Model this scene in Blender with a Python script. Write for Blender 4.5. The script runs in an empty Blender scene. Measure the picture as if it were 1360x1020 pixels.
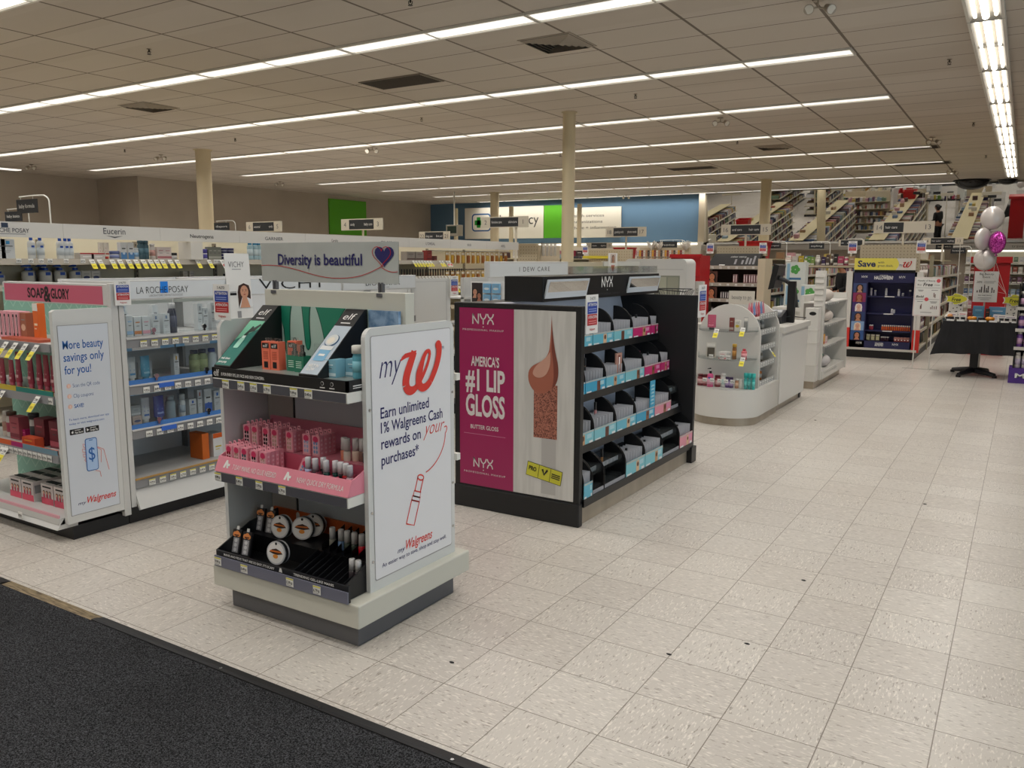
import bpy, math, random
from mathutils import Vector
from math import sin, cos, pi, radians
C = bpy.context; D = bpy.data; SC = C.scene; COL = SC.collection
random.seed(7)

# ---------------------------------------------------------------- camera, world, exposure
cam = D.cameras.new('camera'); cam.sensor_width = 36.0; cam.lens = 1089.177 / 1360 * 36; cam.clip_end = 100
camo = D.objects.new('camera', cam); COL.objects.link(camo); SC.camera = camo
def aim(yaw, pit, rol, h):
    cy, sy, cp, sp = cos(yaw), sin(yaw), cos(pit), sin(pit)
    fw = Vector((-sy*cp, cy*cp, -sp)); rt = Vector((cy, sy, 0)); up = rt.cross(fw)
    r2 = rt*cos(rol) + up*sin(rol); u2 = -rt*sin(rol) + up*cos(rol)
    from mathutils import Matrix
    m = Matrix(((r2.x, u2.x, -fw.x, 0), (r2.y, u2.y, -fw.y, 0), (r2.z, u2.z, -fw.z, h), (0, 0, 0, 1)))
    camo.matrix_world = m
aim(0.555201944, 0.149008032, 0.00424140, 1.5003)
w = D.worlds.new('world'); SC.world = w; w.use_nodes = True
w.node_tree.nodes['Background'].inputs[0].default_value = (1, .96, .9, 1)
w.node_tree.nodes['Background'].inputs[1].default_value = 0.05
SC.view_settings.view_transform = 'Standard'; SC.view_settings.look = 'None'
SC.view_settings.gamma = 1; SC.view_settings.use_curve_mapping = False
SC.view_settings.exposure = 0.0
HC = 3.7                                          # ceiling height
ROW0, ROWP, RE, TW = 4.02, 2.77, -1.72, 1.144     # light rows: first y, pitch, right end x, tile length
LEFT = [-15.5, -18.0, -21.0, -20.0, -17.9, -17.9, -17.9, -17.9, -17.9]
GLOW, WATT = 1.0, 35.0                           # radiance of the lamp lenses seen from the side; watts per square metre of lamp
def lamp(name, x, y, z, sx, sy, watt, col, rot=(0, 0, 0), spread=180):
    l = D.lights.new(name, 'AREA'); l.shape = 'RECTANGLE'; l.size = sx; l.size_y = sy; l.energy = watt; l.color = col; l.spread = math.radians(spread)
    o = D.objects.new(name, l); COL.objects.link(o); o.location = (x, y, z); o.rotation_euler = rot; return o
for k in range(-2, 9):                            # the downward beam of each row of louvred fluorescent lamps
    x0 = LEFT[max(k, 0)]; lamp('fluorescent_row', (x0+RE)/2, ROW0+ROWP*k, HC-.024, RE-x0, .24, (RE-x0)*.24*WATT, (1, .955, .89), spread=150)
lamp('fluorescent_row', -.49, 11.1, HC-.052, .24, 27.4, 27.4*.24*WATT*1.1, (1, .955, .89), spread=150)
lamp('daylight', 5.3, 3.5, 1.75, 2.6, 9.0, 185, (.72, .86, 1.0), (0, pi/2, 0))   # sky light outside the shop windows on the right
try:
    SC.cycles.use_denoising = True
    SC.cycles.max_bounces = 8; SC.cycles.diffuse_bounces = 4; SC.cycles.glossy_bounces = 4
    SC.cycles.transparent_max_bounces = 16; SC.cycles.caustics_reflective = False; SC.cycles.caustics_refractive = False
    SC.cycles.sample_clamp_indirect = 6.0
except Exception: pass

# ---------------------------------------------------------------- materials
def lin(h):
    if isinstance(h, str):
        h = h.lstrip('#'); c = [int(h[i:i+2], 16)/255 for i in (0, 2, 4)]
    else: c = h
    return tuple((x/12.92 if x <= .04045 else ((x+.055)/1.055)**2.4) for x in c) + (1,)
MC = {}
def M(col, rough=.5, metal=0.0, emit=0.0, spec=.5):
    """plain procedural material, cached"""
    k = (col, rough, metal, emit, spec)
    if k in MC: return MC[k]
    m = D.materials.new('mat_%d' % len(MC)); m.use_nodes = True
    b = m.node_tree.nodes['Principled BSDF']
    b.inputs['Base Color'].default_value = lin(col); b.inputs['Roughness'].default_value = rough
    b.inputs['Metallic'].default_value = metal; b.inputs['Specular IOR Level'].default_value = spec
    if emit:
        b.inputs['Emission Color'].default_value = lin(col); b.inputs['Emission Strength'].default_value = emit
    MC[k] = m; return m
def nodes(name):
    m = D.materials.new(name); m.use_nodes = True; nt = m.node_tree
    return m, nt, nt.nodes['Principled BSDF']
class NT:
    def __init__(s, nt): s.nt = nt
    def n(s, t, **k):
        x = s.nt.nodes.new(t)
        for a, b in k.items(): setattr(x, a, b)
        return x
    def l(s, a, b): s.nt.links.new(a, b)
    def math(s, op, a, b=None, c=None):
        x = s.n('ShaderNodeMath', operation=op)
        for i, q in enumerate((a, b, c)):
            if q is None: continue
            if isinstance(q, (int, float)): x.inputs[i].default_value = q
            else: s.l(q, x.inputs[i])
        return x.outputs[0]
    def mix(s, f, a, b):
        x = s.n('ShaderNodeMix', data_type='RGBA')
        for i, q in ((0, f), (6, a), (7, b)):
            if hasattr(q, 'links'): s.l(q, x.inputs[i])
            else: x.inputs[i].default_value = q
        return x.outputs[2]
    def ramp(s, f, a, b):
        x = s.n('ShaderNodeMapRange'); s.l(f, x.inputs[0]); x.inputs[1].default_value = a; x.inputs[2].default_value = b
        return x.outputs[0]
    def noise(s, vec, scale, detail=2, rough=.5):
        x = s.n('ShaderNodeTexNoise'); x.inputs['Scale'].default_value = scale; x.inputs['Detail'].default_value = detail
        x.inputs['Roughness'].default_value = rough
        s.l(vec, x.inputs['Vector']); return x.outputs[0]
    def bump(s, h, st, dist, bsdf):
        x = s.n('ShaderNodeBump'); x.inputs['Strength'].default_value = st; x.inputs['Distance'].default_value = dist
        s.l(h, x.inputs['Height']); s.l(x.outputs[0], bsdf.inputs['Normal'])
    def pos(s): return s.n('ShaderNodeTexCoord').outputs['Object']
    def xyz(s, v):
        x = s.n('ShaderNodeSeparateXYZ'); s.l(v, x.inputs[0]); return x.outputs
    def vec(s, a, b, c):
        x = s.n('ShaderNodeCombineXYZ')
        for i, q in enumerate((a, b, c)):
            if isinstance(q, (int, float)): x.inputs[i].default_value = q
            else: s.l(q, x.inputs[i])
        return x.outputs[0]

def mat_floor():
    m, nt, b = nodes('vinyl_tile'); t = NT(nt); p = t.pos(); x, y, z = t.xyz(p)
    T = .3048
    u = t.math('DIVIDE', t.math('ADD', x, .1301), T); v = t.math('DIVIDE', t.math('SUBTRACT', y, 2.8204), T)
    fu = t.math('FRACT', u); fv = t.math('FRACT', v); iu = t.math('FLOOR', u); iv = t.math('FLOOR', v)
    chk = t.math('ABSOLUTE', t.math('MODULO', t.math('ADD', iu, iv), 2.0))
    # flecks stretched along x or y in alternate tiles
    va = t.vec(t.math('MULTIPLY', x, .25), y, t.math('MULTIPLY', t.math('ADD', iu, t.math('MULTIPLY', iv, 7.3)), .137))
    vb = t.vec(x, t.math('MULTIPLY', y, .25), t.math('MULTIPLY', t.math('ADD', iu, t.math('MULTIPLY', iv, 7.3)), .137))
    vm = t.n('ShaderNodeMix', data_type='VECTOR'); t.l(chk, vm.inputs[0]); t.l(va, vm.inputs[4]); t.l(vb, vm.inputs[5]); vv = vm.outputs[1]
    n1 = t.noise(vv, 150, 2); n2 = t.noise(vv, 115, 2, .6)
    big = t.noise(p, .7, 3); rnd = t.n('ShaderNodeTexWhiteNoise', noise_dimensions='2D'); t.l(t.vec(iu, iv, 0), rnd.inputs['Vector'])
    base = t.mix(rnd.outputs[0], lin('#bab4ad'), lin('#c4bfb8'))
    c = t.mix(t.math('MULTIPLY', t.ramp(n1, .57, .66), .7), base, lin('#e2dcd3'))
    c = t.mix(t.math('MULTIPLY', t.ramp(n2, .605, .69), .65), c, lin('#73695f'))
    # worn dirt: small dark specks, denser in the traffic by the entrance on the left
    dirt = t.noise(p, 130, 2, .7); left = t.ramp(x, -1.0, -4.0)
    thr = t.math('SUBTRACT', .735, t.math('MULTIPLY', left, .055))
    c = t.mix(t.math('MULTIPLY', t.math('GREATER_THAN', dirt, thr), .75), c, lin('#3b332b'))
    c = t.mix(t.math('MULTIPLY', t.ramp(big, .45, .75), .16), c, lin('#ab9d8b'))
    e = t.math('MINIMUM', t.math('MINIMUM', fu, t.math('SUBTRACT', 1, fu)), t.math('MINIMUM', fv, t.math('SUBTRACT', 1, fv)))
    c = t.mix(t.math('MULTIPLY', t.math('LESS_THAN', e, .006), .8), c, lin('#5d5245'))
    t.l(c, b.inputs['Base Color'])
    r = t.math('ADD', .29, t.math('MULTIPLY', t.noise(p, 9, 3), .1)); t.l(r, b.inputs['Roughness'])
    b.inputs['Specular IOR Level'].default_value = .45
    wob = t.noise(p, 4.5, 2); t.bump(wob, .12, .02, b)
    return m
def mat_ceiling():
    m, nt, b = nodes('acoustic_tile'); t = NT(nt); p = t.pos(); x, y, z = t.xyz(p)
    s = (ROWP-.3)/4
    q = t.math('SUBTRACT', t.math('FLOORED_MODULO', t.math('SUBTRACT', y, ROW0-.15), ROWP), .3)
    g = t.math('ABSOLUTE', t.math('SUBTRACT', t.math('FRACT', t.math('ADD', t.math('DIVIDE', q, s), .5)), .5))
    ly = t.math('LESS_THAN', g, .013)
    ly = t.math('MAXIMUM', ly, t.math('LESS_THAN', t.math('ABSOLUTE', t.math('ADD', q, .3)), .008))
    gx = t.math('ABSOLUTE', t.math('SUBTRACT', t.math('FRACT', t.math('ADD', t.math('DIVIDE', t.math('SUBTRACT', x, RE), TW), .5)), .5))
    lx = t.math('MULTIPLY', t.math('LESS_THAN', gx, .013), t.math('LESS_THAN', x, RE+.1))
    ln = t.math('MAXIMUM', lx, ly)
    ix = t.math('FLOOR', t.math('DIVIDE', t.math('SUBTRACT', x, RE), TW)); iy = t.math('FLOOR', t.math('DIVIDE', y, s))
    rnd = t.n('ShaderNodeTexWhiteNoise', noise_dimensions='2D'); t.l(t.vec(ix, iy, 0), rnd.inputs['Vector'])
    n = t.noise(p, 160, 3, .7); big = t.noise(p, .35, 2)
    c = t.mix(rnd.outputs[0], lin('#c2b8ab'), lin('#c9c0b4'))
    c = t.mix(t.math('MULTIPLY', t.ramp(n, .58, .75), .25), c, lin('#8d8274'))
    c = t.mix(t.math('MULTIPLY', t.ramp(big, .5, .8), .3), c, lin('#a3978a'))
    c = t.mix(t.math('MULTIPLY', ln, .85), c, lin('#5d5144'))
    t.l(c, b.inputs['Base Color']); b.inputs['Roughness'].default_value = .9
    t.bump(n, .2, .004, b)
    return m
def mat_mat():
    m, nt, b = nodes('entrance_mat'); t = NT(nt); p = t.pos()
    n = t.noise(p, 210, 3, .75); n2 = t.noise(p, 2.0, 3)
    c = t.mix(t.ramp(n, .42, .68), lin('#141516'), lin('#6a6b70'))
    c = t.mix(t.math('MULTIPLY', t.ramp(n2, .45, .75), .35), c, lin('#1a1917'))
    t.l(c, b.inputs['Base Color']); b.inputs['Roughness'].default_value = 1; b.inputs['Specular IOR Level'].default_value = .1
    t.bump(n, 1, .01, b)
    return m
def mat_noise(name, c1, c2, scale, lo=.4, hi=.6, rough=.6, metal=0, stretch=(1, 1, 1), bump=0):
    m, nt, b = nodes(name); t = NT(nt); p = t.pos(); x, y, z = t.xyz(p)
    v = t.vec(*[t.math('MULTIPLY', q, k) for q, k in zip((x, y, z), stretch)])
    n = t.noise(v, scale, 3)
    t.l(t.mix(t.ramp(n, lo, hi), lin(c1), lin(c2)), b.inputs['Base Color'])
    b.inputs['Roughness'].default_value = rough; b.inputs['Metallic'].default_value = metal
    if bump: t.bump(n, bump, .005, b)
    return m
def mat_peg():
    m, nt, b = nodes('pegboard'); t = NT(nt); p = t.pos(); x, y, z = t.xyz(p)
    f = lambda q: t.math('ABSOLUTE', t.math('SUBTRACT', t.math('FRACT', t.math('DIVIDE', q, .05)), .5))
    a = t.math('LESS_THAN', t.math('ADD', t.math('POWER', f(t.math('ADD', x, y)), 2.0), t.math('POWER', f(z), 2.0)), .016)
    t.l(t.mix(a, lin('#b9ad94'), lin('#55493a')), b.inputs['Base Color']); b.inputs['Roughness'].default_value = .6
    return m
def mat_chevron():
    m, nt, b = nodes('teal_chevron'); t = NT(nt); p = t.pos(); x, y, z = t.xyz(p)
    zig = t.math('PINGPONG', t.math('MULTIPLY', x, 1.0), .05)
    f = t.math('FRACT', t.math('DIVIDE', t.math('ADD', z, zig), .09))
    t.l(t.mix(t.math('LESS_THAN', f, .12), lin('#86b8a8'), lin('#9fcabb')), b.inputs['Base Color']); b.inputs['Roughness'].default_value = .5
    return m
def mat_clear(name='clear_acrylic', tint='#eef4f6', gl=.10):
    m = D.materials.new(name); m.use_nodes = True; nt = m.node_tree; nt.nodes.clear(); t = NT(nt)
    o = t.n('ShaderNodeOutputMaterial'); tr = t.n('ShaderNodeBsdfTransparent'); tr.inputs[0].default_value = lin(tint)
    g = t.n('ShaderNodeBsdfGlossy'); g.inputs['Roughness'].default_value = .06
    d = t.n('ShaderNodeBsdfDiffuse'); d.inputs[0].default_value = lin('#e8eef0')
    fr = t.n('ShaderNodeLayerWeight'); fr.inputs[0].default_value = .25
    a = t.n('ShaderNodeMixShader'); t.l(t.math('ADD', t.math('MULTIPLY', fr.outputs['Fresnel'], .6), gl*.4), a.inputs[0]); t.l(tr.outputs[0], a.inputs[1]); t.l(g.outputs[0], a.inputs[2])
    c = t.n('ShaderNodeMixShader'); c.inputs[0].default_value = gl; t.l(a.outputs[0], c.inputs[1]); t.l(d.outputs[0], c.inputs[2])
    t.l(c.outputs[0], o.inputs[0]); return m
WHITE = M('#dcdcd6', .35); WHITE2 = M('#cfcfca', .45); CREAM = M('#c9c0aa', .5); BEIGE = M('#b5aa92', .6); BLACK = M('#0d0e11', .4)
BLACK2 = M('#1c1d22', .45); GREYR = M('#8f9093', .5); DGREY = M('#55565b', .5); RED = M('#b3161b', .4); CHROME = M('#c8c8c8', .15, 1)
STEEL = mat_noise('brushed_steel', '#9a8f7f', '#b3a897', 6, .3, .7, .35, .35, (1, 1, .02))
CLEAR = mat_clear('clear_acrylic', '#fafcfc', .02); TAGW = M('#e6e6e2', .5); YEL = M('#e3d53a', .5); INK = M('#15161a', .5); NAVY = M('#1d1c5e', .5); PEG = mat_peg()
MIRROR = M((.80, .80, .79), .015, 1.0); PAPER = M('#e4e4e2', .45)

# ---------------------------------------------------------------- mesh builder
GL = {}
def glyphs(s, bold=0.0, shear=0.0, space=1.0):
    k = (s, bold, shear, space)
    if k in GL: return GL[k]
    cu = D.curves.new('t', 'FONT'); cu.body = s; cu.size = 1; cu.offset = bold; cu.shear = shear; cu.space_character = space; cu.resolution_u = 3
    o = D.objects.new('t', cu); COL.objects.link(o)
    dg = C.evaluated_depsgraph_get(); me = o.evaluated_get(dg).to_mesh()
    v = [(p.co.x, p.co.y) for p in me.vertices]; f = [tuple(p.vertices) for p in me.polygons]
    o.evaluated_get(dg).to_mesh_clear(); D.objects.remove(o); D.curves.remove(cu)
    xs = [a for a, b in v] or [0, 1]
    GL[k] = (v, f, min(xs), max(xs)); return GL[k]
def V(*a): return Vector(a)
X, Y, Z = V(1, 0, 0), V(0, 1, 0), V(0, 0, 1)
class Fr:
    """a flat frame: origin o, right u, up v (seen from the front); n comes towards the viewer"""
    def __init__(s, o, u, v): s.o = Vector(o); s.u = Vector(u).normalized(); s.v = Vector(v).normalized(); s.n = s.u.cross(s.v)
    def __call__(s, a, b, k=0): return s.o + s.u*a + s.v*b + s.n*(k*.0009)
def bez(p, n=14):
    out = []
    for i in range(0, len(p)-3, 3):
        a, b, c, d = [Vector(q) for q in p[i:i+4]]
        for j in range(n+1):
            if i and j == 0: continue
            t = j/n; out.append(a*(1-t)**3 + b*3*t*(1-t)**2 + c*3*t*t*(1-t) + d*t**3)
    return [tuple(q) for q in out]
class MB:
    def __init__(s): s.v = []; s.f = []; s.m = []; s.ms = []; s.sm = []
    def mi(s, m):
        if m not in s.ms: s.ms.append(m)
        return s.ms.index(m)
    def add(s, vs, fs, m, smooth=False):
        b = len(s.v); s.v += [tuple(v) for v in vs]; i = s.mi(m)
        for f in fs: s.f.append([b+q for q in f]); s.m.append(i); s.sm.append(smooth)
        return s
    def box(s, x0, x1, y0, y1, z0, z1, m):
        x0, x1 = min(x0, x1), max(x0, x1); y0, y1 = min(y0, y1), max(y0, y1); z0, z1 = min(z0, z1), max(z0, z1)
        return s.add([(x, y, z) for z in (z0, z1) for y in (y0, y1) for x in (x0, x1)],
                     [(0, 2, 3, 1), (4, 5, 7, 6), (0, 1, 5, 4), (2, 6, 7, 3), (0, 4, 6, 2), (1, 3, 7, 5)], m)
    def poly(s, pts, m): return s.add(pts, [tuple(range(len(pts)))], m)
    def prism(s, pts, vec, m, smooth=False):
        n = len(pts); vec = Vector(vec); p = [Vector(q) for q in pts]
        nrm = Vector((0, 0, 0))
        for i in range(n): nrm += p[i].cross(p[(i+1) % n])
        if nrm.dot(vec) > 0: p = p[::-1]
        q = [a+vec for a in p]
        s.add(p, [tuple(range(n))], m); s.add(q, [tuple(range(n-1, -1, -1))], m)
        return s.add(p+q, [((i+1) % n, i, n+i, n+(i+1) % n) for i in range(n)], m, smooth)
    def cyl(s, p0, p1, r0, m, r1=None, n=14, cap=True):
        r1 = r0 if r1 is None else r1; p0, p1 = Vector(p0), Vector(p1); d = (p1-p0).normalized()
        a = d.cross(Z if abs(d.z) < .9 else X).normalized(); b = d.cross(a)
        vs = [p0+(a*cos(2*pi*i/n)+b*sin(2*pi*i/n))*r0 for i in range(n)] + [p1+(a*cos(2*pi*i/n)+b*sin(2*pi*i/n))*r1 for i in range(n)]
        s.add(vs, [(i, (i+1) % n, n+(i+1) % n, n+i) for i in range(n)], m, True)
        if cap: s.add(vs[:n], [tuple(range(n-1, -1, -1))], m); s.add(vs[n:], [tuple(range(n))], m)
        return s
    def lathe(s, prof, m, c=(0, 0, 0), n=16, sx=1, sy=1):
        vs = []; 
        for q in prof:
            r, z = q[:2]; vs += [(c[0]+r*cos(2*pi*i/n)*sx, c[1]+r*sin(2*pi*i/n)*sy, c[2]+z) for i in range(n)]
        b = len(s.v); s.v += vs
        for k in range(len(prof)-1):
            mm = s.mi(prof[k+1][2] if len(prof[k+1]) > 2 else m)
            for i in range(n):
                j = (i+1) % n; s.f.append([b+k*n+i, b+k*n+j, b+(k+1)*n+j, b+(k+1)*n+i]); s.m.append(mm); s.sm.append(True)
        if prof[-1][0] > 1e-4: s.f.append([b+(len(prof)-1)*n+i for i in range(n)]); s.m.append(s.mi(prof[-1][2] if len(prof[-1]) > 2 else m)); s.sm.append(False)
        if prof[0][0] > 1e-4: s.f.append([b+i for i in range(n-1, -1, -1)]); s.m.append(s.mi(m)); s.sm.append(False)
        return s
    def ball(s, c, rx, ry, rz, m, n=16, k=10):
        return s.lathe([(max(1e-5, sin(pi*i/k)), -cos(pi*i/k)*rz) for i in range(k+1)], m, c, n, rx, ry)
    def tube(s, pts, r, m, n=6, closed=False):
        pts = [Vector(p) for p in pts]; k = len(pts); rr = r if isinstance(r, (list, tuple)) else [r]*k; vs = []; a = None
        for i, p in enumerate(pts):
            d = (pts[min(i+1, k-1)]-pts[max(i-1, 0)]).normalized()
            if a is None: a = d.cross(Z if abs(d.z) < .9 else X).normalized()
            a = (a-d*a.dot(d)).normalized(); b = d.cross(a)
            vs += [p+(a*cos(2*pi*j/n)+b*sin(2*pi*j/n))*rr[i] for j in range(n)]
        s.add(vs, [(i*n+j, i*n+(j+1) % n, (i+1)*n+(j+1) % n, (i+1)*n+j) for i in range(k-1) for j in range(n)], m, True)
        s.add(vs[:n], [tuple(range(n-1, -1, -1))], m); s.add(vs[-n:], [tuple(range(n))], m); return s
    # flat graphics in a frame F
    def fill(s, F, pts, m, k=1): 
        p = [F(a, b, k) for a, b in pts]; n = V(0, 0, 0)
        for i in range(len(p)): n += (p[i]-p[0]).cross(p[(i+1) % len(p)]-p[0])
        if n.dot(F.n) < 0: p = p[::-1]
        return s.poly(p, m)
    def rect(s, F, a0, a1, b0, b1, m, k=1): return s.fill(F, [(a0, b0), (a1, b0), (a1, b1), (a0, b1)], m, k)
    def disc(s, F, a, b, r, m, k=1, n=20, ry=None): return s.fill(F, [(a+r*cos(2*pi*i/n), b+(ry or r)*sin(2*pi*i/n)) for i in range(n)], m, k)
    def ribbon(s, F, pts, wd, m, k=1):
        n = len(pts); ws = wd if isinstance(wd, (list, tuple)) else [wd]*n; vs = []
        for i, (a, b) in enumerate(pts):
            p, q = pts[max(0, i-1)], pts[min(n-1, i+1)]; dx, dy = q[0]-p[0], q[1]-p[1]; L = math.hypot(dx, dy) or 1
            nx, ny = -dy/L*ws[i]/2, dx/L*ws[i]/2; vs += [F(a+nx, b+ny, k), F(a-nx, b-ny, k)]
        return s.add(vs, [(2*i+1, 2*i+3, 2*i+2, 2*i) for i in range(n-1)], m)
    def text(s, F, a, b, h, txt, m, w=None, al='l', bold=0.0, shear=0.0, k=2, space=1.0, rot=0.0):
        v, f, x0, x1 = glyphs(txt, bold, shear, space); sy = h/.69; sx = sy if w is None else w/max(1e-6, (x1-x0)); W = (x1-x0)*sx
        oa = a - (0 if al == 'l' else W/2 if al == 'c' else W); cr, sr = cos(rot), sin(rot)
        vs = []
        for p, q in v:
            dx, dy = (p-x0)*sx + oa - a, q*sy
            vs.append(F(a+dx*cr-dy*sr, b+dx*sr+dy*cr, k))
        return s.add(vs, f, m)
    def mesh(s, name, off=(0, 0, 0)):
        me = D.meshes.new(name); ox, oy, oz = off
        me.from_pydata([(a-ox, b-oy, c-oz) for a, b, c in s.v], [], s.f)
        for m in s.ms: me.materials.append(m)
        me.polygons.foreach_set('material_index', s.m); me.polygons.foreach_set('use_smooth', s.sm); me.update()
        return me
    def build(s, name, par=None, bevel=0, kind=None):
        """link as ONE object; vertices are given in world space"""
        if par is not None: off = wl(par)
        elif kind == 'structure': off = V(0, 0, 0)
        else:
            xs, ys, zs = zip(*s.v); off = V((min(xs)+max(xs))/2, (min(ys)+max(ys))/2, min(zs))
        o = D.objects.new(name, s.mesh(name, off)); COL.objects.link(o)
        if par is not None: o.parent = par
        else: o.location = off
        if bevel:
            bv = o.modifiers.new('bevel', 'BEVEL'); bv.width = bevel; bv.segments = 2; bv.limit_method = 'ANGLE'; bv.angle_limit = radians(40)
        if kind: o['kind'] = kind
        return o
def wl(o):
    p = Vector(o.location)
    while o.parent: o = o.parent; p = p + Vector(o.location)
    return p
def tag(o, label, cat, group=None):
    if not 4 <= len(label.split()) <= 16: print("LABELLEN", label)
    o['label'] = label; o['category'] = cat
    if group: o['group'] = group
    return o
def thing(name, label, cat, loc, group=None):
    o = D.objects.new(name, None); COL.objects.link(o); o.location = loc; o.empty_display_size = .1
    return tag(o, label, cat, group)
PR = {}
def inst(key, fn, loc, rz=0.0, label=None, cat=None, group=None, par=None, rx=0.0, sc=1.0, ry=0.0):
    """an individual copy of a small thing; fn() returns [(name, MB), (part name, MB), ...] built round the origin, front towards -Y"""
    if key not in PR: PR[key] = [(n, b.mesh(n)) for n, b in fn()]
    pr = PR[key]
    o = D.objects.new(pr[0][0], pr[0][1]); COL.objects.link(o)
    if par is not None: o.parent = par; loc = Vector(loc)-wl(par)
    o.location = loc; o.rotation_euler = (rx, ry, rz)
    if sc != 1.0: o.scale = (sc, sc, sc) if isinstance(sc, (int, float)) else sc
    for n, me in pr[1:]:
        c = D.objects.new(n, me); COL.objects.link(c); c.parent = o
    if label: tag(o, label, cat, group)
    return o
ORD = ['first', 'second', 'third', 'fourth', 'fifth', 'sixth', 'seventh', 'eighth', 'ninth', 'tenth', 'eleventh', 'twelfth', 'thirteenth', 'fourteenth', 'fifteenth', 'sixteenth', 'seventeenth', 'eighteenth', 'nineteenth', 'twentieth', 'twenty-first', 'twenty-second', 'twenty-third', 'twenty-fourth', 'twenty-fifth', 'twenty-sixth', 'twenty-seventh', 'twenty-eighth', 'twenty-ninth', 'thirtieth']
def oz(i, n): return 'leftmost' if i == 0 else 'rightmost' if i == n-1 else ORD[i]+' from left'
# ---------------------------------------------------------------- the room
CT = mat_ceiling()
MB().box(-23, 4.5, -3, 27, -.1, 0, mat_floor()).build('floor', kind='structure')
MB().box(-23, 4.5, -3, 27, HC, HC+.1, CT).build('ceiling', kind='structure')
WALLP = mat_noise('wall_paint', '#a79c8d', '#aea395', 1.2, .3, .7, .8)
MB().box(-20.5, -20.35, 13.95, 27, 0, HC, WALLP).box(-22.4, -20.35, 13.8, 13.95, 0, HC, WALLP).build('wall_left', kind='structure')
MB().box(-22.4, -22.2, -3, 13.8, 0, HC, WALLP).build('wall_far_left', kind='structure')
MB().box(-20.35, 4.5, 26.7, 26.9, 0, HC, WALLP).build('wall_back', kind='structure')
RW_ = M('#b8b0a4', .8); ALU = M('#8a8c8e', .35, .6)
MB().box(4.3, 4.5, -3, -1.2, 0, HC, RW_).box(4.3, 4.5, 8.2, 26.7, 0, HC, RW_).box(4.3, 4.5, -1.2, 8.2, 0, .4, RW_).box(4.3, 4.5, -1.2, 8.2, 3.1, HC, RW_).build('wall_right', kind='structure')
b = MB()
for i in range(7): y = -1.2+9.4*i/6; b.box(4.36, 4.44, y-.03, y+.03, .4, 3.1, ALU)
for z in (.4, 3.04): b.box(4.36, 4.44, -1.2, 8.2, z, z+.06, ALU)
wn = b.build('window_1', kind='structure'); MB().box(4.39, 4.396, -1.2, 8.2, .46, 3.04, mat_clear('window_glass', '#f2f6f6', .02)).build('pane', wn)
MB().box(-22.2, 4.3, -3, -2.85, 0, HC, M('#b8b0a4', .8)).build('wall_front', kind='structure')
BLUEP = mat_noise('blue_paint', '#567590', '#5b7b96', .8, .3, .7, .75)
MB().box(-20.35, -9.2, 26.6, 26.7, 2.13, HC, BLUEP).build('wall_blue', kind='structure')
for i, (x0, x1) in enumerate(((-9.2, -9.0),)):
    MB().box(x0, x1, 26.3, 26.7, 2.05, HC, M('#b9ad97', .6)).build('trim_1', kind='structure')
# round pillars carrying the ceiling
PAINT = M('#cdbf9f', .55)
for x, y, r in ((-5.99, 11.25, .095), (-14.38, 11.25, .15), (-14.9, 22.9, .14), (-6.15, 22.9, .14), (-1.2, 22.9, .05)):
    if x == -1.2: continue
    b = MB(); b.cyl((x, y, 0), (x, y, HC), r, PAINT, n=24); b.cyl((x, y, HC-.012), (x, y, HC), r*1.25, PAINT, n=24)
    b.build('pillar', kind='structure')
# ceiling lights in long rows: one 2.3 m fixture = frame + two lenses
LENS = D.materials.new('lamp_lens'); LENS.use_nodes = True
_b = LENS.node_tree.nodes['Principled BSDF']; _b.inputs['Base Color'].default_value = (.9, .9, .88, 1)
_b.inputs['Emission Color'].default_value = (1, .955, .88, 1); _b.inputs['Emission Strength'].default_value = GLOW
FRAMEW = M('#d8d4ca', .4)
L2 = TW*2
def fixture():
    f = MB(); h = L2/2-.004; z = 0
    for s in (-1, 1): f.box(-h, h, s*.125, s*.15, -.022, 0, FRAMEW)
    f.box(-h, -h+.02, -.125, .125, -.022, 0, FRAMEW); f.box(h-.02, h, -.125, .125, -.022, 0, FRAMEW)
    f.box(-.012, .012, -.125, .125, -.02, 0, FRAMEW)
    out = [('ceiling_light', f)]
    for s in (-1, 1):
        d = MB(); x0, x1 = (-h+.02, -.012) if s < 0 else (.012, h-.02)
        d.prism([(x0, -.125, -.004), (x0, -.06, -.016), (x0, .06, -.016), (x0, .125, -.004)], (x1-x0, 0, 0), LENS); out.append(('lens', d))
    return out
for k in range(-2, 9):
    y = ROW0+ROWP*k; n = round((RE-LEFT[max(k, 0)])/L2)
    for i in range(n):
        inst('fixture', fixture, (RE-L2*(i+.5), y, HC), 0,
             'long ceiling light, %s from right end of the %s light row from the camera' % (ORD[i], ORD[k]) if k >= 0 else 'long ceiling light, %s from right end, above the mat, %s row out of view' % (ORD[i], 'nearer' if k < -1 else 'farther'), 'ceiling light', 'rows of fluorescent ceiling lights')
TUBEM = M('#fff6e6', .4, 0, 4.0); REFL = M('#8d8a84', .5)
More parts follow.
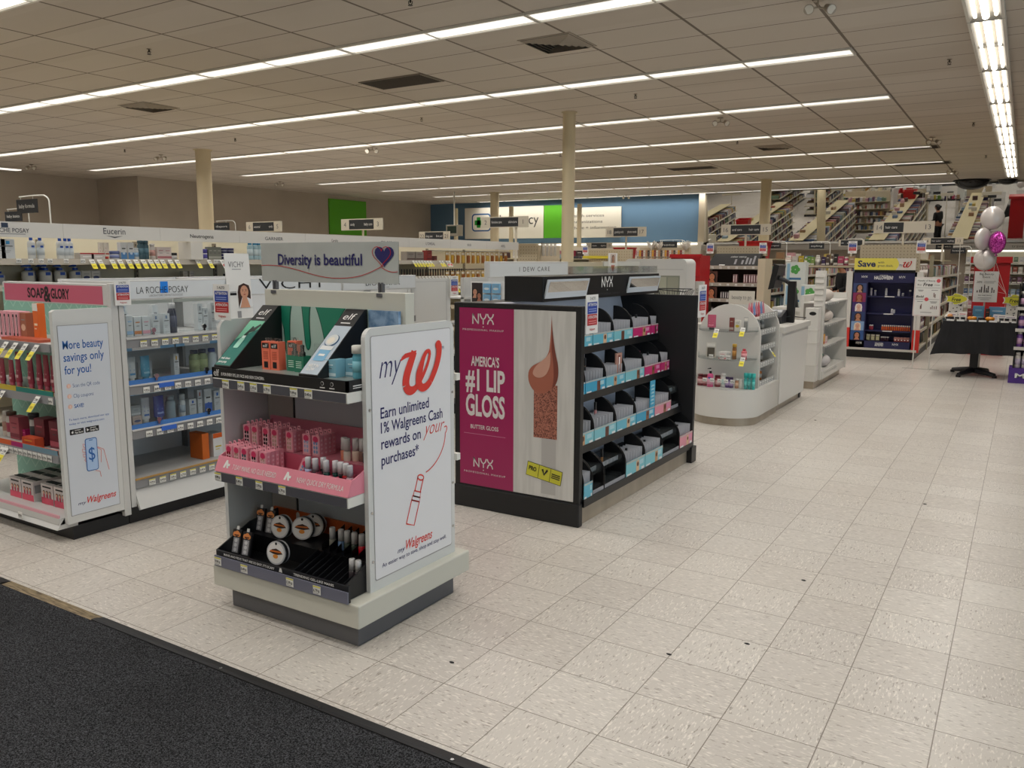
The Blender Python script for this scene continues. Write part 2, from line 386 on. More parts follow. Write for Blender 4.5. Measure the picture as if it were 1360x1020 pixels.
def fixture2():                                              # open louvred fixture over the right-hand aisle
    h = 1.13; f = MB()
    for s in (-1, 1):
        f.box(s*.125, s*.15, -h, h, -.05, 0, FRAMEW)
        f.prism([(s*.125, -h, -.05), (s*.125, -h, -.002), (s*.085, -h, -.002)], (0, 2*h, 0), REFL)
    for y in (-h, h): 
        s = 1 if y < 0 else -1
        f.prism([(-.125, y, -.05), (-.125, y, 0), (-.125, y+s*.07, 0)], (.25, 0, 0), REFL)
    f.box(-.125, .125, -h, h, -.004, 0, REFL)
    for q in (-.0,): f.box(-.125, .125, q-.006, q+.006, -.035, -.004, REFL)
    out = [('aisle_light', f)]
    for yy in (-1, 1):
        a, b = (.06, h-.09) if yy > 0 else (-h+.09, -.06)
        t = MB(); t.cyl((0, a-.03, -.03), (0, b+.03, -.03), .03, TUBEM, n=12); out.append(('tube', t))
        for s in (-1, 1):
            t = MB(); t.cyl((s*.082, a, -.03), (s*.082, b, -.03), .016, TUBEM, n=10); out.append(('tube', t))  # glowing bars standing in for the centre tube's two side reflections
    return out
for i in range(12):
    inst('fixture2', fixture2, (-.49, -2.62+2.29*i+1.15, HC), 0, 'open louvred ceiling light over the right aisle, %s from the near end' % ORD[i], 'ceiling light', 'louvred lights over the right aisle')
tag(MB().box(-21.75, -21.5, 9.0, 11.4, HC-.02, HC, LENS).build('ceiling_light'), 'single light running toward the back along the far left wall', 'ceiling light')
# vents, sprinklers, spotlights, camera dome
def vent():
    f = MB(); g = M('#9a8f80', .5); dk = M('#3a332b', .7)
    f.box(-.3, .3, -.3, .3, -.006, 0, g); out = [('ceiling_vent', f)]
    for i in range(5):
        a = .27-.05*i; l = MB()
        for s in (-1, 1):
            l.prism([(-a, s*a, -.008), (a, s*a, -.008), (a-.03, s*(a-.03), -.03), (-a+.03, s*(a-.03), -.03)], (0, 0, .003), g)
            l.prism([(s*a, -a, -.008), (s*a, a, -.008), (s*(a-.03), a-.03, -.03), (s*(a-.03), -a+.03, -.03)], (0, 0, .003), g)
        out.append(('louvre', l))
    f.box(-.275, .275, -.275, .275, -.008, -.006, dk)
    return out
for i, (x, y, t) in enumerate(((-4.25, 7.7, 'square ceiling vent nearest the front round pillar'), (-11.05, 7.75, 'square ceiling vent at the far left'), (-4.35, 16.55, 'square ceiling vent far back near the aisle signs'))):
    inst('vent', vent, (x, y, HC), 0, t, 'vent')
DK = M('#40382f', .8)
for x0, x1, y, t in ((-7.28, -6.3, 8.3, 'dark return air grille left of the square vent'), (-2.75, -1.6, 18.0, 'dark return grille over the rear aisle, nearer one'), (-2.75, -1.6, 20.9, 'dark return grille over the rear aisle, farther one'), (-7.5, -6.4, 19.3, 'dark return grille far back in the middle of the ceiling')):
    g = MB().box(x0, x1, y-.24, y+.24, HC-.012, HC, M('#7d7263', .6))
    for i in range(12): g.box(x0+.03, x1-.03, y-.22+.037*i, y-.22+.037*i+.022, HC-.016, HC-.01, DK)
    tag(g.build('return_grille'), t, 'vent')
def sprk():
    b = MB(); g = M('#3a342d', .4, .6); b.cyl((0, 0, -.008), (0, 0, 0), .035, M('#8a7e6d', .4), n=14); b.cyl((0, 0, -.05), (0, 0, -.008), .012, g, n=8)
    b.tube([(-.02, 0, -.03), (-.025, 0, -.055), (0, 0, -.075), (.025, 0, -.055), (.02, 0, -.03)], .005, g); b.cyl((0, 0, -.082), (0, 0, -.077), .03, g, n=12); return [('sprinkler_head', b)]
for x, y, t in ((-8.07, 5.7, 'left of the nearest light row'), (-4.63, 5.8, 'near the top middle of the frame'), (-8.19, 10.5, 'left of the front round pillar'), (-4.6, 10.5, 'right of the front round pillar'), (-.9, 10.5, 'left of the right aisle light, nearest'), (-.9, 15.3, 'left of the right aisle light, middle'), (-.9, 20, 'left of the right aisle light, farthest'), (-12.5, 10.5, 'above the left pillar'), (-15.7, 10.4, 'near the far left wall'), (-8.4, 15.4, 'behind the front round pillar'), (-4.7, 15.4, 'over the rear aisles')):
    inst('sprk', sprk, (x, y, HC), .4, sc=.7, label= 'small ceiling sprinkler ' + t, cat='sprinkler', group='ceiling sprinklers')
def spot():
    b = MB(); w_ = M('#a89d8c', .4); b.cyl((0, 0, -.02), (0, 0, 0), .06, w_, n=16); b.cyl((0, 0, -.1), (0, 0, -.02), .012, w_, n=8); out = [('spotlight', b)]
    for s in (-1, 1):
        h = MB(); h.cyl((s*.11, .02, -.09), (s*.13, -.09, -.14), .045, w_, .06, 16); h.tube([(0, 0, -.09), (s*.06, 0, -.1), (s*.11, 0, -.1)], .012, w_); h.cyl((s*.13, -.09, -.14), (s*.1305, -.092, -.141), .05, M('#d9d4c8', .3), n=16); out.append(('lamp_head', h))
    return out
for x, y, t in ((-1.68, 7.6, 'at the top edge of the view'), (-4.2, 12.84, 'right of the front pillar'), (-11.05, 12.6, 'left of the front pillar'), (-1.6, 16.7, 'at a light row end, nearer'), (-1.7, 22.5, 'at a light row end, farther'), (-18.2, 16.8, 'near the left wall green panel'), (-15.8, 11.3, 'left of the left pillar'), (-20.1, 10.9, 'in the far left corner'), (-11.6, 25.9, 'above the pharmacy wall')):
    inst('spot', spot, (x, y, HC), .5, 'twin ceiling spotlight ' + t, 'spotlight', 'twin ceiling spotlights', sc=.72)
for x, y, r, t in ((-1.43, 25.7, .42, 'large black security dome under the ceiling by the mirror'), (-.62, 26.0, .22, 'small black security dome beside the large one')):
    b = MB(); b.lathe([(r*sin(pi/2*i/8), -r*.62*cos(pi/2*i/8)) for i in range(9)], M('#08080a', .12), (x, y, HC), 24); b.cyl((x, y, HC-.02), (x, y, HC), r*1.08, BLACK2, n=24)
    tag(b.build('security_dome'), t, 'camera')
# long tilted mirror above the back wall shelves
t_ = radians(6.5); h_ = 1.61
b = MB(); F = Fr((-9.0, 26.56, 2.06), X, (0, -sin(t_), cos(t_))); L = 8.95
b.prism([F(0, 0), F(L, 0), F(L, h_), F(0, h_)], F.n*-.02, M('#c9c9c4', .4))
b.fill(F, [(0, 0), (L, 0), (L, h_), (0, h_)], MIRROR, 1)
mi = b.build('security_mirror'); tag(mi, 'long tilted mirror under the ceiling above the back wall, reflecting the aisles', 'mirror')
# pharmacy signs on the blue wall and green panel on the left wall
def board(name, label, cat, x0, x1, z0, z1, y, m, th=.05):
    o = tag(MB().box(x0, x1, y, y+th, z0, z1, m).build(name), label, cat); return o
SIGNW = M('#d9d4c6', .5); GREEN = M('#4fa00f', .6)
o = board('pharmacy_sign', 'large white sign with a green cross on the blue back wall', 'sign', -18.63, -15.13, 2.33, 3.5, 26.52, SIGNW)
F = Fr((-18.63, 26.52, 2.33), X, Z); b = MB(); bl = M('#1f4f86', .5)
def rrect(a0, a1, b0, b1, r, n=6):
    out = []
    for cx, cy, s in ((a1-r, b1-r, 0), (a0+r, b1-r, 1), (a0+r, b0+r, 2), (a1-r, b0+r, 3)):
        out += [(cx+r*cos(pi/2*(s+i/n)), cy+r*sin(pi/2*(s+i/n))) for i in range(n+1)]
    return out
b.fill(F, rrect(.33, 1.2, .28, .95, .14), bl, 1).fill(F, rrect(.38, 1.15, .33, .9, .1), SIGNW, 2)
b.rect(F, .46, .83, .52, .7, M('#1d8a2e', .5), 3).rect(F, .56, .73, .42, .82, M('#1d8a2e', .5), 3)
b.text(F, 1.35, .52, .36, 'pharmacy', M('#3c3c3c', .5), w=1.95, k=3); b.build('lettering', o)
board('green_panel', 'bright green panel on the blue wall between two white signs', 'panel', -15.11, -14.2, 2.33, 3.5, 26.53, GREEN)
o = board('service_sign', 'white sign listing health services on the blue wall', 'sign', -14.1, -12.05, 2.33, 3.38, 26.52, SIGNW)
F = Fr((-14.1, 26.52, 2.33), X, Z); b = MB()
for i, s in enumerate(('health services', 'immunizations', 'advice + information')): b.text(F, .1, .72-.21*i, .1, s, M('#3a3a3a', .5), w=(1.31, 1.25, 1.78)[i])
b.build('lettering', o)
tag(MB().box(-20.35, -20.3, 20.9, 22.75, 2.38, 3.57, GREEN).build('wall_panel'), 'green square panel high on the grey left wall', 'panel')
# lit cove under the blue wall and pharmacy front below
COVE = M('#f3efe2', .5, 0, 1.3)
o = tag(MB().box(-20.3, -9.0, 26.0, 26.6, 1.62, 2.13, M('#d8d2c4', .5)).build('pharmacy_valance'), 'long pale valance under the blue wall', 'valance')
MB().box(-15, -9.1, 25.96, 26.0, 2.04, 2.1, COVE).build('light_strip', o)
# ---------------------------------------------------------------- shop-fitting helpers
class U:
    """a unit's own axes: a = left to right seen from its front, d = depth away from the viewer, z up"""
    def __init__(s, x, y, face):
        s.o = V(x, y, 0); s.face = face
        s.A, s.Dp, s.rz = {'-y': (X, Y, 0.0), '+x': (Y, -X, pi/2), '+y': (-X, -Y, pi), '-x': (-Y, X, -pi/2)}[face]
    def p(s, a, d, z): return s.o + s.A*a + s.Dp*d + Z*z
    def fr(s, a, d, z, tilt=0.0): return Fr(s.p(a, d, z), s.A, Z*cos(tilt)+s.Dp*sin(tilt))
    def box(s, mb, a0, a1, d0, d1, z0, z1, m):
        p, q = s.p(a0, d0, z0), s.p(a1, d1, z1); return mb.box(p.x, q.x, p.y, q.y, z0, z1, m)
    def side(s, mb, a0, a1, pts, m):
        """profile of (d, z) points swept along the width"""
        return mb.prism([s.p(a0, d, z) for d, z in pts], s.A*(a1-a0), m)
def ptag(txt, top='#d9d23a'):
    def f():
        b = MB(); b.box(-.02, .02, -.0015, 0, -.017, .017, TAGW); F = Fr((-.02, -.0015, -.017), X, Z)
        if top: b.rect(F, 0, .04, .029, .034, M(top, .5), 1)
        b.text(F, .003, .01, .012, txt, INK, w=.022, bold=.02, k=1.5); b.rect(F, .003, .03, .004, .0055, DGREY, 1.5)
        for i in range(4): b.rect(F, .028+.0022*i, .0292+.0022*i, .009, .02, INK, 1.5)
        return [('price_tag', b)]
    return f
def htag(col='#e6d93a', red=False):
    def f():
        b = MB(); F = Fr((-.021, -.06, -.064), X, (0, .75, 1)); 
        b.prism([F(0, 0), F(.042, 0), F(.042, .095), F(0, .095)], F.n*-.001, TAGW)
        b.rect(F, 0, .042, 0, .052, M(col, .5), 1); b.text(F, .006, .066, .014, '2/$9' if red else '7.99', INK, w=.03, bold=.02)
        if red: b.disc(F, .021, .03, .018, RED, 2)
        else: b.rect(F, .008, .034, .02, .034, M('#b8a91e', .5), 2)
        b.rect(F, .006, .036, .056, .0585, DGREY, 2)
        return [('hanging_tag', b)]
    return f
PRC = ['9.99', '8.49', '12.99', '6.79', '10.49', '7.99', '14.99', '5.49']
def tags(u, par, d, z, aa, kind='w'):
    """price tags clipped to a shelf rail (parts of it)"""
    for i, a in enumerate(aa):
        if kind == 'w': inst('ptag%d' % (i % 4), ptag(PRC[i % 4]), u.p(a, d, z), u.rz, par=par)
        elif kind == 'n': inst('ptagn%d' % (i % 4), ptag(PRC[i % 4], None), u.p(a, d, z), u.rz, par=par)
        elif kind == 'r': inst('htagr', htag('#e8e4dc', True), u.p(a, d, z), u.rz, par=par)
        else: inst('htag', htag(), u.p(a, d, z), u.rz, par=par, ry=.0)
def notice(x, y, z, face, label, sc=1.0):
    """white shelf notice with a blue and a red panel"""
    k = 'notice'
    def f():
        b = MB(); b.box(-.055, .055, -.004, 0, 0, .16, PAPER); F = Fr((-.055, -.004, 0), X, Z); l = MB()
        b.rect(F, .01, .1, .082, .13, M('#1f3f9c', .5)); b.rect(F, .01, .1, .034, .08, M('#b5222a', .5))
        l.text(F, .055, .114, .011, 'ATTENTION', PAPER, w=.078, al='c', bold=.02); l.text(F, .055, .063, .011, 'ATENCIÓN', PAPER, w=.078, al='c', bold=.02)
        for i in range(2): l.rect(F, .02, .09, .1-.009*i, .103-.009*i, M('#9fb0e0', .5), 2); l.rect(F, .02, .09, .05-.009*i, .053-.009*i, M('#e8a0a0', .5), 2)
        l.text(F, .055, .14, .011, '2 ALTO', DGREY, w=.05, al='c', bold=.02); l.text(F, .055, .013, .01, 'Walgreens', RED, w=.05, al='c', bold=.01)
        l.cyl((.0, .002, 0), (0, .002, .012), .003, CHROME, n=6)
        return [('notice_sign', b), ('lettering', l)]
    return inst(k, f, (x, y, z), {'-y': 0, '+x': pi/2}[face], label, 'sign', sc=sc)
# small goods, each built round its own base with the front towards -Y
def carton(w, d, h, c, acc=None, style='band', c2='#ffffff', name='carton'):
    def f():
        b = MB(); m = M(c, .45); b.box(-w/2, w/2, -d/2, d/2, 0, h, m); F = Fr((-w/2, -d/2, 0), X, Z); A = M(acc or '#444444', .5); B = M(c2, .5)
        if style == 'band': b.rect(F, 0, w, h*.08, h*.26, A); b.rect(F, w*.2, w*.8, h*.68, h*.74, A); b.rect(F, w*.3, w*.7, h*.5, h*.53, DGREY)
        elif style == 'logo': b.rect(F, w*.36, w*.64, h*.74, h*.9, A); b.rect(F, w*.15, w*.85, h*.62, h*.66, DGREY); b.rect(F, w*.2, w*.7, h*.4, h*.42, GREYR); b.rect(F, w*.2, w*.6, h*.32, h*.34, GREYR)
        elif style == 'oval': b.disc(F, w/2, h*.45, w*.36, A, 1, 18, h*.13); b.rect(F, w*.2, w*.8, h*.72, h*.76, GREYR)
        elif style == 'half': b.rect(F, 0, w, 0, h*.4, A); b.rect(F, w*.2, w*.8, h*.6, h*.66, INK); b.disc(F, w*.5, h*.35, w*.22, B, 2, 14)
        elif style == 'top': b.rect(F, 0, w, h*.8, h, A); b.rect(F, w*.2, w*.8, h*.4, h*.46, B); b.rect(F, w*.2, w*.6, h*.3, h*.33, B)
        elif style == 'vert': b.rect(F, w*.3, w*.7, h*.1, h*.9, A); b.rect(F, w*.42, w*.58, h*.2, h*.8, B, 2)
        elif style == 'kids':
            b.rect(F, 0, w, 0, h*.32, M('#d8506a', .5)); b.rect(F, w*.15, w*.85, h*.82, h*.9, INK)
            for i in range(3): q = w*(.25+.25*i); b.rect(F, q-.008, q+.008, h*.3, h*.55, A, 2); b.disc(F, q, h*.6, w*.09, M('#5b3a2a', .6), 2, 12); b.disc(F, q, h*.58, w*.07, M('#e8b596', .6), 3, 12)
            b.rect(Fr((w/2, -d/2, 0), Y, Z), .1*d, .9*d, h*.4, h*.8, GREYR); b.box(-w*.45, w*.45, -d*.2, d*.2, h, h+.003, INK)
        return [(name, b)]
    return f
def bottle(r, h, c, cap, lab=None, neck=.35, caph=.16, rough=.3, name='bottle', flat=1.0):
    def f():
        b = MB(); m = M(c, rough); hb = h*(1-caph)
        b.lathe([(r*.9, 0), (r, .004), (r, hb*.28), (r, hb*.281), (r, hb*.68), (r, hb*.681), (r, hb*.86), (r*.8, hb*.95), (r*neck*1.4, hb)], m, n=14, sy=flat)
        if lab: b.lathe([(r*1.01, hb*.26), (r*1.01, hb*.7)], M(lab, .5), n=14, sy=flat)
        k = MB(); k.lathe([(r*neck*1.5, hb), (r*neck*1.5, h-.003), (r*neck*1.2, h)], M(cap, .35), n=12)
        return [(name, b), ('cap', k)]
    return f
def pump(r, h, c, cap, lab=None):
    def f():
        b = MB(); hb = h*.72; b.lathe([(r*.92, 0), (r, .005), (r, hb*.8), (r*.85, hb*.93), (r*.35, hb)], M(c, .3), n=14, sy=.75)
        if lab: b.lathe([(r*1.01, hb*.2), (r*1.01, hb*.62)], M(lab, .5), n=14, sy=.75)
        F = Fr((-r*.4, -r*.78, hb*.62), X, Z); b.rect(F, 0, r*.8, 0, r*.5, M('#1f4fb0', .5))
        k = MB(); K = M(cap, .35); k.cyl((0, 0, hb), (0, 0, h*.84), r*.42, K, n=12); k.cyl((0, 0, h*.84), (0, 0, h*.93), r*.14, TAGW, n=8)
        k.tube([(r*.15, 0, h*.97), (0, 0, h*.97), (-r*.4, 0, h*.965), (-r*1.0, 0, h*.93)], [r*.2, r*.24, r*.16, r*.09], K if cap != '#1f4fb0' else K)
        return [('pump_bottle', b), ('pump', k)]
    return f
def tubeb(w, h, c, cap, lab='#ffffff', up=False):
    def f():
        b = MB(); ch = h*.16; m = M(c, .35); n = 14; vs = []; rows = [(0, w*.5, w*.28), (.35, w*.5, w*.22), (.7, w*.5, w*.12), (1, w*.5, .003)]
        for t, a, e in rows: vs += [(a*cos(2*pi*i/n), e*sin(2*pi*i/n), ch+(h-ch)*t) for i in range(n)]
        b.add(vs, [(k*n+i, k*n+(i+1) % n, (k+1)*n+(i+1) % n, (k+1)*n+i) for k in range(3) for i in range(n)], m, True)
        F = Fr((-w*.3, -w*.285, ch), X, (0, w*.28/(h-ch), 1)); L = M(lab, .5)
        b.rect(F, 0, w*.6, h*.12, h*.2, L); b.rect(F, w*.1, w*.5, h*.45, h*.62, L); b.rect(F, w*.05, w*.55, h*.3, h*.34, L)
        k = MB(); k.lathe([(w*.3, 0), (w*.33, ch)], M(cap, .35), n=12, sy=.8)
        return [('tube', b), ('cap', k)]
    return f
def jar(r, h, c, lid, lab=None):
    def f():
        b = MB(); b.lathe([(r*.94, 0), (r, .004), (r, h*.6)], M(c, .3), n=16)
        if lab: b.lathe([(r*1.01, h*.12), (r*1.01, h*.5)], M(lab, .5), n=16)
        k = MB(); k.lathe([(r*1.03, h*.6), (r*1.03, h*.97), (r*.98, h)], M(lid, .35), n=16); return [('jar', b), ('lid', k)]
    return f
def polish(c, cap='#cfcfcf', h=.075, r=.0125):
    def f():
        b = MB(); b.lathe([(r*.95, 0), (r, .002), (r, h*.4), (r*.75, h*.46)], M(c, .12), n=12)
        k = MB(); k.lathe([(r*.9, h*.46), (r*.86, h*.97), (r*.75, h)], M(cap, .35), n=12); return [('nail_polish', b), ('cap', k)]
    return f
def hcard(w, h, c, acc, name='hang_card', hole=True):
    def f():
        b = MB(); m = M(c, .5); b.box(-w/2, w/2, -.004, 0, 0, h, m); F = Fr((-w/2, -.004, 0), X, Z)
        b.rect(F, w*.1, w*.9, h*.75, h*.93, M('#e8e4dc', .5)); k = MB()
        k.box(-w*.36, w*.36, -.018, -.004, h*.08, h*.68, M(acc, .35)); return [(name, b), ('blister', k)]
    return f
def row(u, where, items, d, z, group=True):
    """items: (a, key, fn, look, category[, extra turn[, d offset[, z offset]]]) - every one its own object with its own label"""
    cnt = {}
    for it in items: cnt[it[3]] = cnt.get(it[3], 0)+1
    seen = {}
    for it in sorted(items, key=lambda q: q[0]):
        a, key, fn, look, cat = it[:5]; ex = list(it[5:])+[0, 0, 0]
        n = cnt[look]; i = seen.get(look, 0); seen[look] = i+1
        lab = look + (' on ' if n == 1 else ', %s on ' % oz(i, n)) + where
        if ex[1] > .03: lab = lab.replace(' on ', ' behind on ', 1) if n == 1 else lab
        inst(key, fn, u.p(a, d+ex[1], z+ex[2]), u.rz+ex[0], lab, cat, ('%ss on %s' % (cat, where)) if n > 1 and group else None)
def face(b, F, a, bb, w, h, skin='#c98f72', hair='#2a1c17', bg=None, k=1):
    """a small printed portrait: hair, face, neck, simple features"""
    if bg: b.rect(F, a, a+w, bb, bb+h, M(bg, .5), k)
    cx, cy = a+w*.5, bb+h*.5; r = min(w, h*.8)*.3; H_ = M(hair, .6); S = M(skin, .6)
    b.fill(F, [(cx-r*1.5, bb), (cx-r*1.55, cy), (cx-r*1.2, cy+r*1.2), (cx, cy+r*1.65), (cx+r*1.2, cy+r*1.2), (cx+r*1.5, cy), (cx+r*1.4, bb)], H_, k+.6)
    b.fill(F, [(cx-r*.45, cy-r*.8), (cx-r*1.2, bb), (cx+r*1.2, bb), (cx+r*.45, cy-r*.8)], S, k+1.2)
    b.disc(F, cx, cy, r*.95, S, k+1.8, 18, r*1.2)
    for s in (-1, 1): b.disc(F, cx+s*r*.38, cy+r*.2, r*.14, INK, k+2.4, 8, r*.08); b.rect(F, cx+s*r*.38-r*.2, cx+s*r*.38+r*.2, cy+r*.42, cy+r*.48, H_, k+2.4)
    b.disc(F, cx, cy-r*.5, r*.3, M('#a0453f', .5), k+2.4, 10, r*.1); b.fill(F, [(cx-r*.1, cy-r*.18), (cx+r*.12, cy-r*.18), (cx+r*.02, cy+r*.2)], M('#b57c60', .6), k+2.4)
def nyx(b, F, a, bb, h, m, k=2):
    """three-letter cosmetics logo with a dot under it, drawn in strokes"""
    t = h*.13
    b.ribbon(F, [(a+h*.06, bb), (a+h*.06, bb+h)], t, m, k); b.ribbon(F, bez([(a+h*.06, bb+h), (a+h*.1, bb+h*.62), (a+h*.5, bb+h*.3), (a+h*.7, bb+h*.02)]), t, m, k)
    b.ribbon(F, [(a+h*.7, bb+h*.02), (a+h*.7, bb+h)], t, m, k)
    b.ribbon(F, bez([(a+h*.9, bb+h), (a+h*.95, bb+h*.55), (a+h*1.2, bb+h*.5), (a+h*1.25, bb+h*.45)]), t, m, k); b.ribbon(F, bez([(a+h*1.6, bb+h), (a+h*1.55, bb+h*.55), (a+h*1.3, bb+h*.5), (a+h*1.25, bb+h*.45)]), t, m, k)
    b.ribbon(F, [(a+h*1.25, bb), (a+h*1.25, bb+h*.5)], t, m, k)
    b.ribbon(F, bez([(a+h*1.75, bb+h), (a+h*1.85, bb+h*.45), (a+h*2.3, bb+h*.45), (a+h*2.4, bb+h)]), t, m, k); b.ribbon(F, bez([(a+h*1.75, bb), (a+h*1.85, bb+h*.6), (a+h*2.3, bb+h*.6), (a+h*2.4, bb)]), t, m, k)
    b.disc(F, a+h*1.25, bb-h*.25, h*.06, m, k, 10)
def bigw(b, F, a, bb, w, h, m, k=2):
    """the red script capital, drawn in swelling strokes"""
    q = lambda pts: [(a+x*w, bb+y*h) for x, y in pts]
    kk = [k]
    def sw(pts, ws):
        kk[0] += .4; p = bez(q(pts), 12); n = len(p); out = []
        for i in range(n):
            t = i/(n-1)*(len(ws)-1); j = min(int(t), len(ws)-2); out.append(w*(ws[j]+(ws[j+1]-ws[j])*(t-j)))
        b.ribbon(F, p, out, m, kk[0])
    b.fill(F, q([(0, .7), (.05, .8), (.12, .86), (.39, .9), (.36, .8), (.14, .76)]), m, k)
    sw([(.33, .88), (.24, .6), (.11, .38), (.13, .16)], [.13, .15, .16]); sw([(.13, .16), (.16, -.03), (.32, -.02), (.42, .14)], [.16, .13, .08]); sw([(.42, .14), (.54, .32), (.66, .52), (.7, .74)], [.08, .06, .055])
    sw([(.7, .74), (.73, .92), (.6, .88), (.53, .66)], [.055, .06, .09]); sw([(.53, .66), (.46, .46), (.41, .3), (.43, .16)], [.09, .15, .14]); sw([(.43, .16), (.46, -.02), (.61, .0), (.71, .16)], [.14, .12, .11]); sw([(.71, .16), (.86, .42), (.96, .7), (.93, .96)], [.11, .12, .14])
    b.disc(F, a+.915*w, bb+.95*h, w*.075, m, k+3.2, 16)
def script_sm(b, F, a, bb, w, h, my, red, k=2, rot=0.0, mycol=None):
    ww = w*.24
    b.text(F, a, bb, h*.5, 'my', mycol or NAVY, w=ww*.9, shear=.3, k=k, rot=rot)
    b.text(F, a+ww*cos(rot), bb+ww*sin(rot), h, 'Walgreens', red, w=w-ww, shear=.35, k=k, rot=rot, bold=.012)
# ---------------------------------------------------------------- front promotional stand
W0 = U(0, 0, '-y'); E0 = U(0, 0, '+x')          # world-aligned axes: '-y' a=x d=y;  '+x' a=y d=-x
PLY = M('#c4c4ba', .4); PANEL = M('#cfd1d0', .35); POSTER = M('#dfe0e4', .3); INNER = M('#a5a2a0', .5)
st = thing('promotion_stand', 'white two-sided promotional stand with tall sign panel on the floor near the mat', 'display stand', (-2.5, 2.6, 0))
MB().box(-2.84, -2.105, 2.26, 2.895, 0, .105, M('#5f6064', .45)).build('base', st, .004)
MB().box(-2.895, -2.055, 2.21, 2.95, .1, .195, PLY).build('plinth', st, .006)
b = MB(); b.box(-2.92, -2.105, 2.58, 2.635, .195, 1.37, PLY); b.box(-2.76, -2.75, 2.576, 2.58, .2, .97, BLACK2); b.build('back_panel', st, .003)
MB().box(-2.745, -2.122, 2.575, 2.58, .2, .97, M('#b4bfcd', .4)).build('inner_panel', st)
MB().box(-2.92, -2.76, 2.574, 2.58, .2, .97, INNER).build('inner_panel', st)
def sidepanel(x0, x1, nm):
    b = MB(); F = Fr((x0, 2.33, .195), Y, Z); b.prism([F(0, 0), F(.57, 0)]+[F(p, q) for p, q in rrect(0, .57, 0, 1.05, .045)[:14]], (x1-x0, 0, 0), PANEL); return b.build(nm, st, .004)
sidepanel(-2.12, -2.1, 'side_panel'); sidepanel(-2.945, -2.925, 'side_panel')
for z in (.32, .52, .93):
    for y in (2.347, 2.885): MB().cyl((-2.1, y, z), (-2.097, y, z), .006, CHROME, n=8).build('bolt', st)
for z in (.62, .98): MB().box(-2.115, -2.085, 2.9, 2.925, z, z+.03, WHITE).build('clip', st)
# the poster on the right-hand panel
F = Fr((-2.1, 2.33, .195), Y, Z); po = MB(); po.fill(F, rrect(.028, .545, .04, 1.02, .012), M('#9c9c9c', .4), 1); po.fill(F, rrect(.031, .542, .045, 1.017, .01), POSTER, 2); po = po.build('poster', st)
b = MB(); RW = M('#d8392f', .4)
b.text(F, .075, .85, .1, 'my', NAVY, w=.135, shear=.35, k=3, bold=-.012); bigw(b, F, .2, .775, .275, .185, RW, 3.6)
b.text(F, .47, .93, .014, 'TM', NAVY, w=.024, k=3)
for (t, z, wd) in (('Earn unlimited', .692, .308), ('1% Walgreens Cash', .633, .403), ('rewards on', .569, .25), ('purchases*', .503, .235)): b.text(F, .078, z, .043, t, NAVY, w=wd, bold=.012, k=3)
b.text(F, .345, .575, .06, 'your', RW, w=.15, shear=.45, k=3, bold=-.01)
b.ribbon(F, bez([(.492, .588), (.52, .6), (.515, .57), (.5, .56), (.5, .5), (.44, .43), (.36, .415)]), .005, RW, 3)
ax, ay = .225, .225; ux, uy = .37, .93; L_ = math.hypot(ux, uy); ux /= L_; uy /= L_
def lp(s, t): return (ax+ux*t+uy*s, ay+uy*t-ux*s)          # along / across the lipstick
def lpath(ps, cl=True): ps = [lp(*q) for q in ps]; b.ribbon(F, ps+([ps[0]] if cl else []), .006, RW, 3)
lpath([(0, 0), (0, .1), (.055, .1), (.055, 0)]); lpath([(0, .1), (0, .118), (.055, .118), (.055, .1)]); lpath([(.004, .118), (.004, .14), (.051, .14), (.051, .118)]); lpath([(.008, .14), (.008, .2)], False); lpath([(.047, .14), (.047, .2)], False)
lpath([(.0275+.021*cos(q*.3927), .2+.011*sin(q*.3927)) for q in range(16)])
script_sm(b, F, .165, .115, .235, .04, None, RW, 3); b.text(F, .07, .085, .017, 'An easier way to save, shop and stay well.', NAVY, w=.43, k=3)
b.build('lettering', po)
RAIL = M('#4c4d55', .4); RAILL = M('#6d6f80', .3)
def stshelf(z0, z1, y0, nm='shelf', tg=()):
    s = MB(); s.box(-2.885, -2.122, y0, 2.58, z0, z1, WHITE); s = s.build(nm, st, .003)
    r = MB().box(-2.883, -2.128, y0-.003, y0, z0+.003, z1-.003, RAIL).build('price_rail', s); 
    tags(W0, st, y0-.0035, (z0+z1)/2, tg); return s
stshelf(.965, 1.008, 2.25, tg=(-2.80, -2.705, -2.63, -2.55, -2.4, -2.32)); stshelf(.56, .604, 2.24, tg=(-2.865, -2.73, -2.61, -2.475))
r = MB().box(-2.87, -2.1, 2.2, 2.206, .196, .243, RAILL).build('price_rail', st); tags(W0, st, 2.199, .22, (-2.845, -2.68, -2.41, -2.26))
# banner standing on the back panel
bn = thing('banner', 'grey curved banner reading Diversity is beautiful on top of the promotional stand', 'banner', (-2.56, 2.6, 1.36))
b = MB(); BG = mat_noise('banner_sheen', '#a9aeac', '#b5bab8', 4, .4, .7, .22); n = 12
pts = [(-2.955+.8*i/n, 2.6-.03*sin(pi*i/n)) for i in range(n+1)]
b.add([(x, y, z) for x, y in pts for z in (1.405+.0, 1.575)]+[(x, y+.004, z) for x, y in pts for z in (1.405, 1.575)],
      [(2*i, 2*i+2, 2*i+3, 2*i+1) for i in range(n)]+[(2*n+2+2*i+1, 2*n+2+2*i+3, 2*n+2+2*i+2, 2*n+2+2*i) for i in range(n)], BG, True)
b.build('sheet', bn)
class FB(Fr):
    def __call__(s, a, b, k=0): return V(-2.955+a, 2.5995-.03*sin(pi*min(1, max(0, a/.8)))-k*.0009, 1.405+b)
F = FB((-2.955, 2.567, 1.405), X, Z); b = MB(); b.text(F, .125, .075, .046, 'Diversity is beautiful', NAVY, w=.5, bold=.02)
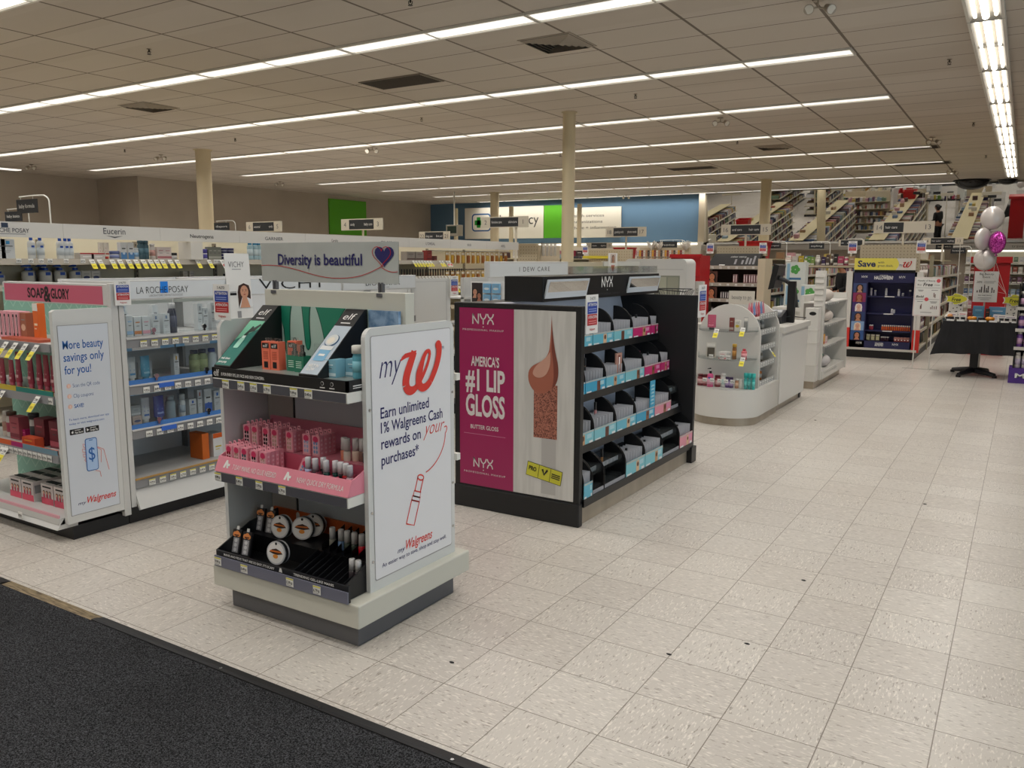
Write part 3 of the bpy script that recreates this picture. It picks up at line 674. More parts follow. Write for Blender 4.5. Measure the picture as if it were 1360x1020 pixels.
def heart(cx, cy, s): return [(cx+s*.062*16*sin(t)**3, cy+s*.062*(13*cos(t)-5*cos(2*t)-2*cos(3*t)-cos(4*t))) for t in [2*pi*i/28 for i in range(28)]]
b.fill(F, heart(.735, .115, .047), NAVY, 2); hp = heart(.722, .117, .045); b.ribbon(F, hp+hp[:1], .0028, RED, 3)
b.ribbon(F, bez([(0, .07), (.25, .085), (.35, .005), (.55, .022), (.65, .03), (.69, .06), (.735, .075)]), .0028, RED, 2); b.ribbon(F, bez([(.722, .066), (.75, .05), (.77, .045), (.798, .05)]), .0028, RED, 2)
b.build('lettering', bn)
for x in (-2.86, -2.24): MB().box(x-.012, x-.004, 2.585, 2.6, 1.35, 1.41, DGREY).box(x+.004, x+.012, 2.585, 2.6, 1.35, 1.41, DGREY).box(x-.014, x+.014, 2.575, 2.605, 1.352, 1.366, DGREY).build('clip', bn)
notice(-2.9, 2.33, 1.275-.03, '-y', 'blue and red notice clipped at left of the promotional stand top', .95)
# ---- top shelf: black counter display with two sloping cards
td = thing('counter_display', 'black counter display with green drip backdrop and two sloping cards on the promotional stand', 'counter display', (-2.5, 2.4, 1.008))
b = MB(); b.box(-2.89, -2.122, 2.252, 2.262, 1.008, 1.052, BLACK); b.box(-2.132, -2.122, 2.252, 2.575, 1.008, 1.052, BLACK); b.box(-2.89, -2.88, 2.252, 2.575, 1.008, 1.052, BLACK)
b.box(-2.88, -2.132, 2.262, 2.575, 1.008, 1.045, M('#8b938f', .3)); b = b.build('tray', td)
F = Fr((-2.89, 2.252, 1.008), X, Z); l = MB(); l.text(F, .012, .009, .028, 'elf', PAPER, w=.035, space=.9); l.text(F, .06, .013, .012, 'IS FOR EVERY EYE, LIP, FACE AND SKIN CONCERN.', PAPER, w=.26, bold=.02)
for q in (.64, .69): l.disc(F, q, .026, .008, PAPER); l.disc(F, q, .026, .0065, BLACK, 2); l.rect(F, q-.013, q+.013, .008, .012, PAPER)
F2 = Fr((-2.122, 2.262, 1.008), Y, Z); l.rect(F2, .02, .12, .02, .024, PAPER); l.rect(F2, .02, .1, .012, .015, PAPER); l.build('lettering', b)
b = MB(); b.box(-2.8, -2.28, 2.562, 2.572, 1.04, 1.3, M('#a9c4bc', .4)); F = Fr((-2.8, 2.562, 1.045), X, Z); DG = M('#1f7f66', .35); DG2 = M('#145a49', .35)
for m_, e in ((DG2, .006), (DG, 0)):
    kk = 1 if e else 2
    b.fill(F, [(0, .255), (.065+e, .255)]+bez([(.065+e, .255), (.045+e, .2), (.05+e, .1), (.05+e, .06-e), (.05, .02-e), (.03, .02-e), (.027-e, .06)])+[(.02-e, .15), (0, .2)], m_, kk)
    b.fill(F, [(.135-e, .255), (.18+e, .255)]+bez([(.18+e, .255), (.165+e, .2), (.175+e, .12), (.175+e, .1), (.175, .06-e), (.15, .06-e), (.15-e, .1)]), m_, kk)
    b.fill(F, [(.22-e, .255), (.385+e, .255)]+bez([(.385+e, .255), (.33+e, .2), (.31+e, .13), (.305+e, .06), (.3, .02), (.28, .02), (.275-e, .06), (.26-e, .15), (.245-e, .2), (.22-e, .255)]), m_, kk)
b.build('backdrop', td)
BPAT = mat_noise('blue_floral', '#5d7fa3', '#8aa6c4', 26, .4, .6, .4)
MB().box(-2.28, -2.122, 2.555, 2.57, 1.04, 1.298, BPAT).build('side_backdrop', td)
def wedge(x0, x1, c1, nm):
    b = MB(); b.prism([(x0, 2.268, 1.058), (x0, 2.545, 1.3), (x0, 2.56, 1.3), (x0, 2.56, 1.045), (x0, 2.268, 1.045)], (x1-x0, 0, 0), BLACK)
    b = b.build(nm, td); v = V(0, .277, .242); F = Fr((x0, 2.268, 1.058), X, v); L = v.length; w_ = x1-x0; g = MB()
    g.rect(F, .004, w_-.004, .004, L*.73, M(c1, .3)); g.text(F, w_/2, L*.83, .035, 'elf', PAPER, w=.062, al='c', k=2, shear=.1); g.rect(F, w_*.25, w_*.75, L*.77, L*.785, PAPER)
    return b, F, L, w_, g
b, F, L, w_, g = wedge(-2.895, -2.795, '#2f7a70', 'sloping_card')
g.fill(F, [(.004, L*.4), (w_-.004, L*.6), (w_-.004, L*.73), (.004, L*.73)], M('#7cc4a6', .3), 2)
g.fill(F, rrect(.03, .06, L*.28, L*.44, .006), M('#a8e0cd', .2), 3); g.rect(F, .035, .055, L*.44, L*.48, M('#d5eee6', .3), 3); g.fill(F, [(.035, L*.48), (.055, L*.48), (.062, L*.62), (.05, L*.64)], M('#10241f', .4), 3)
g.fill(F, [(.055, L*.53), (.08, L*.56), (.095, L*.66), (.085, L*.68), (.06, L*.6)], M('#2a3430', .4), 3); g.text(F, .012, L*.1, .012, 'melt down', PAPER, w=.055, bold=.03, k=3); g.text(F, .012, L*.045, .012, 'pore prep', PAPER, w=.05, bold=.03, k=3); g.build('lettering', b)
b, F, L, w_, g = wedge(-2.392, -2.29, '#b9c6d2', 'sloping_card')
g.disc(F, .05, L*.5, .034, M('#3d5f85', .3), 2, 24); g.disc(F, .047, L*.51, .03, M('#d5dadb', .3), 3, 24); g.disc(F, .045, L*.5, .018, M('#e8e2d6', .3), 4, 20)
g.fill(F, rrect(.02, .08, L*.2, L*.38, .008), M('#7fb3d5', .3), 3); g.rect(F, .018, .082, L*.36, L*.42, M('#dfe3e4', .3), 4); g.rect(F, .034, .066, L*.27, L*.3, PAPER, 4)
g.text(F, .02, L*.11, .014, 'MELT IN', PAPER, w=.055, bold=.03, k=3); g.text(F, .02, L*.06, .014, 'GLOW', PAPER, w=.045, bold=.03, k=3); g.build('lettering', b)
def coral():
    b = MB(); c = M('#e9775c', .45); b.box(-.023, .023, -.02, .02, 0, .118, c); F = Fr((-.023, -.02, 0), X, Z)
    b.rect(F, .004, .042, .09, .112, BLACK); b.text(F, .023, .094, .014, 'elf', PAPER, w=.026, al='c'); b.rect(F, .012, .034, .008, .034, BLACK)
    for i in range(5): b.rect(F, .01, .036, .045+.007*i, .048+.007*i, M('#b8503a', .5))
    k = MB(); k.box(-.02, .02, .0, .001, .118, .132, CLEAR); k.tube([(-.008, 0, .118), (-.005, 0, .13), (.005, 0, .13), (.008, 0, .118)], .0015, BLACK2); return [('serum_box', b), ('hang_tab', k)]
for i, (x, y) in enumerate(((-2.68, 2.38), (-2.628, 2.38), (-2.6, 2.45))): inst('coral', coral, (x, y, 1.045), .05, 'coral serum box, %s, on the black counter display' % ('front left', 'front right', 'rear one')[i], 'serum box', 'coral serum boxes')
def gbottle():
    b = MB(); g = M('#2f7a62', .12); b.box(-.026, .026, -.022, .022, 0, .066, g); l = MB(); F = Fr((-.026, -.022, 0), X, Z)
    c = MB(); c.lathe([(.013, .066), (.013, .08), (.008, .084), (.008, .1), (.01, .108), (.004, .112)], BLACK, n=12); b2 = MB(); b2.box(-.022, .022, -.018, .018, .002, .05, M('#1d6a50', .3))
    for i in range(4): l.rect(F, .01, .042, .018+.008*i, .021+.008*i, M('#bfe6d5', .4))
    k = MB(); k.box(-.026, .026, -.022, -.021, .067, .118, CLEAR); return [('serum_bottle', b), ('serum', b2), ('dropper', c), ('label', l), ('sleeve', k)]
for i, (x, y) in enumerate(((-2.55, 2.4), (-2.495, 2.39), (-2.43, 2.44))): inst('gb', gbottle, (x, y, 1.045), 0, 'green dropper bottle, %s, on the black counter display' % ('leftmost', 'middle', 'rightmost')[i], 'bottle', 'green dropper bottles')
for i, (x, y) in enumerate(((-2.288, 2.36), (-2.228, 2.42))): inst('bxb', carton(.062, .06, .07, '#7fb4c8', '#cfe6ee', 'band'), (x, y, 1.045), .05, 'pale blue cream box, %s, beside the right sloping card' % ('front', 'rear')[i], 'box')
inst('bltl', bottle(.021, .13, '#5fa9bd', '#e0e0da', '#7fc0d0', .75, .24), (-2.175, 2.37, 1.045), 0, 'tall teal bottle with white cap at right end of black counter display', 'bottle')
# ---- middle shelf: pink tray
PK = M('#dd8799', .4); PKD = M('#c45f78', .45)
pt_ = thing('pink_tray', 'pink card tray of press-on nails and polish on middle shelf of promotional stand', 'display tray', (-2.5, 2.4, .604))
b = MB(); b.prism([(-2.885, 2.236, .606), (-2.885, 2.262, .667), (-2.885, 2.268, .667), (-2.885, 2.244, .606)], (.765, 0, 0), PK)
b.box(-2.885, -2.12, 2.24, 2.575, .604, .61, PK)
for x in (-2.885, -2.124): b.prism([(x, 2.24, .606), (x, 2.265, .667), (x, 2.57, .785), (x, 2.575, .606)], (.004, 0, 0), PK)
b.build('tray', pt_)
MB().box(-2.9, -2.12, 2.566, 2.575, .604, .795, M('#d98aa2', .4)).build('back_card', pt_)
b = MB(); b.box(-2.88, -2.12, 2.39, 2.395, .61, .69, PKD); b.box(-2.88, -2.12, 2.395, 2.565, .68, .69, PK)
for i in range(8): x = -2.42+.038*i; b.box(x, x+.002, 2.265, 2.39, .61, .66, PKD)
b.build('divider', pt_)
F = Fr((-2.885, 2.236, .606), X, (0, .026, .061)); l = MB()
for x in (.045, .41): l.fill(F, [(x, .02), (x+.012, .02), (x+.017, .036), (x+.022, .02), (x+.034, .02), (x+.022, .054), (x+.012, .054)], PAPER); l.rect(F, x+.02, x+.04, .03, .04, PAPER, 2)
l.text(F, .105, .02, .021, '7 DAY MANIS, NO GLUE NEEDED', PAPER, w=.26); l.text(F, .485, .02, .021, 'NEW! QUICK DRY FORMULA', PAPER, w=.25); l.build('lettering', pt_)
def nailbox(c):
    def f():
        b = MB(); b.box(-.022, .022, -.0105, .0105, 0, .088, M('#e39aa9', .4)); F = Fr((-.022, -.0105, 0), X, Z); b.rect(F, .006, .038, .008, .068, M('#ecc3cb', .25))
        b.disc(F, .022, .071, .015, M('#c9305f', .4), 2, 14)
        for i in range(3):
            for j in range(2): b.disc(F, .015+.014*j, .02+.018*i, .0052, M(c, .15), 3, 10, .0075)
        F2 = Fr((.022, -.0105, 0), Y, Z)
        for i in range(4): b.disc(F2, .0105, .015+.018*i, .005, M('#f0c4ce', .4), 1, 10)
        k = MB(); k.box(-.008, .008, -.002, 0, .088, .104, M('#f0a9b8', .4)); k.disc(Fr((-.008, -.002, .088), X, Z), .008, .008, .004, M('#7a3b4b', .6), 1, 10); return [('nail_box', b), ('hang_tab', k)]
    return f
NC = ['#8a1525', '#b39a86', '#2c5a63', '#1b1a1c', '#c9a99a', '#a8b8d8', '#7fa0c8', '#3a2a35']
pos = []
for j in range(3):
    for i, x in enumerate((-2.853, -2.805, -2.757)): pos.append((x, 2.3+.024*j, .622, NC[(i+j) % 3], 'front left bank', i, j))
for j in range(4):
    for i, x in enumerate((-2.685, -2.63)): pos.append((x, 2.29+.024*j, .622, NC[3+i], 'front centre bank', i, j))
for j in range(4):
    for i, x in enumerate((-2.865, -2.815)): pos.append((x, 2.41+.024*j, .692, NC[(3+i) % 8], 'rear left bank', i, j))
for j in range(4):
    for i, x in enumerate((-2.745, -2.69)): pos.append((x, 2.41+.024*j, .692, NC[(3+i) % 8], 'rear second bank', i, j))
for j in range(3): pos.append((-2.6, 2.41+.024*j, .692, NC[4], 'rear middle bank', 0, j))
for j in range(4):
    for i, x in enumerate((-2.5, -2.445)): pos.append((x, 2.41+.024*j, .692, NC[5+i], 'rear right bank', i, j))
for x, y, z, c, bank, i, j in pos:
    inst('nb'+c, nailbox(c), (x, y, z), random.uniform(-.05, .05), 'pink nail box, column %s, %s in depth, %s of the pink tray' % (('one', 'two', 'three')[i], ORD[j], bank), 'nail box', 'pink press-on nail boxes')
inst('nb'+NC[6], nailbox(NC[6]), (-2.465, 2.33, .614), .1, 'pink press-on nail box leaning to the right in front of its rear bank', 'nail box', ry=.5)
for i, (x, y, z, c) in enumerate(((-2.4, 2.31, .64, '#a9b4d6'), (-2.36, 2.31, .64, '#4a3038'), (-2.345, 2.34, .64, '#2b2b33'), (-2.3, 2.31, .64, '#0e3a36'), (-2.265, 2.325, .64, '#123e3a'), (-2.232, 2.32, .64, '#1d1d22'), (-2.2, 2.315, .64, '#b01e24'), (-2.165, 2.3, .64, '#c9a9b5'))):
    inst('po'+c+str(i == 7), polish(c, '#b9b9bd' if i == 7 else '#d3d3d8'), (x, y, z-.012), 0, 'nail polish with pale cap, %s in front row of the pink tray' % oz(i, 8), 'nail polish', 'polishes in front row of pink tray', sc=1.15)
for i, (x, y, c) in enumerate(((-2.315, 2.43, '#d9866f'), (-2.29, 2.42, '#dcd2c8'), (-2.262, 2.44, '#d9c3b2'), (-2.235, 2.45, '#7d5a52'), (-2.205, 2.44, '#2d2a2f'), (-2.17, 2.43, '#1f1f25'))):
    inst('po'+c, polish(c), (x, y, .69), 0, 'nail polish with pale cap, %s in rear row of the pink tray' % oz(i, 6), 'nail polish', 'polishes in rear row of pink tray', sc=1.25)
# ---- bottom: black tray
bt_ = thing('black_tray', 'black card tray of halloween nails and polish on the bottom of promotional stand', 'display tray', (-2.5, 2.4, .195))
b = MB(); b.box(-2.87, -2.105, 2.212, 2.222, .196, .262, BLACK2); b.box(-2.87, -2.125, 2.222, 2.57, .196, .205, BLACK)
for x in (-2.875, -2.128): b.prism([(x, 2.215, .2), (x, 2.215, .262), (x, 2.4, .34), (x, 2.57, .36), (x, 2.57, .2)], (.006, 0, 0), BLACK)
b.prism([(-2.87, 2.40, .2), (-2.87, 2.40, .285), (-2.87, 2.57, .29), (-2.87, 2.57, .2)], (.745, 0, 0), BLACK)
b.build('tray', bt_)
MB().box(-2.9, -2.125, 2.564, 2.574, .2, .362, M('#c9622f', .45)).build('back_card', bt_)
b = MB()
for i in range(9): x = -2.45+.034*i; b.prism([(x, 2.23, .205), (x, 2.23, .235), (x, 2.4, .29), (x, 2.4, .205)], (.002, 0, 0), BLACK2)
for i in range(8): x = -2.44+.042*i; b.prism([(x, 2.41, .285), (x, 2.41, .31), (x, 2.55, .36), (x, 2.55, .285)], (.002, 0, 0), BLACK)
b.build('divider', bt_)
F = Fr((-2.87, 2.212, .196), X, Z); l = MB(); l.text(F, .05, .051, .01, 'MANIS AND PEDIS THAT ARE SO EASY, IT\'S SCARY', PAPER, w=.31, bold=.02); l.text(F, .47, .051, .01, 'TRENDING GEL-LIKE MANIS', PAPER, w=.22, bold=.02)
gx = Fr((-2.87, 2.564, .2), X, Z)
for q, z in ((.13, .145), (.24, .15), (.3, .14), (.46, .12)): l.disc(gx, q, z, .012, PAPER, 1, 12, .015); l.rect(gx, q-.011, q+.011, z-.018, z, PAPER, 1.5)
l.fill(F, [(.385, .048), (.405, .048), (.4, .066), (.39, .066)], PAPER); l.build('lettering', bt_)
def ncard():
    b = MB(); b.box(-.024, .024, 0, .012, 0, .105, BLACK2); F = Fr((-.024, 0, 0), X, Z); b.rect(F, .008, .04, .006, .07, M('#9a9a9e', .2))
    for i in range(3): b.disc(F, .024, .018+.02*i, .0085, M('#c9c9cc', .15), 2, 12); 
    k = MB(); k.disc(F, .014, .085, .011, M('#d9884a', .5), 2, 12); k.disc(F, .026, .089, .012, M('#d9884a', .5), 2.2, 12); k.disc(F, .036, .084, .01, M('#d9884a', .5), 2.4, 12); k.rect(F, .012, .038, .078, .084, M('#5a2a12', .5), 3)
    k.box(-.007, .007, .002, .004, .105, .12, PAPER); return [('nail_card', b), ('header', k)]
for i, (x, y, z) in enumerate(((-2.85, 2.29, .225), (-2.785, 2.29, .225), (-2.855, 2.43, .285), (-2.79, 2.43, .285))): inst('nc', ncard, (x, y, z), .12, 'black halloween nail card, %s in the black tray' % ('front left', 'front right', 'rear left', 'rear right')[i], 'nail card', 'black halloween nail cards', rx=-.25)
def tin():
    b = MB(); wt = M('#c9c9cc', .25); b.cyl((0, .012, .05), (0, -.012, .05), .05, BLACK2, n=28); b.cyl((0, -.008, .05), (0, -.016, .05), .05, wt, n=28); b.cyl((0, .014, .05), (0, .006, .05), .051, wt, n=28)
    F = Fr((-.05, -.016, 0), X, Z); l = MB(); l.disc(F, .05, .05, .044, M('#e4e2e0', .4), 1, 24); l.fill(F, [(.014, .052), (.03, .064), (.052, .07), (.075, .062), (.088, .05), (.06, .044), (.036, .046)], M('#3a241a', .5), 2); l.disc(F, .05, .036, .014, M('#e0903a', .5), 2, 14, .009)
    l.rect(F, .02, .08, .054, .06, M('#d2702c', .5), 3); l.disc(F, .05, .09, .006, BLACK2, 2, 10); return [('round_tin', b), ('label', l)]
for i, (x, y, z, r, t) in enumerate(((-2.6, 2.31, .222, .1, 'lowest in front'), (-2.705, 2.43, .285, .1, 'upper left'), (-2.6, 2.46, .288, .3, 'upper right, in front'), (-2.575, 2.5, .295, .3, 'upper right, behind'))): inst('tin', tin, (x, y, z), r, 'round white halloween nail tin, %s in the black tray' % t, 'tin', 'round halloween nail tins', rx=-.12)
for i, (x, c) in enumerate(((-2.415, '#8a8a80'), (-2.365, '#6f8fb8'), (-2.33, '#3f4a40'), (-2.29, '#2a3a30'), (-2.25, '#c01226'), (-2.21, '#a3252c'))): inst('po'+c, polish(c), (x, 2.45, .288), 0, 'nail polish with white cap, %s in back row of the black tray' % oz(i, 6), 'nail polish', 'polishes in back row of black tray', sc=1.2)
for i, x in enumerate((-2.185, -2.152)): inst('po#3a3438', polish('#3a3438'), (x, 2.32, .24), 0, 'white-capped dark nail polish, %s of the front pair in the black tray' % ('left', 'right')[i], 'nail polish', sc=1.15)
# ---------------------------------------------------------------- black cosmetics unit with the magenta poster
nx = thing('cosmetics_unit', 'black double-sided cosmetics unit with magenta lip gloss poster on its end', 'cosmetics display', (-2.5, 4.95, 0))
BK = M('#101114', .38); BKM = M('#17181b', .5)
b = MB(); b.box(-2.905, -2.84, 4.02, 4.06, .13, 1.255, BK); b.box(-2.09, -2.045, 4.02, 4.06, .13, 1.255, BK); b.box(-2.84, -2.09, 4.02, 4.06, .13, .15, BK); b.box(-2.84, -2.09, 4.02, 4.06, 1.225, 1.255, BK); b.box(-2.84, -2.09, 4.035, 4.06, .15, 1.225, BK)
b.build('end_panel', nx, .003)
MB().box(-2.91, -2.04, 4.01, 4.06, 0, .135, BK).build('plinth', nx, .006)
F = Fr((-2.866, 4.02, .145), X, Z); PW, PH = .785, 1.08; po = MB(); MAG = M('#9d1c58', .3); PG = mat_noise('poster_pale', '#c3c2bf', '#cecdca', 9, .4, .6, .3, 0, (3, 1, .3))
po.rect(F, 0, .385, 0, PH, MAG, 1.5); po.rect(F, .385, PW, 0, PH, PG, 1.5); po = po.build('poster', nx)
b = MB(); WT = M('#dcd6d6', .4); SK = M('#a5614e', .35); SKL = M('#c99a88', .25); SKD = M('#7a3f33', .35)
nyx(b, F, .095, .985, .062, WT, 3); b.text(F, .17, .945, .011, 'PROFESSIONAL MAKEUP', WT, w=.29, al='c', k=3, space=1.2)
b.text(F, .185, .735, .056, "AMERICA'S", WT, w=.2, al='c', bold=.022, k=3); b.text(F, .185, .59, .122, '#1 LIP', WT, w=.28, al='c', bold=.03, k=3); b.text(F, .185, .435, .124, 'GLOSS', WT, w=.28, al='c', bold=.03, k=3)
b.text(F, .18, .352, .024, 'BUTTER GLOSS', WT, w=.2, al='c', bold=.012, k=3); b.rect(F, .03, .33, .318, .321, M('#c77d9c', .4), 3)
nyx(b, F, .1, .115, .058, WT, 3); b.text(F, .18, .075, .011, 'PROFESSIONAL MAKEUP', WT, w=.3, al='c', k=3, space=1.2)
# the drop of gloss on its brush
b.rect(F, .575, .67, .02, .36, M('#b2b0ae', .4), 2)
BR = mat_noise('bristles', '#b0705e', '#5f3328', 170, .45, .6, .6); b.rect(F, .522, .676, .348, .66, BR, 3)
drop = bez([(.634, 1.06), (.64, .93), (.655, .86), (.675, .79), (.69, .72), (.66, .64), (.59, .61), (.52, .59), (.475, .66), (.485, .72), (.5, .79), (.6, .77), (.62, .86), (.63, .93), (.632, 1.0), (.634, 1.06)])
b.fill(F, drop, SK, 4)
b.fill(F, bez([(.638, 1.0), (.645, .93), (.655, .86), (.675, .79), (.69, .72), (.675, .66), (.64, .64), (.66, .7), (.65, .78), (.635, .87), (.637, .95), (.637, .97), (.638, 1.0)]), SKD, 5)
b.fill(F, bez([(.628, .85), (.6, .8), (.52, .775), (.515, .72), (.53, .685), (.585, .69), (.61, .73), (.635, .77), (.632, .82), (.628, .85)]), SKL, 6)
YL = M('#c9c53a', .4); a0, b0 = .48, .168; ca, sa = cos(-.16), sin(-.16)
rq = lambda p, q: (a0+p*ca-q*sa, b0+p*sa+q*ca)
b.fill(F, [rq(0, -.05), rq(.235, -.05), rq(.235, .035), rq(0, .035)], M('#4a4a20', .5), 4); b.fill(F, [rq(.003, -.047), rq(.232, -.047), rq(.232, .032), rq(.003, .032)], YL, 5)
for q in (.08, .158): b.fill(F, [rq(q, -.047), rq(q+.003, -.047), rq(q+.003, .032), rq(q, .032)], M('#4a4a20', .5), 6)
p_, q_ = rq(.016, -.012); b.text(F, p_, q_, .024, 'PRO', INK, w=.05, bold=.03, k=7, rot=-.16)
b.ribbon(F, [rq(.105, .015), rq(.12, -.015), rq(.138, .018)], .012, INK, 7)
for i in range(3): b.fill(F, [rq(.168, -.02+.011*i), rq(.224, -.02+.011*i), rq(.224, -.014+.011*i), rq(.168, -.014+.011*i)], INK, 7)
b.build('lettering', po)
# wing panel, back board, header
MB().box(-2.9, -2.04, 5.87, 5.91, 0.03, 1.255, BKM).build('wing_panel', nx, .003)
MB().box(-2.12, -2.02, 5.82, 5.92, 0, .12, BK).build('foot', nx, .003)
b = MB(); LAV = M('#dcdce6', .5); b.prism([(-2.38, 4.06, .12), (-2.66, 4.06, 1.25), (-2.7, 4.06, 1.25), (-2.7, 4.06, .12)], (0, 1.81, 0), LAV)
b.box(-2.9, -2.7, 4.06, 5.87, .05, 1.25, BK); b.build('back_board', nx)
b = MB(); b.prism([E0.p(4.06, 2.06, 0), E0.p(4.06, 2.06, .1), E0.p(4.06, 2.3, .1), E0.p(4.06, 2.3, 0)], (0, 1.77, 0), STEEL); b.build('kick_plate', nx)
hd = MB(); hd.box(-2.725, -2.455, 4.3, 6.14, 1.255, 1.408, BK); hd.box(-2.455, -2.45, 4.3, 6.14, 1.255, 1.408, BK); hd = hd.build('header', nx, .004)
F = Fr((-2.45, 4.3, 1.255), Y, Z); b = MB(); nyx(b, F, .8, .07, .072, PAPER, 2); b.text(F, .92, .02, .012, 'PROFESSIONAL MAKEUP', M('#4a4b50', .4), w=.36, al='c'); b.build('lettering', hd)
for y0, y1 in ((4.315, 4.865), (5.52, 6.1)):
    m_ = MB(); q = V(-.0, 0, 0); pts = [(-2.42, y0, 1.39), (-2.42, y1, 1.39), (-2.445, y1, 1.275), (-2.445, y0, 1.275)]
    m_.prism(pts, (-.01, 0, 0), M('#c9d0d8', .3)); m_ = m_.build('mirror', hd); g = MB(); c = [Vector(p) for p in pts]; e = .018
    g.poly([c[3]+V(.001, e, .012), c[2]+V(.001, -e, .012), c[1]+V(.001, -e, -.014), c[0]+V(.001, e, -.014)], MIRROR); g.build('glass', m_)
SH = [(2.335, .965), (2.235, .695), (2.135, .425), (2.035, .155)]
for d, z in SH:
    b = MB(); E0.box(b, 4.06, 5.87, d, min(2.72, d+.4), z-.045, z-.012, BK); E0.box(b, 4.06, 5.87, d-.003, d+.012, z-.047, z, BK); b.build('shelf', nx)
# trays on the shelves
def ctray(w, fc, kind, seed, fh=.085):
    def f():
        r = random.Random(seed); b = MB(); D_ = .15; H_ = .235; nA = 8
        prof = [(0, 0), (0, fh)]+[(.14*(1-cos(pi/2*i/nA)), fh+(H_-fh)*sin(pi/2*i/nA)) for i in range(1, nA+1)]+[(D_, H_), (D_, 0)]
        for x in (-w/2, w/2-.004): b.prism([(x, d, z) for d, z in prof], (.004, 0, 0), BLACK)
        b.box(-w/2, w/2, 0, .3, 0, .006, BLACK)
        out = [('counter_tray', b)]; F = Fr((-w/2, 0, 0), X, Z); fr = MB(); cm = M(fc, .4)
        if kind == 'two':
            g = M('#8f9198', .4)
            for z in (.004, .12):
                fr.box(-w/2+.004, w/2-.004, 0+.05*(z > .1), .004+.05*(z > .1), z, z+.03, g); fr.box(-w/2+.004, w/2-.004, .05*(z > .1), .25, z, z+.004, BLACK2)
                for i in range(5): fr.box(-w/2+w*(.15+.18*i), -w/2+w*(.15+.18*i)+.0015, .01, .2, z, z+.05, CLEAR)
        else:
            fr.box(-w/2, w/2, -.003, .001, 0, fh, cm)
            FF = Fr((-w/2, -.003, 0), X, Z); lt = M('#a9cfd8' if fc[1] < '8' else '#d98ab0', .4)
            fr.rect(FF, w*.04, w*.28, fh*.12, fh*.24, PAPER)
            if r.random() < .85: a = w*r.uniform(.35, .6); fr.rect(FF, a, a+w*.16, fh*.1, fh*.85, M(r.choice(['#c59a72', '#8d5a3c', '#d9b48f', '#6b3b2c']), .5)); fr.disc(FF, a+w*.08, fh*.6, w*.05, M('#5d3a2a', .5), 2, 10)
            fr.rect(FF, w*.7, w*.9, fh*.5, fh*.8, lt); fr.rect(FF, w*.8, w*.95, fh*.1, fh*.3, PAPER)
            fr.rect(FF, 0, w, fh*.9, fh, M('#b9b4ae', .5))
            st_ = MB(); st_.prism([(-w/2+.004, .002, fh*.5), (-w/2+.004, .3, fh*.9), (-w/2+.004, .3, fh*.1), (-w/2+.004, .002, fh*.1)], (w-.008, 0, 0), M('#85868f' if kind in ('fin', 'tall') else '#1d1d21', .5)); out.append(('step', st_))
            fn = MB(); k = 7
            for i in range(k): x = -w/2+w*(i+.5)/k; fn.box(x, x+.003, .012, .13, fh*.85, fh+.055, M('#c3c5cc', .3))
            out.append(('divider', fn))
            if kind == 'tall':
                fr.box(w/2-.085, w/2, -.003, .002, fh, .27, cm); 
                for i in range(6): fr.rect(FF, w-.06, w-.02, fh+.02+.025*i, fh+.032+.025*i, lt); fr.rect(FF, w-.075, w-.065, fh+.02+.025*i, fh+.03+.025*i, lt)
        out.append(('front_label', fr)); return out
    return f
BL1, BL2, BL3, PI1, PI2 = '#2f9ec4', '#5fb2c9', '#79bfcb', '#c22a6e', '#d98a9c'
TR = [[(4.06, 4.115, BL2, 'fin'), (4.12, 4.435, BL1, 'fin'), (4.44, 4.75, BL2, 'fin'), (4.755, 5.07, BL2, 'fin'), (5.075, 5.39, BL3, 'dark'), (5.395, 5.72, PI1, 'dark'), (5.725, 5.865, PI1, 'dark')],
      [(4.14, 4.455, BL1, 'fin'), (4.46, 4.75, BL1, 'dark'), (4.755, 5.05, BL2, 'fin'), (5.055, 5.38, BL3, 'fin'), (5.385, 5.69, PI1, 'fin'), (5.695, 5.865, PI1, 'fin')],
      [(4.07, 4.385, BL3, 'dark'), (4.39, 4.705, BL3, 'fin'), (4.71, 5.02, BL2, 'fin'), (5.025, 5.345, BL1, 'tall'), (5.35, 5.66, PI2, 'dark'), (5.665, 5.82, PI1, 'two')],
      [(4.065, 4.175, BL2, 'fin'), (4.18, 4.335, BL1, 'two'), (4.34, 4.645, BL2, 'two'), (4.65, 4.955, BL3, 'fin'), (4.96, 5.265, BL3, 'dark'), (5.27, 5.595, BL2, 'two'), (5.6, 5.865, PI2, 'fin')]]
LV = ['top', 'second', 'third', 'bottom']; NMC = {BL1: 'bright blue', BL2: 'blue', BL3: 'pale blue', PI1: 'magenta', PI2: 'pale pink'}
for k, rowt in enumerate(TR):
    d, z = SH[k]
    for i, (a0, a1, c, kind) in enumerate(rowt):
        w_ = a1-a0; n = len(rowt); 
        look = 'two-tier black cosmetics tray' if kind == 'two' else 'black tray with %s front' % NMC[c]
        inst('ct%.3f%s%s%d' % (w_, c, kind, (k*5+i)), ctray(w_-.004, c, kind, k*5+i, .1 if k == 3 else .085), E0.p((a0+a1)/2, d+.004, z-.012), E0.rz, '%s, %s on the %s shelf of black unit' % (look, oz(i, n), LV[k]), 'cosmetics tray', 'trays on the %s shelf of the black unit' % LV[k])
E0n = lambda a, d, z: E0.p(a, d, z)
def stick(c, cap): 
    def f():
        b = MB(); b.cyl((0, 0, 0), (0, 0, .045), .008, M(c, .3), n=10); k = MB(); k.cyl((0, 0, .045), (0, 0, .09), .0085, M(cap, .3), n=10); return [('lip_gloss', b), ('cap', k)]
    return f
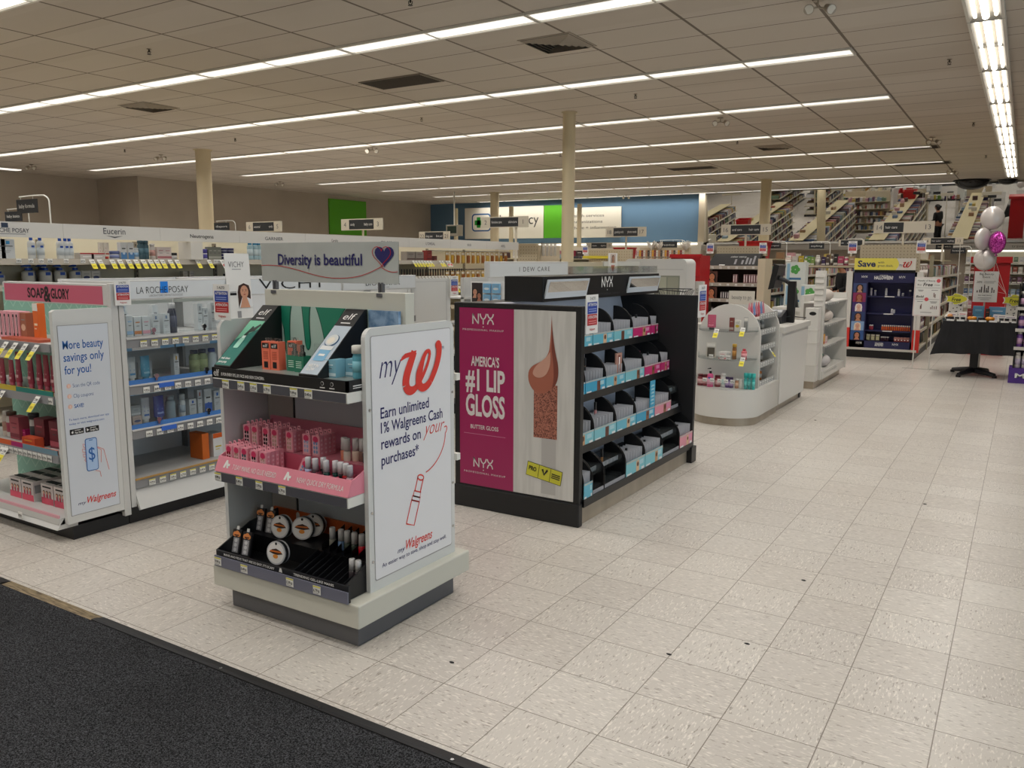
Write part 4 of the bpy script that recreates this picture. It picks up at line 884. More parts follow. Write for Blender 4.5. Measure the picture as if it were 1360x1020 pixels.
for i, (a, k, c, t) in enumerate(((4.6, 2, '#c98a8a', 'pink lip gloss tube standing in the third shelf pale blue tray'), (4.64, 1, '#6a4a35', 'brown lip gloss tube standing in the second shelf tray'), (4.5, 3, '#c98f55', 'tan powder tube on the bottom shelf two-tier tray'))):
    d, z = SH[k]; inst('st'+c, stick(c, '#1b1b1e'), E0.p(a, d+.1, z+.1), E0.rz, t, 'lip gloss', sc=1.1)
for a, k, key, fn, t, cat, rx in ((5.0, 1, 'psk', carton(.09, .01, .13, '#b08578', '#7a3a33', 'vert'), 'patterned brown palette box leaning at right of second shelf pale blue tray', 'box', -.2), (5.42, 1, 'ppk', carton(.08, .02, .1, '#c4276b', '#e88ab0', 'band'), 'magenta carton standing in the second shelf magenta tray', 'carton', 0), (5.4, 3, 'gnb', carton(.035, .02, .08, '#9fb276', '#6d8048', 'band'), 'small green carton on the bottom shelf of black unit', 'carton', 0)):
    d, z = SH[k]; inst(key, fn, E0.p(a, d+(.03 if key == 'psk' else .08), z+(.07 if key != 'gnb' else .0)), E0.rz, t, cat)
EX = [(0, 4.3, '#2a2226', 'dark'), (0, 5.5, '#8a2a4a', 'wine'), (0, 5.6, '#b54a72', 'rose'), (1, 4.25, '#1f1f24', 'black'), (1, 4.58, '#a5764f', 'tan'), (1, 5.48, '#c22a6e', 'magenta'), (1, 5.6, '#3a2a30', 'plum'), (1, 5.78, '#8a8488', 'grey'), (2, 4.2, '#2a2a2e', 'dark'), (2, 5.15, '#c9a06a', 'golden'), (2, 5.5, '#7a1f3f', 'wine'), (3, 4.8, '#3f3a3a', 'dark'), (3, 5.1, '#b5654a', 'copper'), (3, 5.72, '#b9b9bd', 'silver'), (3, 5.0, '#5a4a44', 'brown')]
for k, a, c, t in EX:
    d, z = SH[k]; inst('ex'+c, stick(c, '#17171a'), E0.p(a, d+.07, z+.06), E0.rz, 'short %s cosmetic stick in a tray on the %s shelf of the black unit, %.1f m from the poster end' % (t, LV[k], a-4.0) if 0 else 'short %s cosmetic stick standing in a tray on the %s shelf of the black unit' % (t, LV[k]), 'cosmetic stick')
notice(-2.045, 4.135, 1.1, '+x', 'blue and red notice on the corner beside the magenta poster', 1.35)
notice(-2.035, 5.96, 1.09, '+x', 'blue and red notice on the far wing of the black unit', 1.5)
# ---------------------------------------------------------------- low skincare gondola on the left
gw = M('#c6c7c6', .4); RG = M('#86878a', .45); CHEV = mat_chevron()
# pink-headed end unit
su = thing('end_unit', 'white end unit with a pink header sign at the left edge', 'shelving unit', (-4.78, 2.5, 0))
MB().box(-5.34, -4.25, 2.37, 2.695, 0, .075, BLACK).build('base', su)
b = MB(); b.box(-5.34, -4.25, 2.3, 2.66, .1, .135, gw); b.prism([(-5.34, 2.33, .135), (-5.34, 2.285, .075), (-5.34, 2.4, .075), (-5.34, 2.4, .1)], (1.09, 0, 0), gw); b.build('deck', su)
b = MB(); b.box(-5.34, -4.25, 2.66, 2.695, .075, 1.36, gw); b.rect(Fr((-5.34, 2.658, .13), X, Z), 0, 1.08, 0, 1.2, CHEV, 1); b.build('back_panel', su)
hd = MB(); hd.box(-5.32, -4.25, 2.655, 2.695, 1.245, 1.365, gw); hd = hd.build('header', su, .004)
F = Fr((-5.32, 2.655, 1.245), X, Z); b = MB(); b.rect(F, .01, 1.03, .008, .108, M('#c25f78', .35), 1)
b.text(F, .27, .03, .055, 'SOAP', INK, w=.18, bold=.03, k=2); b.text(F, .52, .03, .055, 'GLORY', INK, w=.19, bold=.03, k=2); b.text(F, .445, .012, .085, '&', INK, w=.075, bold=.03, k=3)
b.build('lettering', hd)
b = MB(); b.prism([(-4.25, 2.33, .1), (-4.25, 2.33, 1.23), (-4.25, 2.345, 1.24), (-4.25, 2.655, 1.24), (-4.25, 2.66, .1)], (.028, 0, 0), PANEL); b.box(-4.25, -4.22, 2.655, 2.695, .06, 1.37, gw)
sp = b.build('side_panel', su, .003)
F = Fr((-4.222, 2.33, .13), Y, Z); po = MB(); po.rect(F, .02, .3, .01, 1.03, M('#8f9192', .4), 1); po.rect(F, .023, .297, .013, 1.027, M('#cfd6e0', .3), 2); po.rect(F, 0, .33, 1.04, 1.1, PANEL, 1.5); po = po.build('poster', sp)
b = MB(); BU = M('#1d5fae', .4); LB = M('#46699f', .4); OR = M('#d9604a', .4)
for t, z, wd in (('More beauty', .905, .222), ('savings only', .84, .222), ('for you!', .773, .145)): b.text(F, .042, z, .044, t, BU, w=wd, bold=.008, k=3)
for i, (t, z, wd) in enumerate((('Scan the QR code', .7, .15), ('Clip coupons', .645, .11), ('SAVE!', .59, .052))):
    b.disc(F, .058, z+.01, .012, M('#ecc2b2', .4), 3, 14); b.text(F, .058, z+.003, .013, str(i+1), PAPER, al='c', k=4); b.text(F, .08, z, .02, t, LB if i < 2 else BU, w=wd, k=3, bold=.015 if i == 2 else -.008)
b.text(F, .045, .525, .011, 'To learn more, download our app', BU, w=.225, k=3); b.text(F, .045, .502, .011, 'today or visit walgreens.com', BU, w=.195, k=3)
for i, (q, t) in enumerate(((.045, 'App Store'), (.13, 'Google Play'))):
    b.fill(F, rrect(q, q+.077, .448, .478, .004), BLACK, 3); b.text(F, q+.026, .454, .01, t, PAPER, w=.045, k=4, bold=.015); b.rect(F, q+.026, q+.06, .469, .472, PAPER, 4)
    if i: b.fill(F, [(q+.008, .454), (q+.02, .462), (q+.008, .471)], PAPER, 4)
    else: b.disc(F, q+.014, .461, .006, PAPER, 4, 10); b.disc(F, q+.017, .47, .002, PAPER, 4, 6)
b.fill(F, rrect(.122, .19, .235, .415, .012), BU, 3.5); b.fill(F, rrect(.126, .186, .239, .411, .009), M('#a9c6ea', .35), 4.5); b.text(F, .156, .295, .07, '$', BU, w=.036, al='c', k=5); b.rect(F, .145, .165, .402, .406, BU, 5)
for pts in ([(.122, .385), (.11, .39), (.112, .372), (.122, .368)], [(.122, .36), (.105, .363), (.107, .345), (.122, .342)], [(.122, .332), (.107, .335), (.11, .318), (.122, .316)], [(.122, .31), (.114, .3), (.122, .29)], [(.19, .355), (.21, .34), (.205, .27)], [(.19, .36), (.225, .34), (.248, .22)], [(.17, .232), (.195, .222), (.2, .19)]): b.ribbon(F, pts, .0025, OR, 4)
script_sm(b, F, .06, .062, .22, .035, None, M('#d8392f', .4), 3); b.build('lettering', po)
def sshelf(z, nm='shelf', ds=2.33):
    s = MB(); s.box(-5.33, -4.255, ds, 2.66, z-.012, z, gw); s = s.build(nm, su); MB().prism([(-5.33, ds-.006, z+.003), (-5.33, ds-.012, z-.04), (-5.33, ds, z-.04), (-5.33, ds, z+.003)], (1.075, 0, 0), RG).build('price_rail', s); return s
ZS = [1.06, .785, .47]
for z in ZS: sshelf(z)
tags(W0, su, 2.316, 1.045, (-4.76, -4.65, -4.555, -4.455, -4.35), 'y'); tags(W0, su, 2.316, 1.04, (-5.0, -4.85), 'n')
tags(W0, su, 2.316, .77, (-4.85, -4.79, -4.73, -4.38), 'y'); tags(W0, su, 2.316, .765, (-4.95, -4.27+.0), 'n')
tags(W0, su, 2.316, .45, [-4.9+.048*i for i in range(13)], 'n'); tags(W0, su, 2.316, .445, (-4.79, -4.75), 'y'); tags(W0, su, 2.28, .105, (-4.9, -4.6), 'n')
b = MB(); b.box(-5.33, -4.26, 2.325, 2.33, .785, .815, M('#c9b23c', .5)); b.box(-4.62, -4.26, 2.324, 2.329, .786, .814, M('#1f7f78', .5)); b.box(-5.33, -4.26, 2.325, 2.33, .47, .5, M('#d2602c', .5)); b.box(-4.72, -4.6, 2.324, 2.329, .471, .499, M('#a8206a', .5)); b.box(-4.6, -4.26, 2.3235, 2.329, .471, .499, M('#6f8fa0', .5)); b.box(-5.33, -4.26, 2.3, 2.31, .135, .15, M('#d9a0ac', .5)); b.build('shelf_strip', su)
pt = 'white end unit'
it = []
for i, x in enumerate((-5.0, -4.95)): it.append((x, 'c1', carton(.04, .07, .13, '#d98a92', '#b04a5a', 'vert'), 'rose carton', 'carton', .2))
for i, x in enumerate((-4.905, -4.86, -4.815, -4.77, -4.735)): it.append((x, 'c2', carton(.03, .07, .15, '#e2a5b0', '#1c1a1e', 'vert', '#e7c3c9'), 'slim pink carton', 'carton', .12))
it += [(-4.685, 'c3', carton(.06, .05, .145, '#a5674f', '#e0b9a0', 'oval'), 'brown patterned carton', 'carton'), (-4.565, 'c4', carton(.05, .04, .2, '#e06a28', '#e8e6e2', 'top', '#f0d9c0'), 'tall orange carton', 'carton')]
row(W0, 'the top shelf of ' + pt, it, 2.45, 1.06)
tag(MB().box(-4.78, -4.4, 2.35, 2.44, 1.06, 1.075, M('#b5573f', .5)).build('flat_box'), 'flat terracotta tray on the top shelf of the white end unit', 'tray')
it = [(x, 'ptb%d' % (i > 1), tubeb(.05, .15 if i < 2 else .2, '#a83a52', '#c25a70', '#e8b9c0'), 'short crimson tube' if i < 2 else 'tall crimson tube', 'tube') for i, x in enumerate((-4.94, -4.84, -4.765, -4.64, -4.55, -4.48, -4.41))]
row(W0, 'the middle shelf of ' + pt, it, 2.42, .785)
it = [(-5.02, 'b1', bottle(.026, .15, '#d9cfc4', '#e0dcd4', '#b98f80', .5), 'cream bottle', 'bottle'), (-4.965, 'b2', bottle(.03, .15, '#d8d4cf', '#5a4030', '#b5465f', .6), 'white bottle with brown cap', 'bottle'), (-4.885, 'p1', carton(.1, .06, .13, '#b55a66', '#8a2f42', 'band'), 'dusky pink carton', 'carton'), (-4.815, 'p2', carton(.03, .03, .06, '#b8246a', '#e0a0c0', 'band'), 'small magenta carton', 'carton'), (-4.725, 'b3', bottle(.024, .165, '#e0dedd', '#2a2a2e', '#3c3c40', .8, .2), 'white bottle with dark cap', 'bottle'), (-4.6, 'p3', carton(.1, .08, .15, '#7a3440', '#c25f70', 'band'), 'dark red box', 'box'), (-4.6, 'p4', carton(.13, .05, .055, '#c9502e', '#e2c23a', 'band'), 'flat orange box', 'box', 0, -.08), (-4.45, 'p3', carton(.1, .08, .15, '#7a3440', '#c25f70', 'band'), 'dark red box', 'box')]
row(W0, 'the third shelf of ' + pt, it, 2.46, .47)
k = 0
for j, y in enumerate((2.44, 2.53, 2.615)):
    for i, x in enumerate((-4.865, -4.735, -4.56, -4.43)):
        inst('kid', carton(.12, .085, .115, '#ddd6d4', '#c2455e', 'kids'), (x, y-.0+.015*(i > 1), .136), 0, 'white and pink gift box, %s, row %s, bottom of the end unit' % (oz(i, 4), ('one', 'two', 'three')[j]), 'gift box', 'gift boxes on the bottom of the end unit')
# bays along the aisle side
def bay(name_l, a0, a1, title, tw, th, full):
    t = thing('skincare_bay', name_l, 'shelving unit', E0.p((a0+a1)/2, 4.5, 0))
    b = MB(); E0.box(b, a0, a1, 4.25, 4.8, 0, .1, BLACK); b.build('base', t)
    b = MB(); E0.box(b, a0, a1, 4.76, 4.8, .1, 1.385, M('#d0d2d4', .5)); b.build('back_panel', t)
    b = MB(); E0.box(b, a0, a1, 4.21, 4.25, 1.275, 1.385, gw); E0.box(b, a0, a0+.02, 4.25, 4.76, 1.3, 1.38, gw); h = b.build('header', t, .003); F = E0.fr(a0, 4.21, 1.275); l = MB(); l.rect(F, .012, a1-a0-.012, .008, .102, M('#d5dade', .3), 1)
    if title == 'LA ROCHE POSAY':
        l.rect(F, .255, .305, .035, .1, M('#1f7fe0', .35), 2); l.text(F, .105, .035, .038, 'LA ROCHE', INK, w=.19, k=3, bold=-.012); l.text(F, .31, .035, .038, 'POSAY', INK, w=.13, k=3, bold=-.012); l.text(F, .29, .016, .012, 'LABORATOIRE DERMATOLOGIQUE', GREYR, w=.22, al='c', k=3)
    elif title: l.text(F, (a1-a0)/2+.02, .035, th, title, INK, w=tw, al='c', k=3, bold=-.01); l.text(F, (a1-a0)/2+.02, .015, .01, 'LABORATOIRE', GREYR, w=.14, al='c', k=3)
    l.build('lettering', h)
    b = MB(); E0.box(b, a0, a0+.03, 4.22, 4.28, .1, 1.275, gw); b.build('upright', t); b = MB(); E0.box(b, a1-.02, a1, 4.7, 4.76, .1, 1.275, M('#7d7f80', .5)); b.build('upright', t)
    b = MB(); E0.box(b, a0, a1, 4.24, 4.76, .235, .25, M('#b9bbbd', .5)); E0.side(b, a0+.03, a1, [(4.235, .2), (4.185, .085), (4.2, .08), (4.25, .195)], gw); b.build('deck', t)
    for i, z in enumerate((1.06, .795, .54, .255)):
        s = MB(); E0.box(s, a0+.03, a1-.01, 4.225, 4.76, z-.012, z, M('#b5b7b8', .45)); s = s.build('shelf', t)
        r = MB(); E0.box(r, a0+.03, a1, 4.218, 4.225, z-.052, z, RG); E0.box(r, a0+.03, a1, 4.212, 4.226, z-.004, z+.004, gw if i in (0, 1, 2) else M('#b08a4e', .5))
        if i in (1, 2): E0.box(r, a0+.03, a1, 4.226, 4.23, z, z+.03, M('#3f74b8', .5)); E0.box(r, a0+.21, a0+.31, 4.208, 4.22, z-.03, z-.004, M('#2f63c4', .5))
        r.build('price_rail', s)
        if full:
            n = (8, 7, 8, 9)[i]; tags(E0, t, 4.211, z-.032, [a0+.13+.069*q for q in range(n)], 'w' if i in (0, 3) else 'n')
            if i < 3:
                for q in range(2):
                    q0, q1 = a0+.035+.345*q, a0+.035+.345*q+.335
                    d = MB(); d.prism([E0.p(q0, 4.235, z+.02), E0.p(q0, 4.27, z+.19), E0.p(q0, 4.273, z+.19), E0.p(q0, 4.238, z+.02)], E0.A*(q1-q0), CLEAR); E0.box(d, q0, q1, 4.228, 4.24, z+.012, z+.024, CLEAR); d = d.build('acrylic_door', t)
                    k = MB(); c = E0.p((q0+q1)/2, 4.225, z+.04); k.cyl(c, c+V(.012, 0, 0), .014, CHROME, n=12); k.cyl(c+V(0, 0, -.02), c+V(.01, 0, -.02), .007, CHROME, n=8); k.build('lock', d)
                    v = MB(); E0.box(v, q0, q1, 4.27, 4.275, z+.19, z+.21, M('#c9cfc6', .4) if i == 0 else M('#7fb0d6', .4)); 
                    if i: E0.box(v, q0+.06, q0+.24, 4.268, 4.271, z+.192, z+.208, PAPER)
                    v.build('valance', d)
    return t
bay('white skincare bay beside the end unit with clear locked doors and a small blue square', 2.7, 3.46, 'LA ROCHE POSAY', 0, 0, True)
bay('white skincare bay second along, header partly hidden behind the grey banner', 3.69-.23+.005, 4.44, 'VICHY', .6, .07, False)
bay('white skincare bay farthest along, header peeking over the stand', 4.445, 5.3, 'BIODERMA', .4, .04, False)
wb = '#d5dade'
it = [(2.85, 'lc1', carton(.04, .04, .12, wb, '#9fc4e8', 'band'), 'white and blue carton', 'carton'), (2.855, 'lc1b', carton(.045, .04, .19, '#cdd3d6', '#3f84c4', 'logo'), 'tall white carton', 'carton', 0, .06), (2.9, 'lc2', carton(.045, .04, .11, wb, '#d98a50', 'band'), 'white and orange carton', 'carton'), (2.955, 'lc2p', carton(.05, .04, .11, wb, '#e0a0b0', 'band'), 'white and pink carton', 'carton'), (3.02, 'lc3', carton(.045, .04, .12, wb, '#7a8fb0', 'logo'), 'white carton', 'carton'), (3.06, 'lc3b', carton(.035, .04, .17, wb, '#8a8f96', 'band'), 'tall pale carton', 'carton', 0, .06), (3.09, 'lc3', carton(.045, .04, .12, wb, '#7a8fb0', 'logo'), 'white carton', 'carton'), (3.145, 'lb1', bottle(.026, .18, '#2e3348', '#c9c9cc', '#474d66', .5, .18), 'dark navy bottle', 'bottle'), (3.33, 'lc4', carton(.034, .04, .17, wb, '#9aa2aa', 'logo'), 'white carton', 'carton'), (3.37, 'lc4b', carton(.036, .04, .14, wb, '#9aa2aa', 'logo'), 'white carton', 'carton'), (3.43, 'lc4', carton(.034, .04, .17, wb, '#9aa2aa', 'logo'), 'white carton', 'carton')]
row(E0, 'the top shelf of first skincare bay', it, 4.38, 1.06)
it = [(2.84, 'lt1', tubeb(.055, .145, wb, '#d9dde0', '#5a9fd0'), 'white tube', 'tube'), (2.93, 'lt2', tubeb(.06, .145, '#4a9fc4', '#3f8fb5', '#8fc4de'), 'blue tube', 'tube'), (2.98, 'lp', carton(.09, .012, .1, '#c3ccd3', '#a9b5bd', 'band'), 'grey card', 'box', 0, .08), (3.13, 'lc5', carton(.035, .035, .14, wb, '#e0b030', 'logo'), 'slim white carton', 'carton'), (3.27, 'lg1', bottle(.032, .15, '#8a9a6a', '#1d2a4a', '#a5b27f', .5), 'olive bottle', 'bottle'), (3.33, 'lg1', bottle(.032, .15, '#8a9a6a', '#1d2a4a', '#a5b27f', .5), 'olive bottle', 'bottle'), (3.4, 'lg2', bottle(.03, .15, '#c3d0d8', '#1f3f8f', None, .5), 'pale bottle with blue cap', 'bottle')]
row(E0, 'the second shelf of first skincare bay', it, 4.36, .795)
it = [(2.85, 'lj1', carton(.06, .05, .055, '#cbb6ae', '#4a5a8a', 'oval'), 'portrait printed box', 'box'), (2.85, 'lj2', carton(.06, .05, .06, '#a9b0b5', '#d5d9dc', 'band'), 'grey striped box', 'box', 0, .01, .056), (2.92, 'lt3', tubeb(.055, .15, wb, '#d9dde0', '#3f74c4'), 'white tube', 'tube'), (3.01, 'lt4', tubeb(.07, .15, '#1f3f9a', '#2a4fb0', '#8fa6e0'), 'royal blue tube', 'tube'), (3.09, 'lcl', bottle(.03, .14, '#8fa6b0', '#9fb0b8', None, .5), 'clear bottle', 'bottle'), (3.17, 'lb4', bottle(.022, .14, wb, '#d0d5d8', '#b9c9d8', .6, .25), 'slim white bottle', 'bottle'), (3.235, 'lc6', carton(.05, .04, .1, wb, '#2f63c4', 'logo'), 'short white carton', 'carton'), (3.29, 'lc7', carton(.032, .035, .15, wb, '#c46a50', 'logo'), 'slim white carton', 'carton'), (3.35, 'lc8', carton(.055, .04, .15, wb, '#1f5fc4', 'half', '#1f5fc4'), 'white carton with blue foot', 'carton'), (3.42, 'lc9', carton(.05, .04, .13, wb, '#2f74d0', 'logo'), 'white carton', 'carton')]
row(E0, 'the third shelf of first skincare bay', it, 4.37, .54)
inst('orc', carton(.075, .1, .15, '#d8dadb', '#d9601f', 'top', '#c9b23a'), E0.p(3.37, 4.35, .256), E0.rz, 'orange and white carton, front one, alone on the empty bottom shelf', 'carton')
tag(MB().box(-4.42, -4.3, 3.25, 3.3, .256, .42, M('#c8641f', .45)).build('carton'), 'orange carton flank standing left of the orange and white carton', 'carton')
notice(-4.205, 2.717, 1.25, '+x', 'blue and red notice on the header of first skincare bay', .85)
# far end of the low gondola: rounded white side panel
fe = thing('far_end_unit', 'white rounded end panel of low gondola behind the promotional stand', 'shelving unit', (-4.7, 5.6, 0))
MB().box(-5.3, -4.27, 5.3, 5.9, 0, .1, BLACK).build('base', fe)
b = MB(); F = Fr((-4.295, 5.3, .1), Y, Z); b.prism([F(p, q) for p, q in rrect(0, .56, 0, 1.25, .03)], (.02, 0, 0), PANEL); F = Fr((-4.275, 5.3, .1), Y, Z); b.ribbon(F, [(.02, .02), (.02, 1.225), (.5, 1.225), (.5, .02)], .006, M('#9fa1a3', .4), 1); b.box(-5.3, -4.3, 5.3, 5.36, .1, 1.3, gw); b.build('side_panel', fe, .004)
for z in (.3, .6, .9): MB().box(-5.3, -4.3, 5.36, 5.85, z, z+.02, gw).build('shelf', fe)
notice(-4.25, 5.88, 1.2, '+x', 'blue and red notice on the rounded white end panel', 1.05)
# tall skincare poster with a portrait
p = thing('portrait_poster', 'tall narrow white poster card with a smiling woman above first skincare bay', 'poster', E0.p(3.52, 4.12, 1.0))
b = MB(); F0 = E0.fr(3.43, 4.12, .98, 0); FF = Fr(F0.o+V(-.08, 0, 0), F0.u, V(-.0, -.05, 1)); b.prism([FF(0, 0), FF(.19, 0), FF(.19, .56), FF(0, .56)], FF.n*-.004, PAPER); b.build('card', p)
b = MB(); b.text(FF, .025, .475, .035, 'VICHY', DGREY, w=.12, bold=-.01); b.rect(FF, .05, .12, .46, .464, GREYR); face(b, FF, .075, .22, .11, .2, '#c99478', '#3a2018', None, 2); b.fill(FF, [(.08, .22), (.185, .22), (.185, .27), (.15, .285), (.11, .285)], M('#d8dade', .5), 3)
b.rect(FF, .02, .07, .3, .315, BLACK); b.rect(FF, .02, .07, .318, .323, GREYR); b.fill(FF, rrect(.05, .11, .02, .15, .006), NAVY, 2); b.fill(FF, rrect(.053, .107, .023, .147, .005), PAPER, 3); b.rect(FF, .065, .095, .155, .2, GREYR, 2); b.text(FF, .08, .06, .04, 'V', NAVY, w=.03, al='c', k=4); b.build('lettering', p)
# ---------------------------------------------------------------- the long high skincare wall
HB = M('#d2d0cb', .4); CRM = M('#e6dec4', .6); LWT = ['LA ROCHE POSAY', 'Eucerin', 'Neutrogena', 'GARNIER', 'CeraVe', 'OLAY', "L'ORÉAL", 'REVLON', 'ARDELL']
LOOK = ['small dark square logo', 'short name over a swoosh', 'thin name', 'thin capitals', 'tiny two-line logo', 'spaced capitals', 'capitals and a small line', 'tiny block logo', 'tiny thin logo']
for k in range(9):
    a0 = 2.91+.878*k; a1 = a0+.878; NB = ['first', 'second', 'third', 'fourth', 'fifth', 'sixth', 'seventh', 'eighth', 'ninth'][k]
    t = thing('tall_skincare_bay', 'tall cream bay, %s from left in long high wall, with %s' % (NB, LOOK[k]), 'shelving unit', E0.p(a0+.44, 6.9, 0), 'bays of the long high skincare wall')
    b = MB(); E0.box(b, a0, a1, 7.02, 7.08, .1, 1.68, CRM); b.build('back_panel', t); b = MB(); E0.box(b, a0, a1, 6.62, 7.05, 0, .12, BLACK2); b.build('base', t)
    b = MB(); E0.box(b, a0+.001, a1-.001, 6.6, 6.64, 1.665, 1.78, HB); h = b.build('header', t); F = E0.fr(a0, 6.6, 1.665); l = MB(); w_ = (.34, .2, .26, .24, .1, .2, .2, .09, .12)[k]
    l.text(F, .44, .045 if k == 1 else .035, .05 if k == 1 else .032, LWT[k], DGREY if k != 2 else BLACK2, w=w_, al='c', k=2, bold=.008)
    if k == 0: l.rect(F, .405, .455, .07, .105, M('#2a3850', .4)); l.rect(F, .3, .58, .02, .026, GREYR)
    if k == 1: l.fill(F, [(.36, .032), (.44, .012), (.52, .032), (.44, .024)], DGREY)
    l.build('lettering', h)
    b = MB(); E0.box(b, a0, a0+.035, 7.0, 7.02, .1, 1.66, M('#8f8574', .5))
    for q in range(9): E0.box(b, a0+.014, a0+.022, 6.998, 7.0, 1.3+.04*q, 1.32+.04*q, INK)
    b.build('upright', t)
    sm = M('#a9a296', .5) if k < 7 else M('#b9ad96', .5)
    for z in ((1.5, 1.3, 1.05, .8, .55, .3) if k < 7 else (1.15, .9, .6, .3)):
        s = MB(); E0.box(s, a0, a1, 6.62, 7.02, z-.012, z, sm); s = s.build('shelf', t); r = MB(); E0.side(r, a0, a1, [(6.61, z+.002), (6.595, z-.045), (6.61, z-.045), (6.62, z)], sm); r.build('price_rail', s)
    tw = [a for a in (3.42, 3.51, 3.59, 3.66, 3.79, 3.93, 5.24, 5.28) if a0 <= a < a1]; ty = [a for a in (4.0, 4.07, 4.18, 4.25, 4.33, 4.4, 4.47, 4.54, 4.6, 4.66, 4.74, 4.81, 5.03, 5.16, 8.24, 8.3, 8.36, 8.42, 8.48, 8.54, 8.6, 8.8, 8.86) if a0 <= a < a1]; tr = [a for a in (5.31, 5.36, 8.95, 9.01) if a0 <= a < a1]
    tags(E0, t, 6.594, 1.485, tw, 'n'); tags(E0, t, 6.594, 1.485, ty, 'y'); tags(E0, t, 6.594, 1.485, tr, 'r')
    if k == 6: tags(E0, t, 6.594, 1.285, [a0+.05+.07*i for i in range(12)], 'y')
    if k == 7: tags(E0, t, 6.594, 1.14, [a0+.05+.07*i for i in range(11)], 'y')
    if k >= 7:
        for z in (1.63, 1.37):
            b = MB(); E0.box(b, a0, a1, 6.98, 7.0, z, z+.012, CHROME)
            for q in range(14): E0.box(b, a0+.03+.062*q, a0+.035+.062*q, 6.7, 6.99, z, z+.006, CHROME)
            b.build('hook_bar', t)
CW = 'long high wall'
BLUE = '#1f4fb0'
it = [(3.24, 'h0', carton(.1, .05, .145, '#8fbfdb', '#d9e6ee', 'half', '#ffffff'), 'pale blue printed box', 'box'), (3.33, 'h0b', carton(.1, .05, .15, '#d3d7da', '#4a9fd8', 'logo'), 'white box with small blue logo', 'box'),
      (3.4, 'h1', carton(.1, .05, .15, '#d3d7da', '#4a9fd8', 'logo'), 'white flat box', 'box')] + [(a, 'pmb', pump(.03, .2, '#d9dcdc', BLUE, '#c9d2d8'), 'slim blue-topped white pump bottle', 'bottle', .0, .0) for a in (3.59, 3.66, 3.82, 3.865, 3.9)]
it += [(4.02, 'redj', carton(.12, .08, .05, '#c9c4c0', '#b01c28', 'top'), 'low box with red lid', 'box'), (4.12, 'redj', carton(.12, .08, .05, '#c9c4c0', '#b01c28', 'top'), 'low box with red lid', 'box'), (4.17, 'cr1', tubeb(.05, .14, '#d9cfc2', '#c9443a', '#b5493c'), 'cream tube with red foot', 'tube'), (4.22, 'cr1', tubeb(.05, .14, '#d9cfc2', '#c9443a', '#b5493c'), 'cream tube with red foot', 'tube'), (4.29, 'jr', jar(.04, .07, '#cfd3d8', '#5a679a', '#7a86b5'), 'white jar with blue lid', 'jar'),
       (4.365, 'wc1', carton(.055, .05, .145, '#d5d6d6', '#4f83b8', 'half', '#c9d6e6'), 'white and blue carton', 'carton'), (4.435, 'wc1', carton(.055, .05, .145, '#d5d6d6', '#4f83b8', 'half', '#c9d6e6'), 'white and blue carton', 'carton'), (4.5, 'wt', bottle(.02, .1, '#d5d8da', '#c9cdd0', '#8fb0d0', .6), 'small white bottle', 'bottle'), (4.545, 'tb', bottle(.03, .165, '#3c5a66', '#33505c', '#4f7280', .6), 'dark teal bottle', 'bottle'), (4.59, 'tb', bottle(.03, .165, '#3c5a66', '#33505c', '#4f7280', .6), 'dark teal bottle', 'bottle'),
       (4.66, 'pk1', bottle(.025, .14, '#d8cfc8', '#d9d2cc', '#c99a90', .6), 'ivory bottle', 'bottle'), (4.73, 'pc1', carton(.075, .05, .11, '#d3c6c2', '#b5737a', 'band'), 'blush carton', 'carton'), (4.8, 'pc1', carton(.075, .05, .11, '#d3c6c2', '#b5737a', 'band'), 'blush carton', 'carton'), (4.87, 'wj', jar(.035, .06, '#d5d2cd', '#1d1d20', '#c9c9c9'), 'white jar with black lid', 'jar'), (5.02, 'wbx', carton(.13, .18, .16, '#d2cfc8', '#d2cfc8', 'none'), 'plain white display box', 'box', 0, -.06)]
it += [(a, 'pj', jar(.028, .1, '#d2d2d6', '#4f4a9a', '#5a55a8'), 'white jar with violet band', 'jar') for a in (5.11, 5.16, 5.215)] + [(a, 'gb2', carton(.05, .05, .12, '#7d7f76', '#a9aa9f', 'band'), 'grey green carton', 'carton') for a in (5.27, 5.32, 5.37)] + [(a, 'nv', jar(.035, .055, '#d0d0d3', '#3a3a6a', '#2f2f55'), 'white jar with dark lid', 'jar', 0, 0, z) for a, z in ((5.44, 0), (5.52, 0), (5.44, .056), (5.52, .056))] + [(a, 'bc', jar(.038, .06, '#b9b9bb', '#1b1b1f', '#8a8a90'), 'grey jar with black lid', 'jar') for a in (5.6, 5.68)]
it += [(a, 'mw', bottle(.03, .175, '#a9c6d0', '#1f86b8', '#c9d9de', .45, .14), 'clear water bottle with blue cap', 'bottle') for a in (5.77, 5.83, 5.88, 5.97)]
row(E0, 'top shelf of ' + CW, it, 6.72, 1.501)
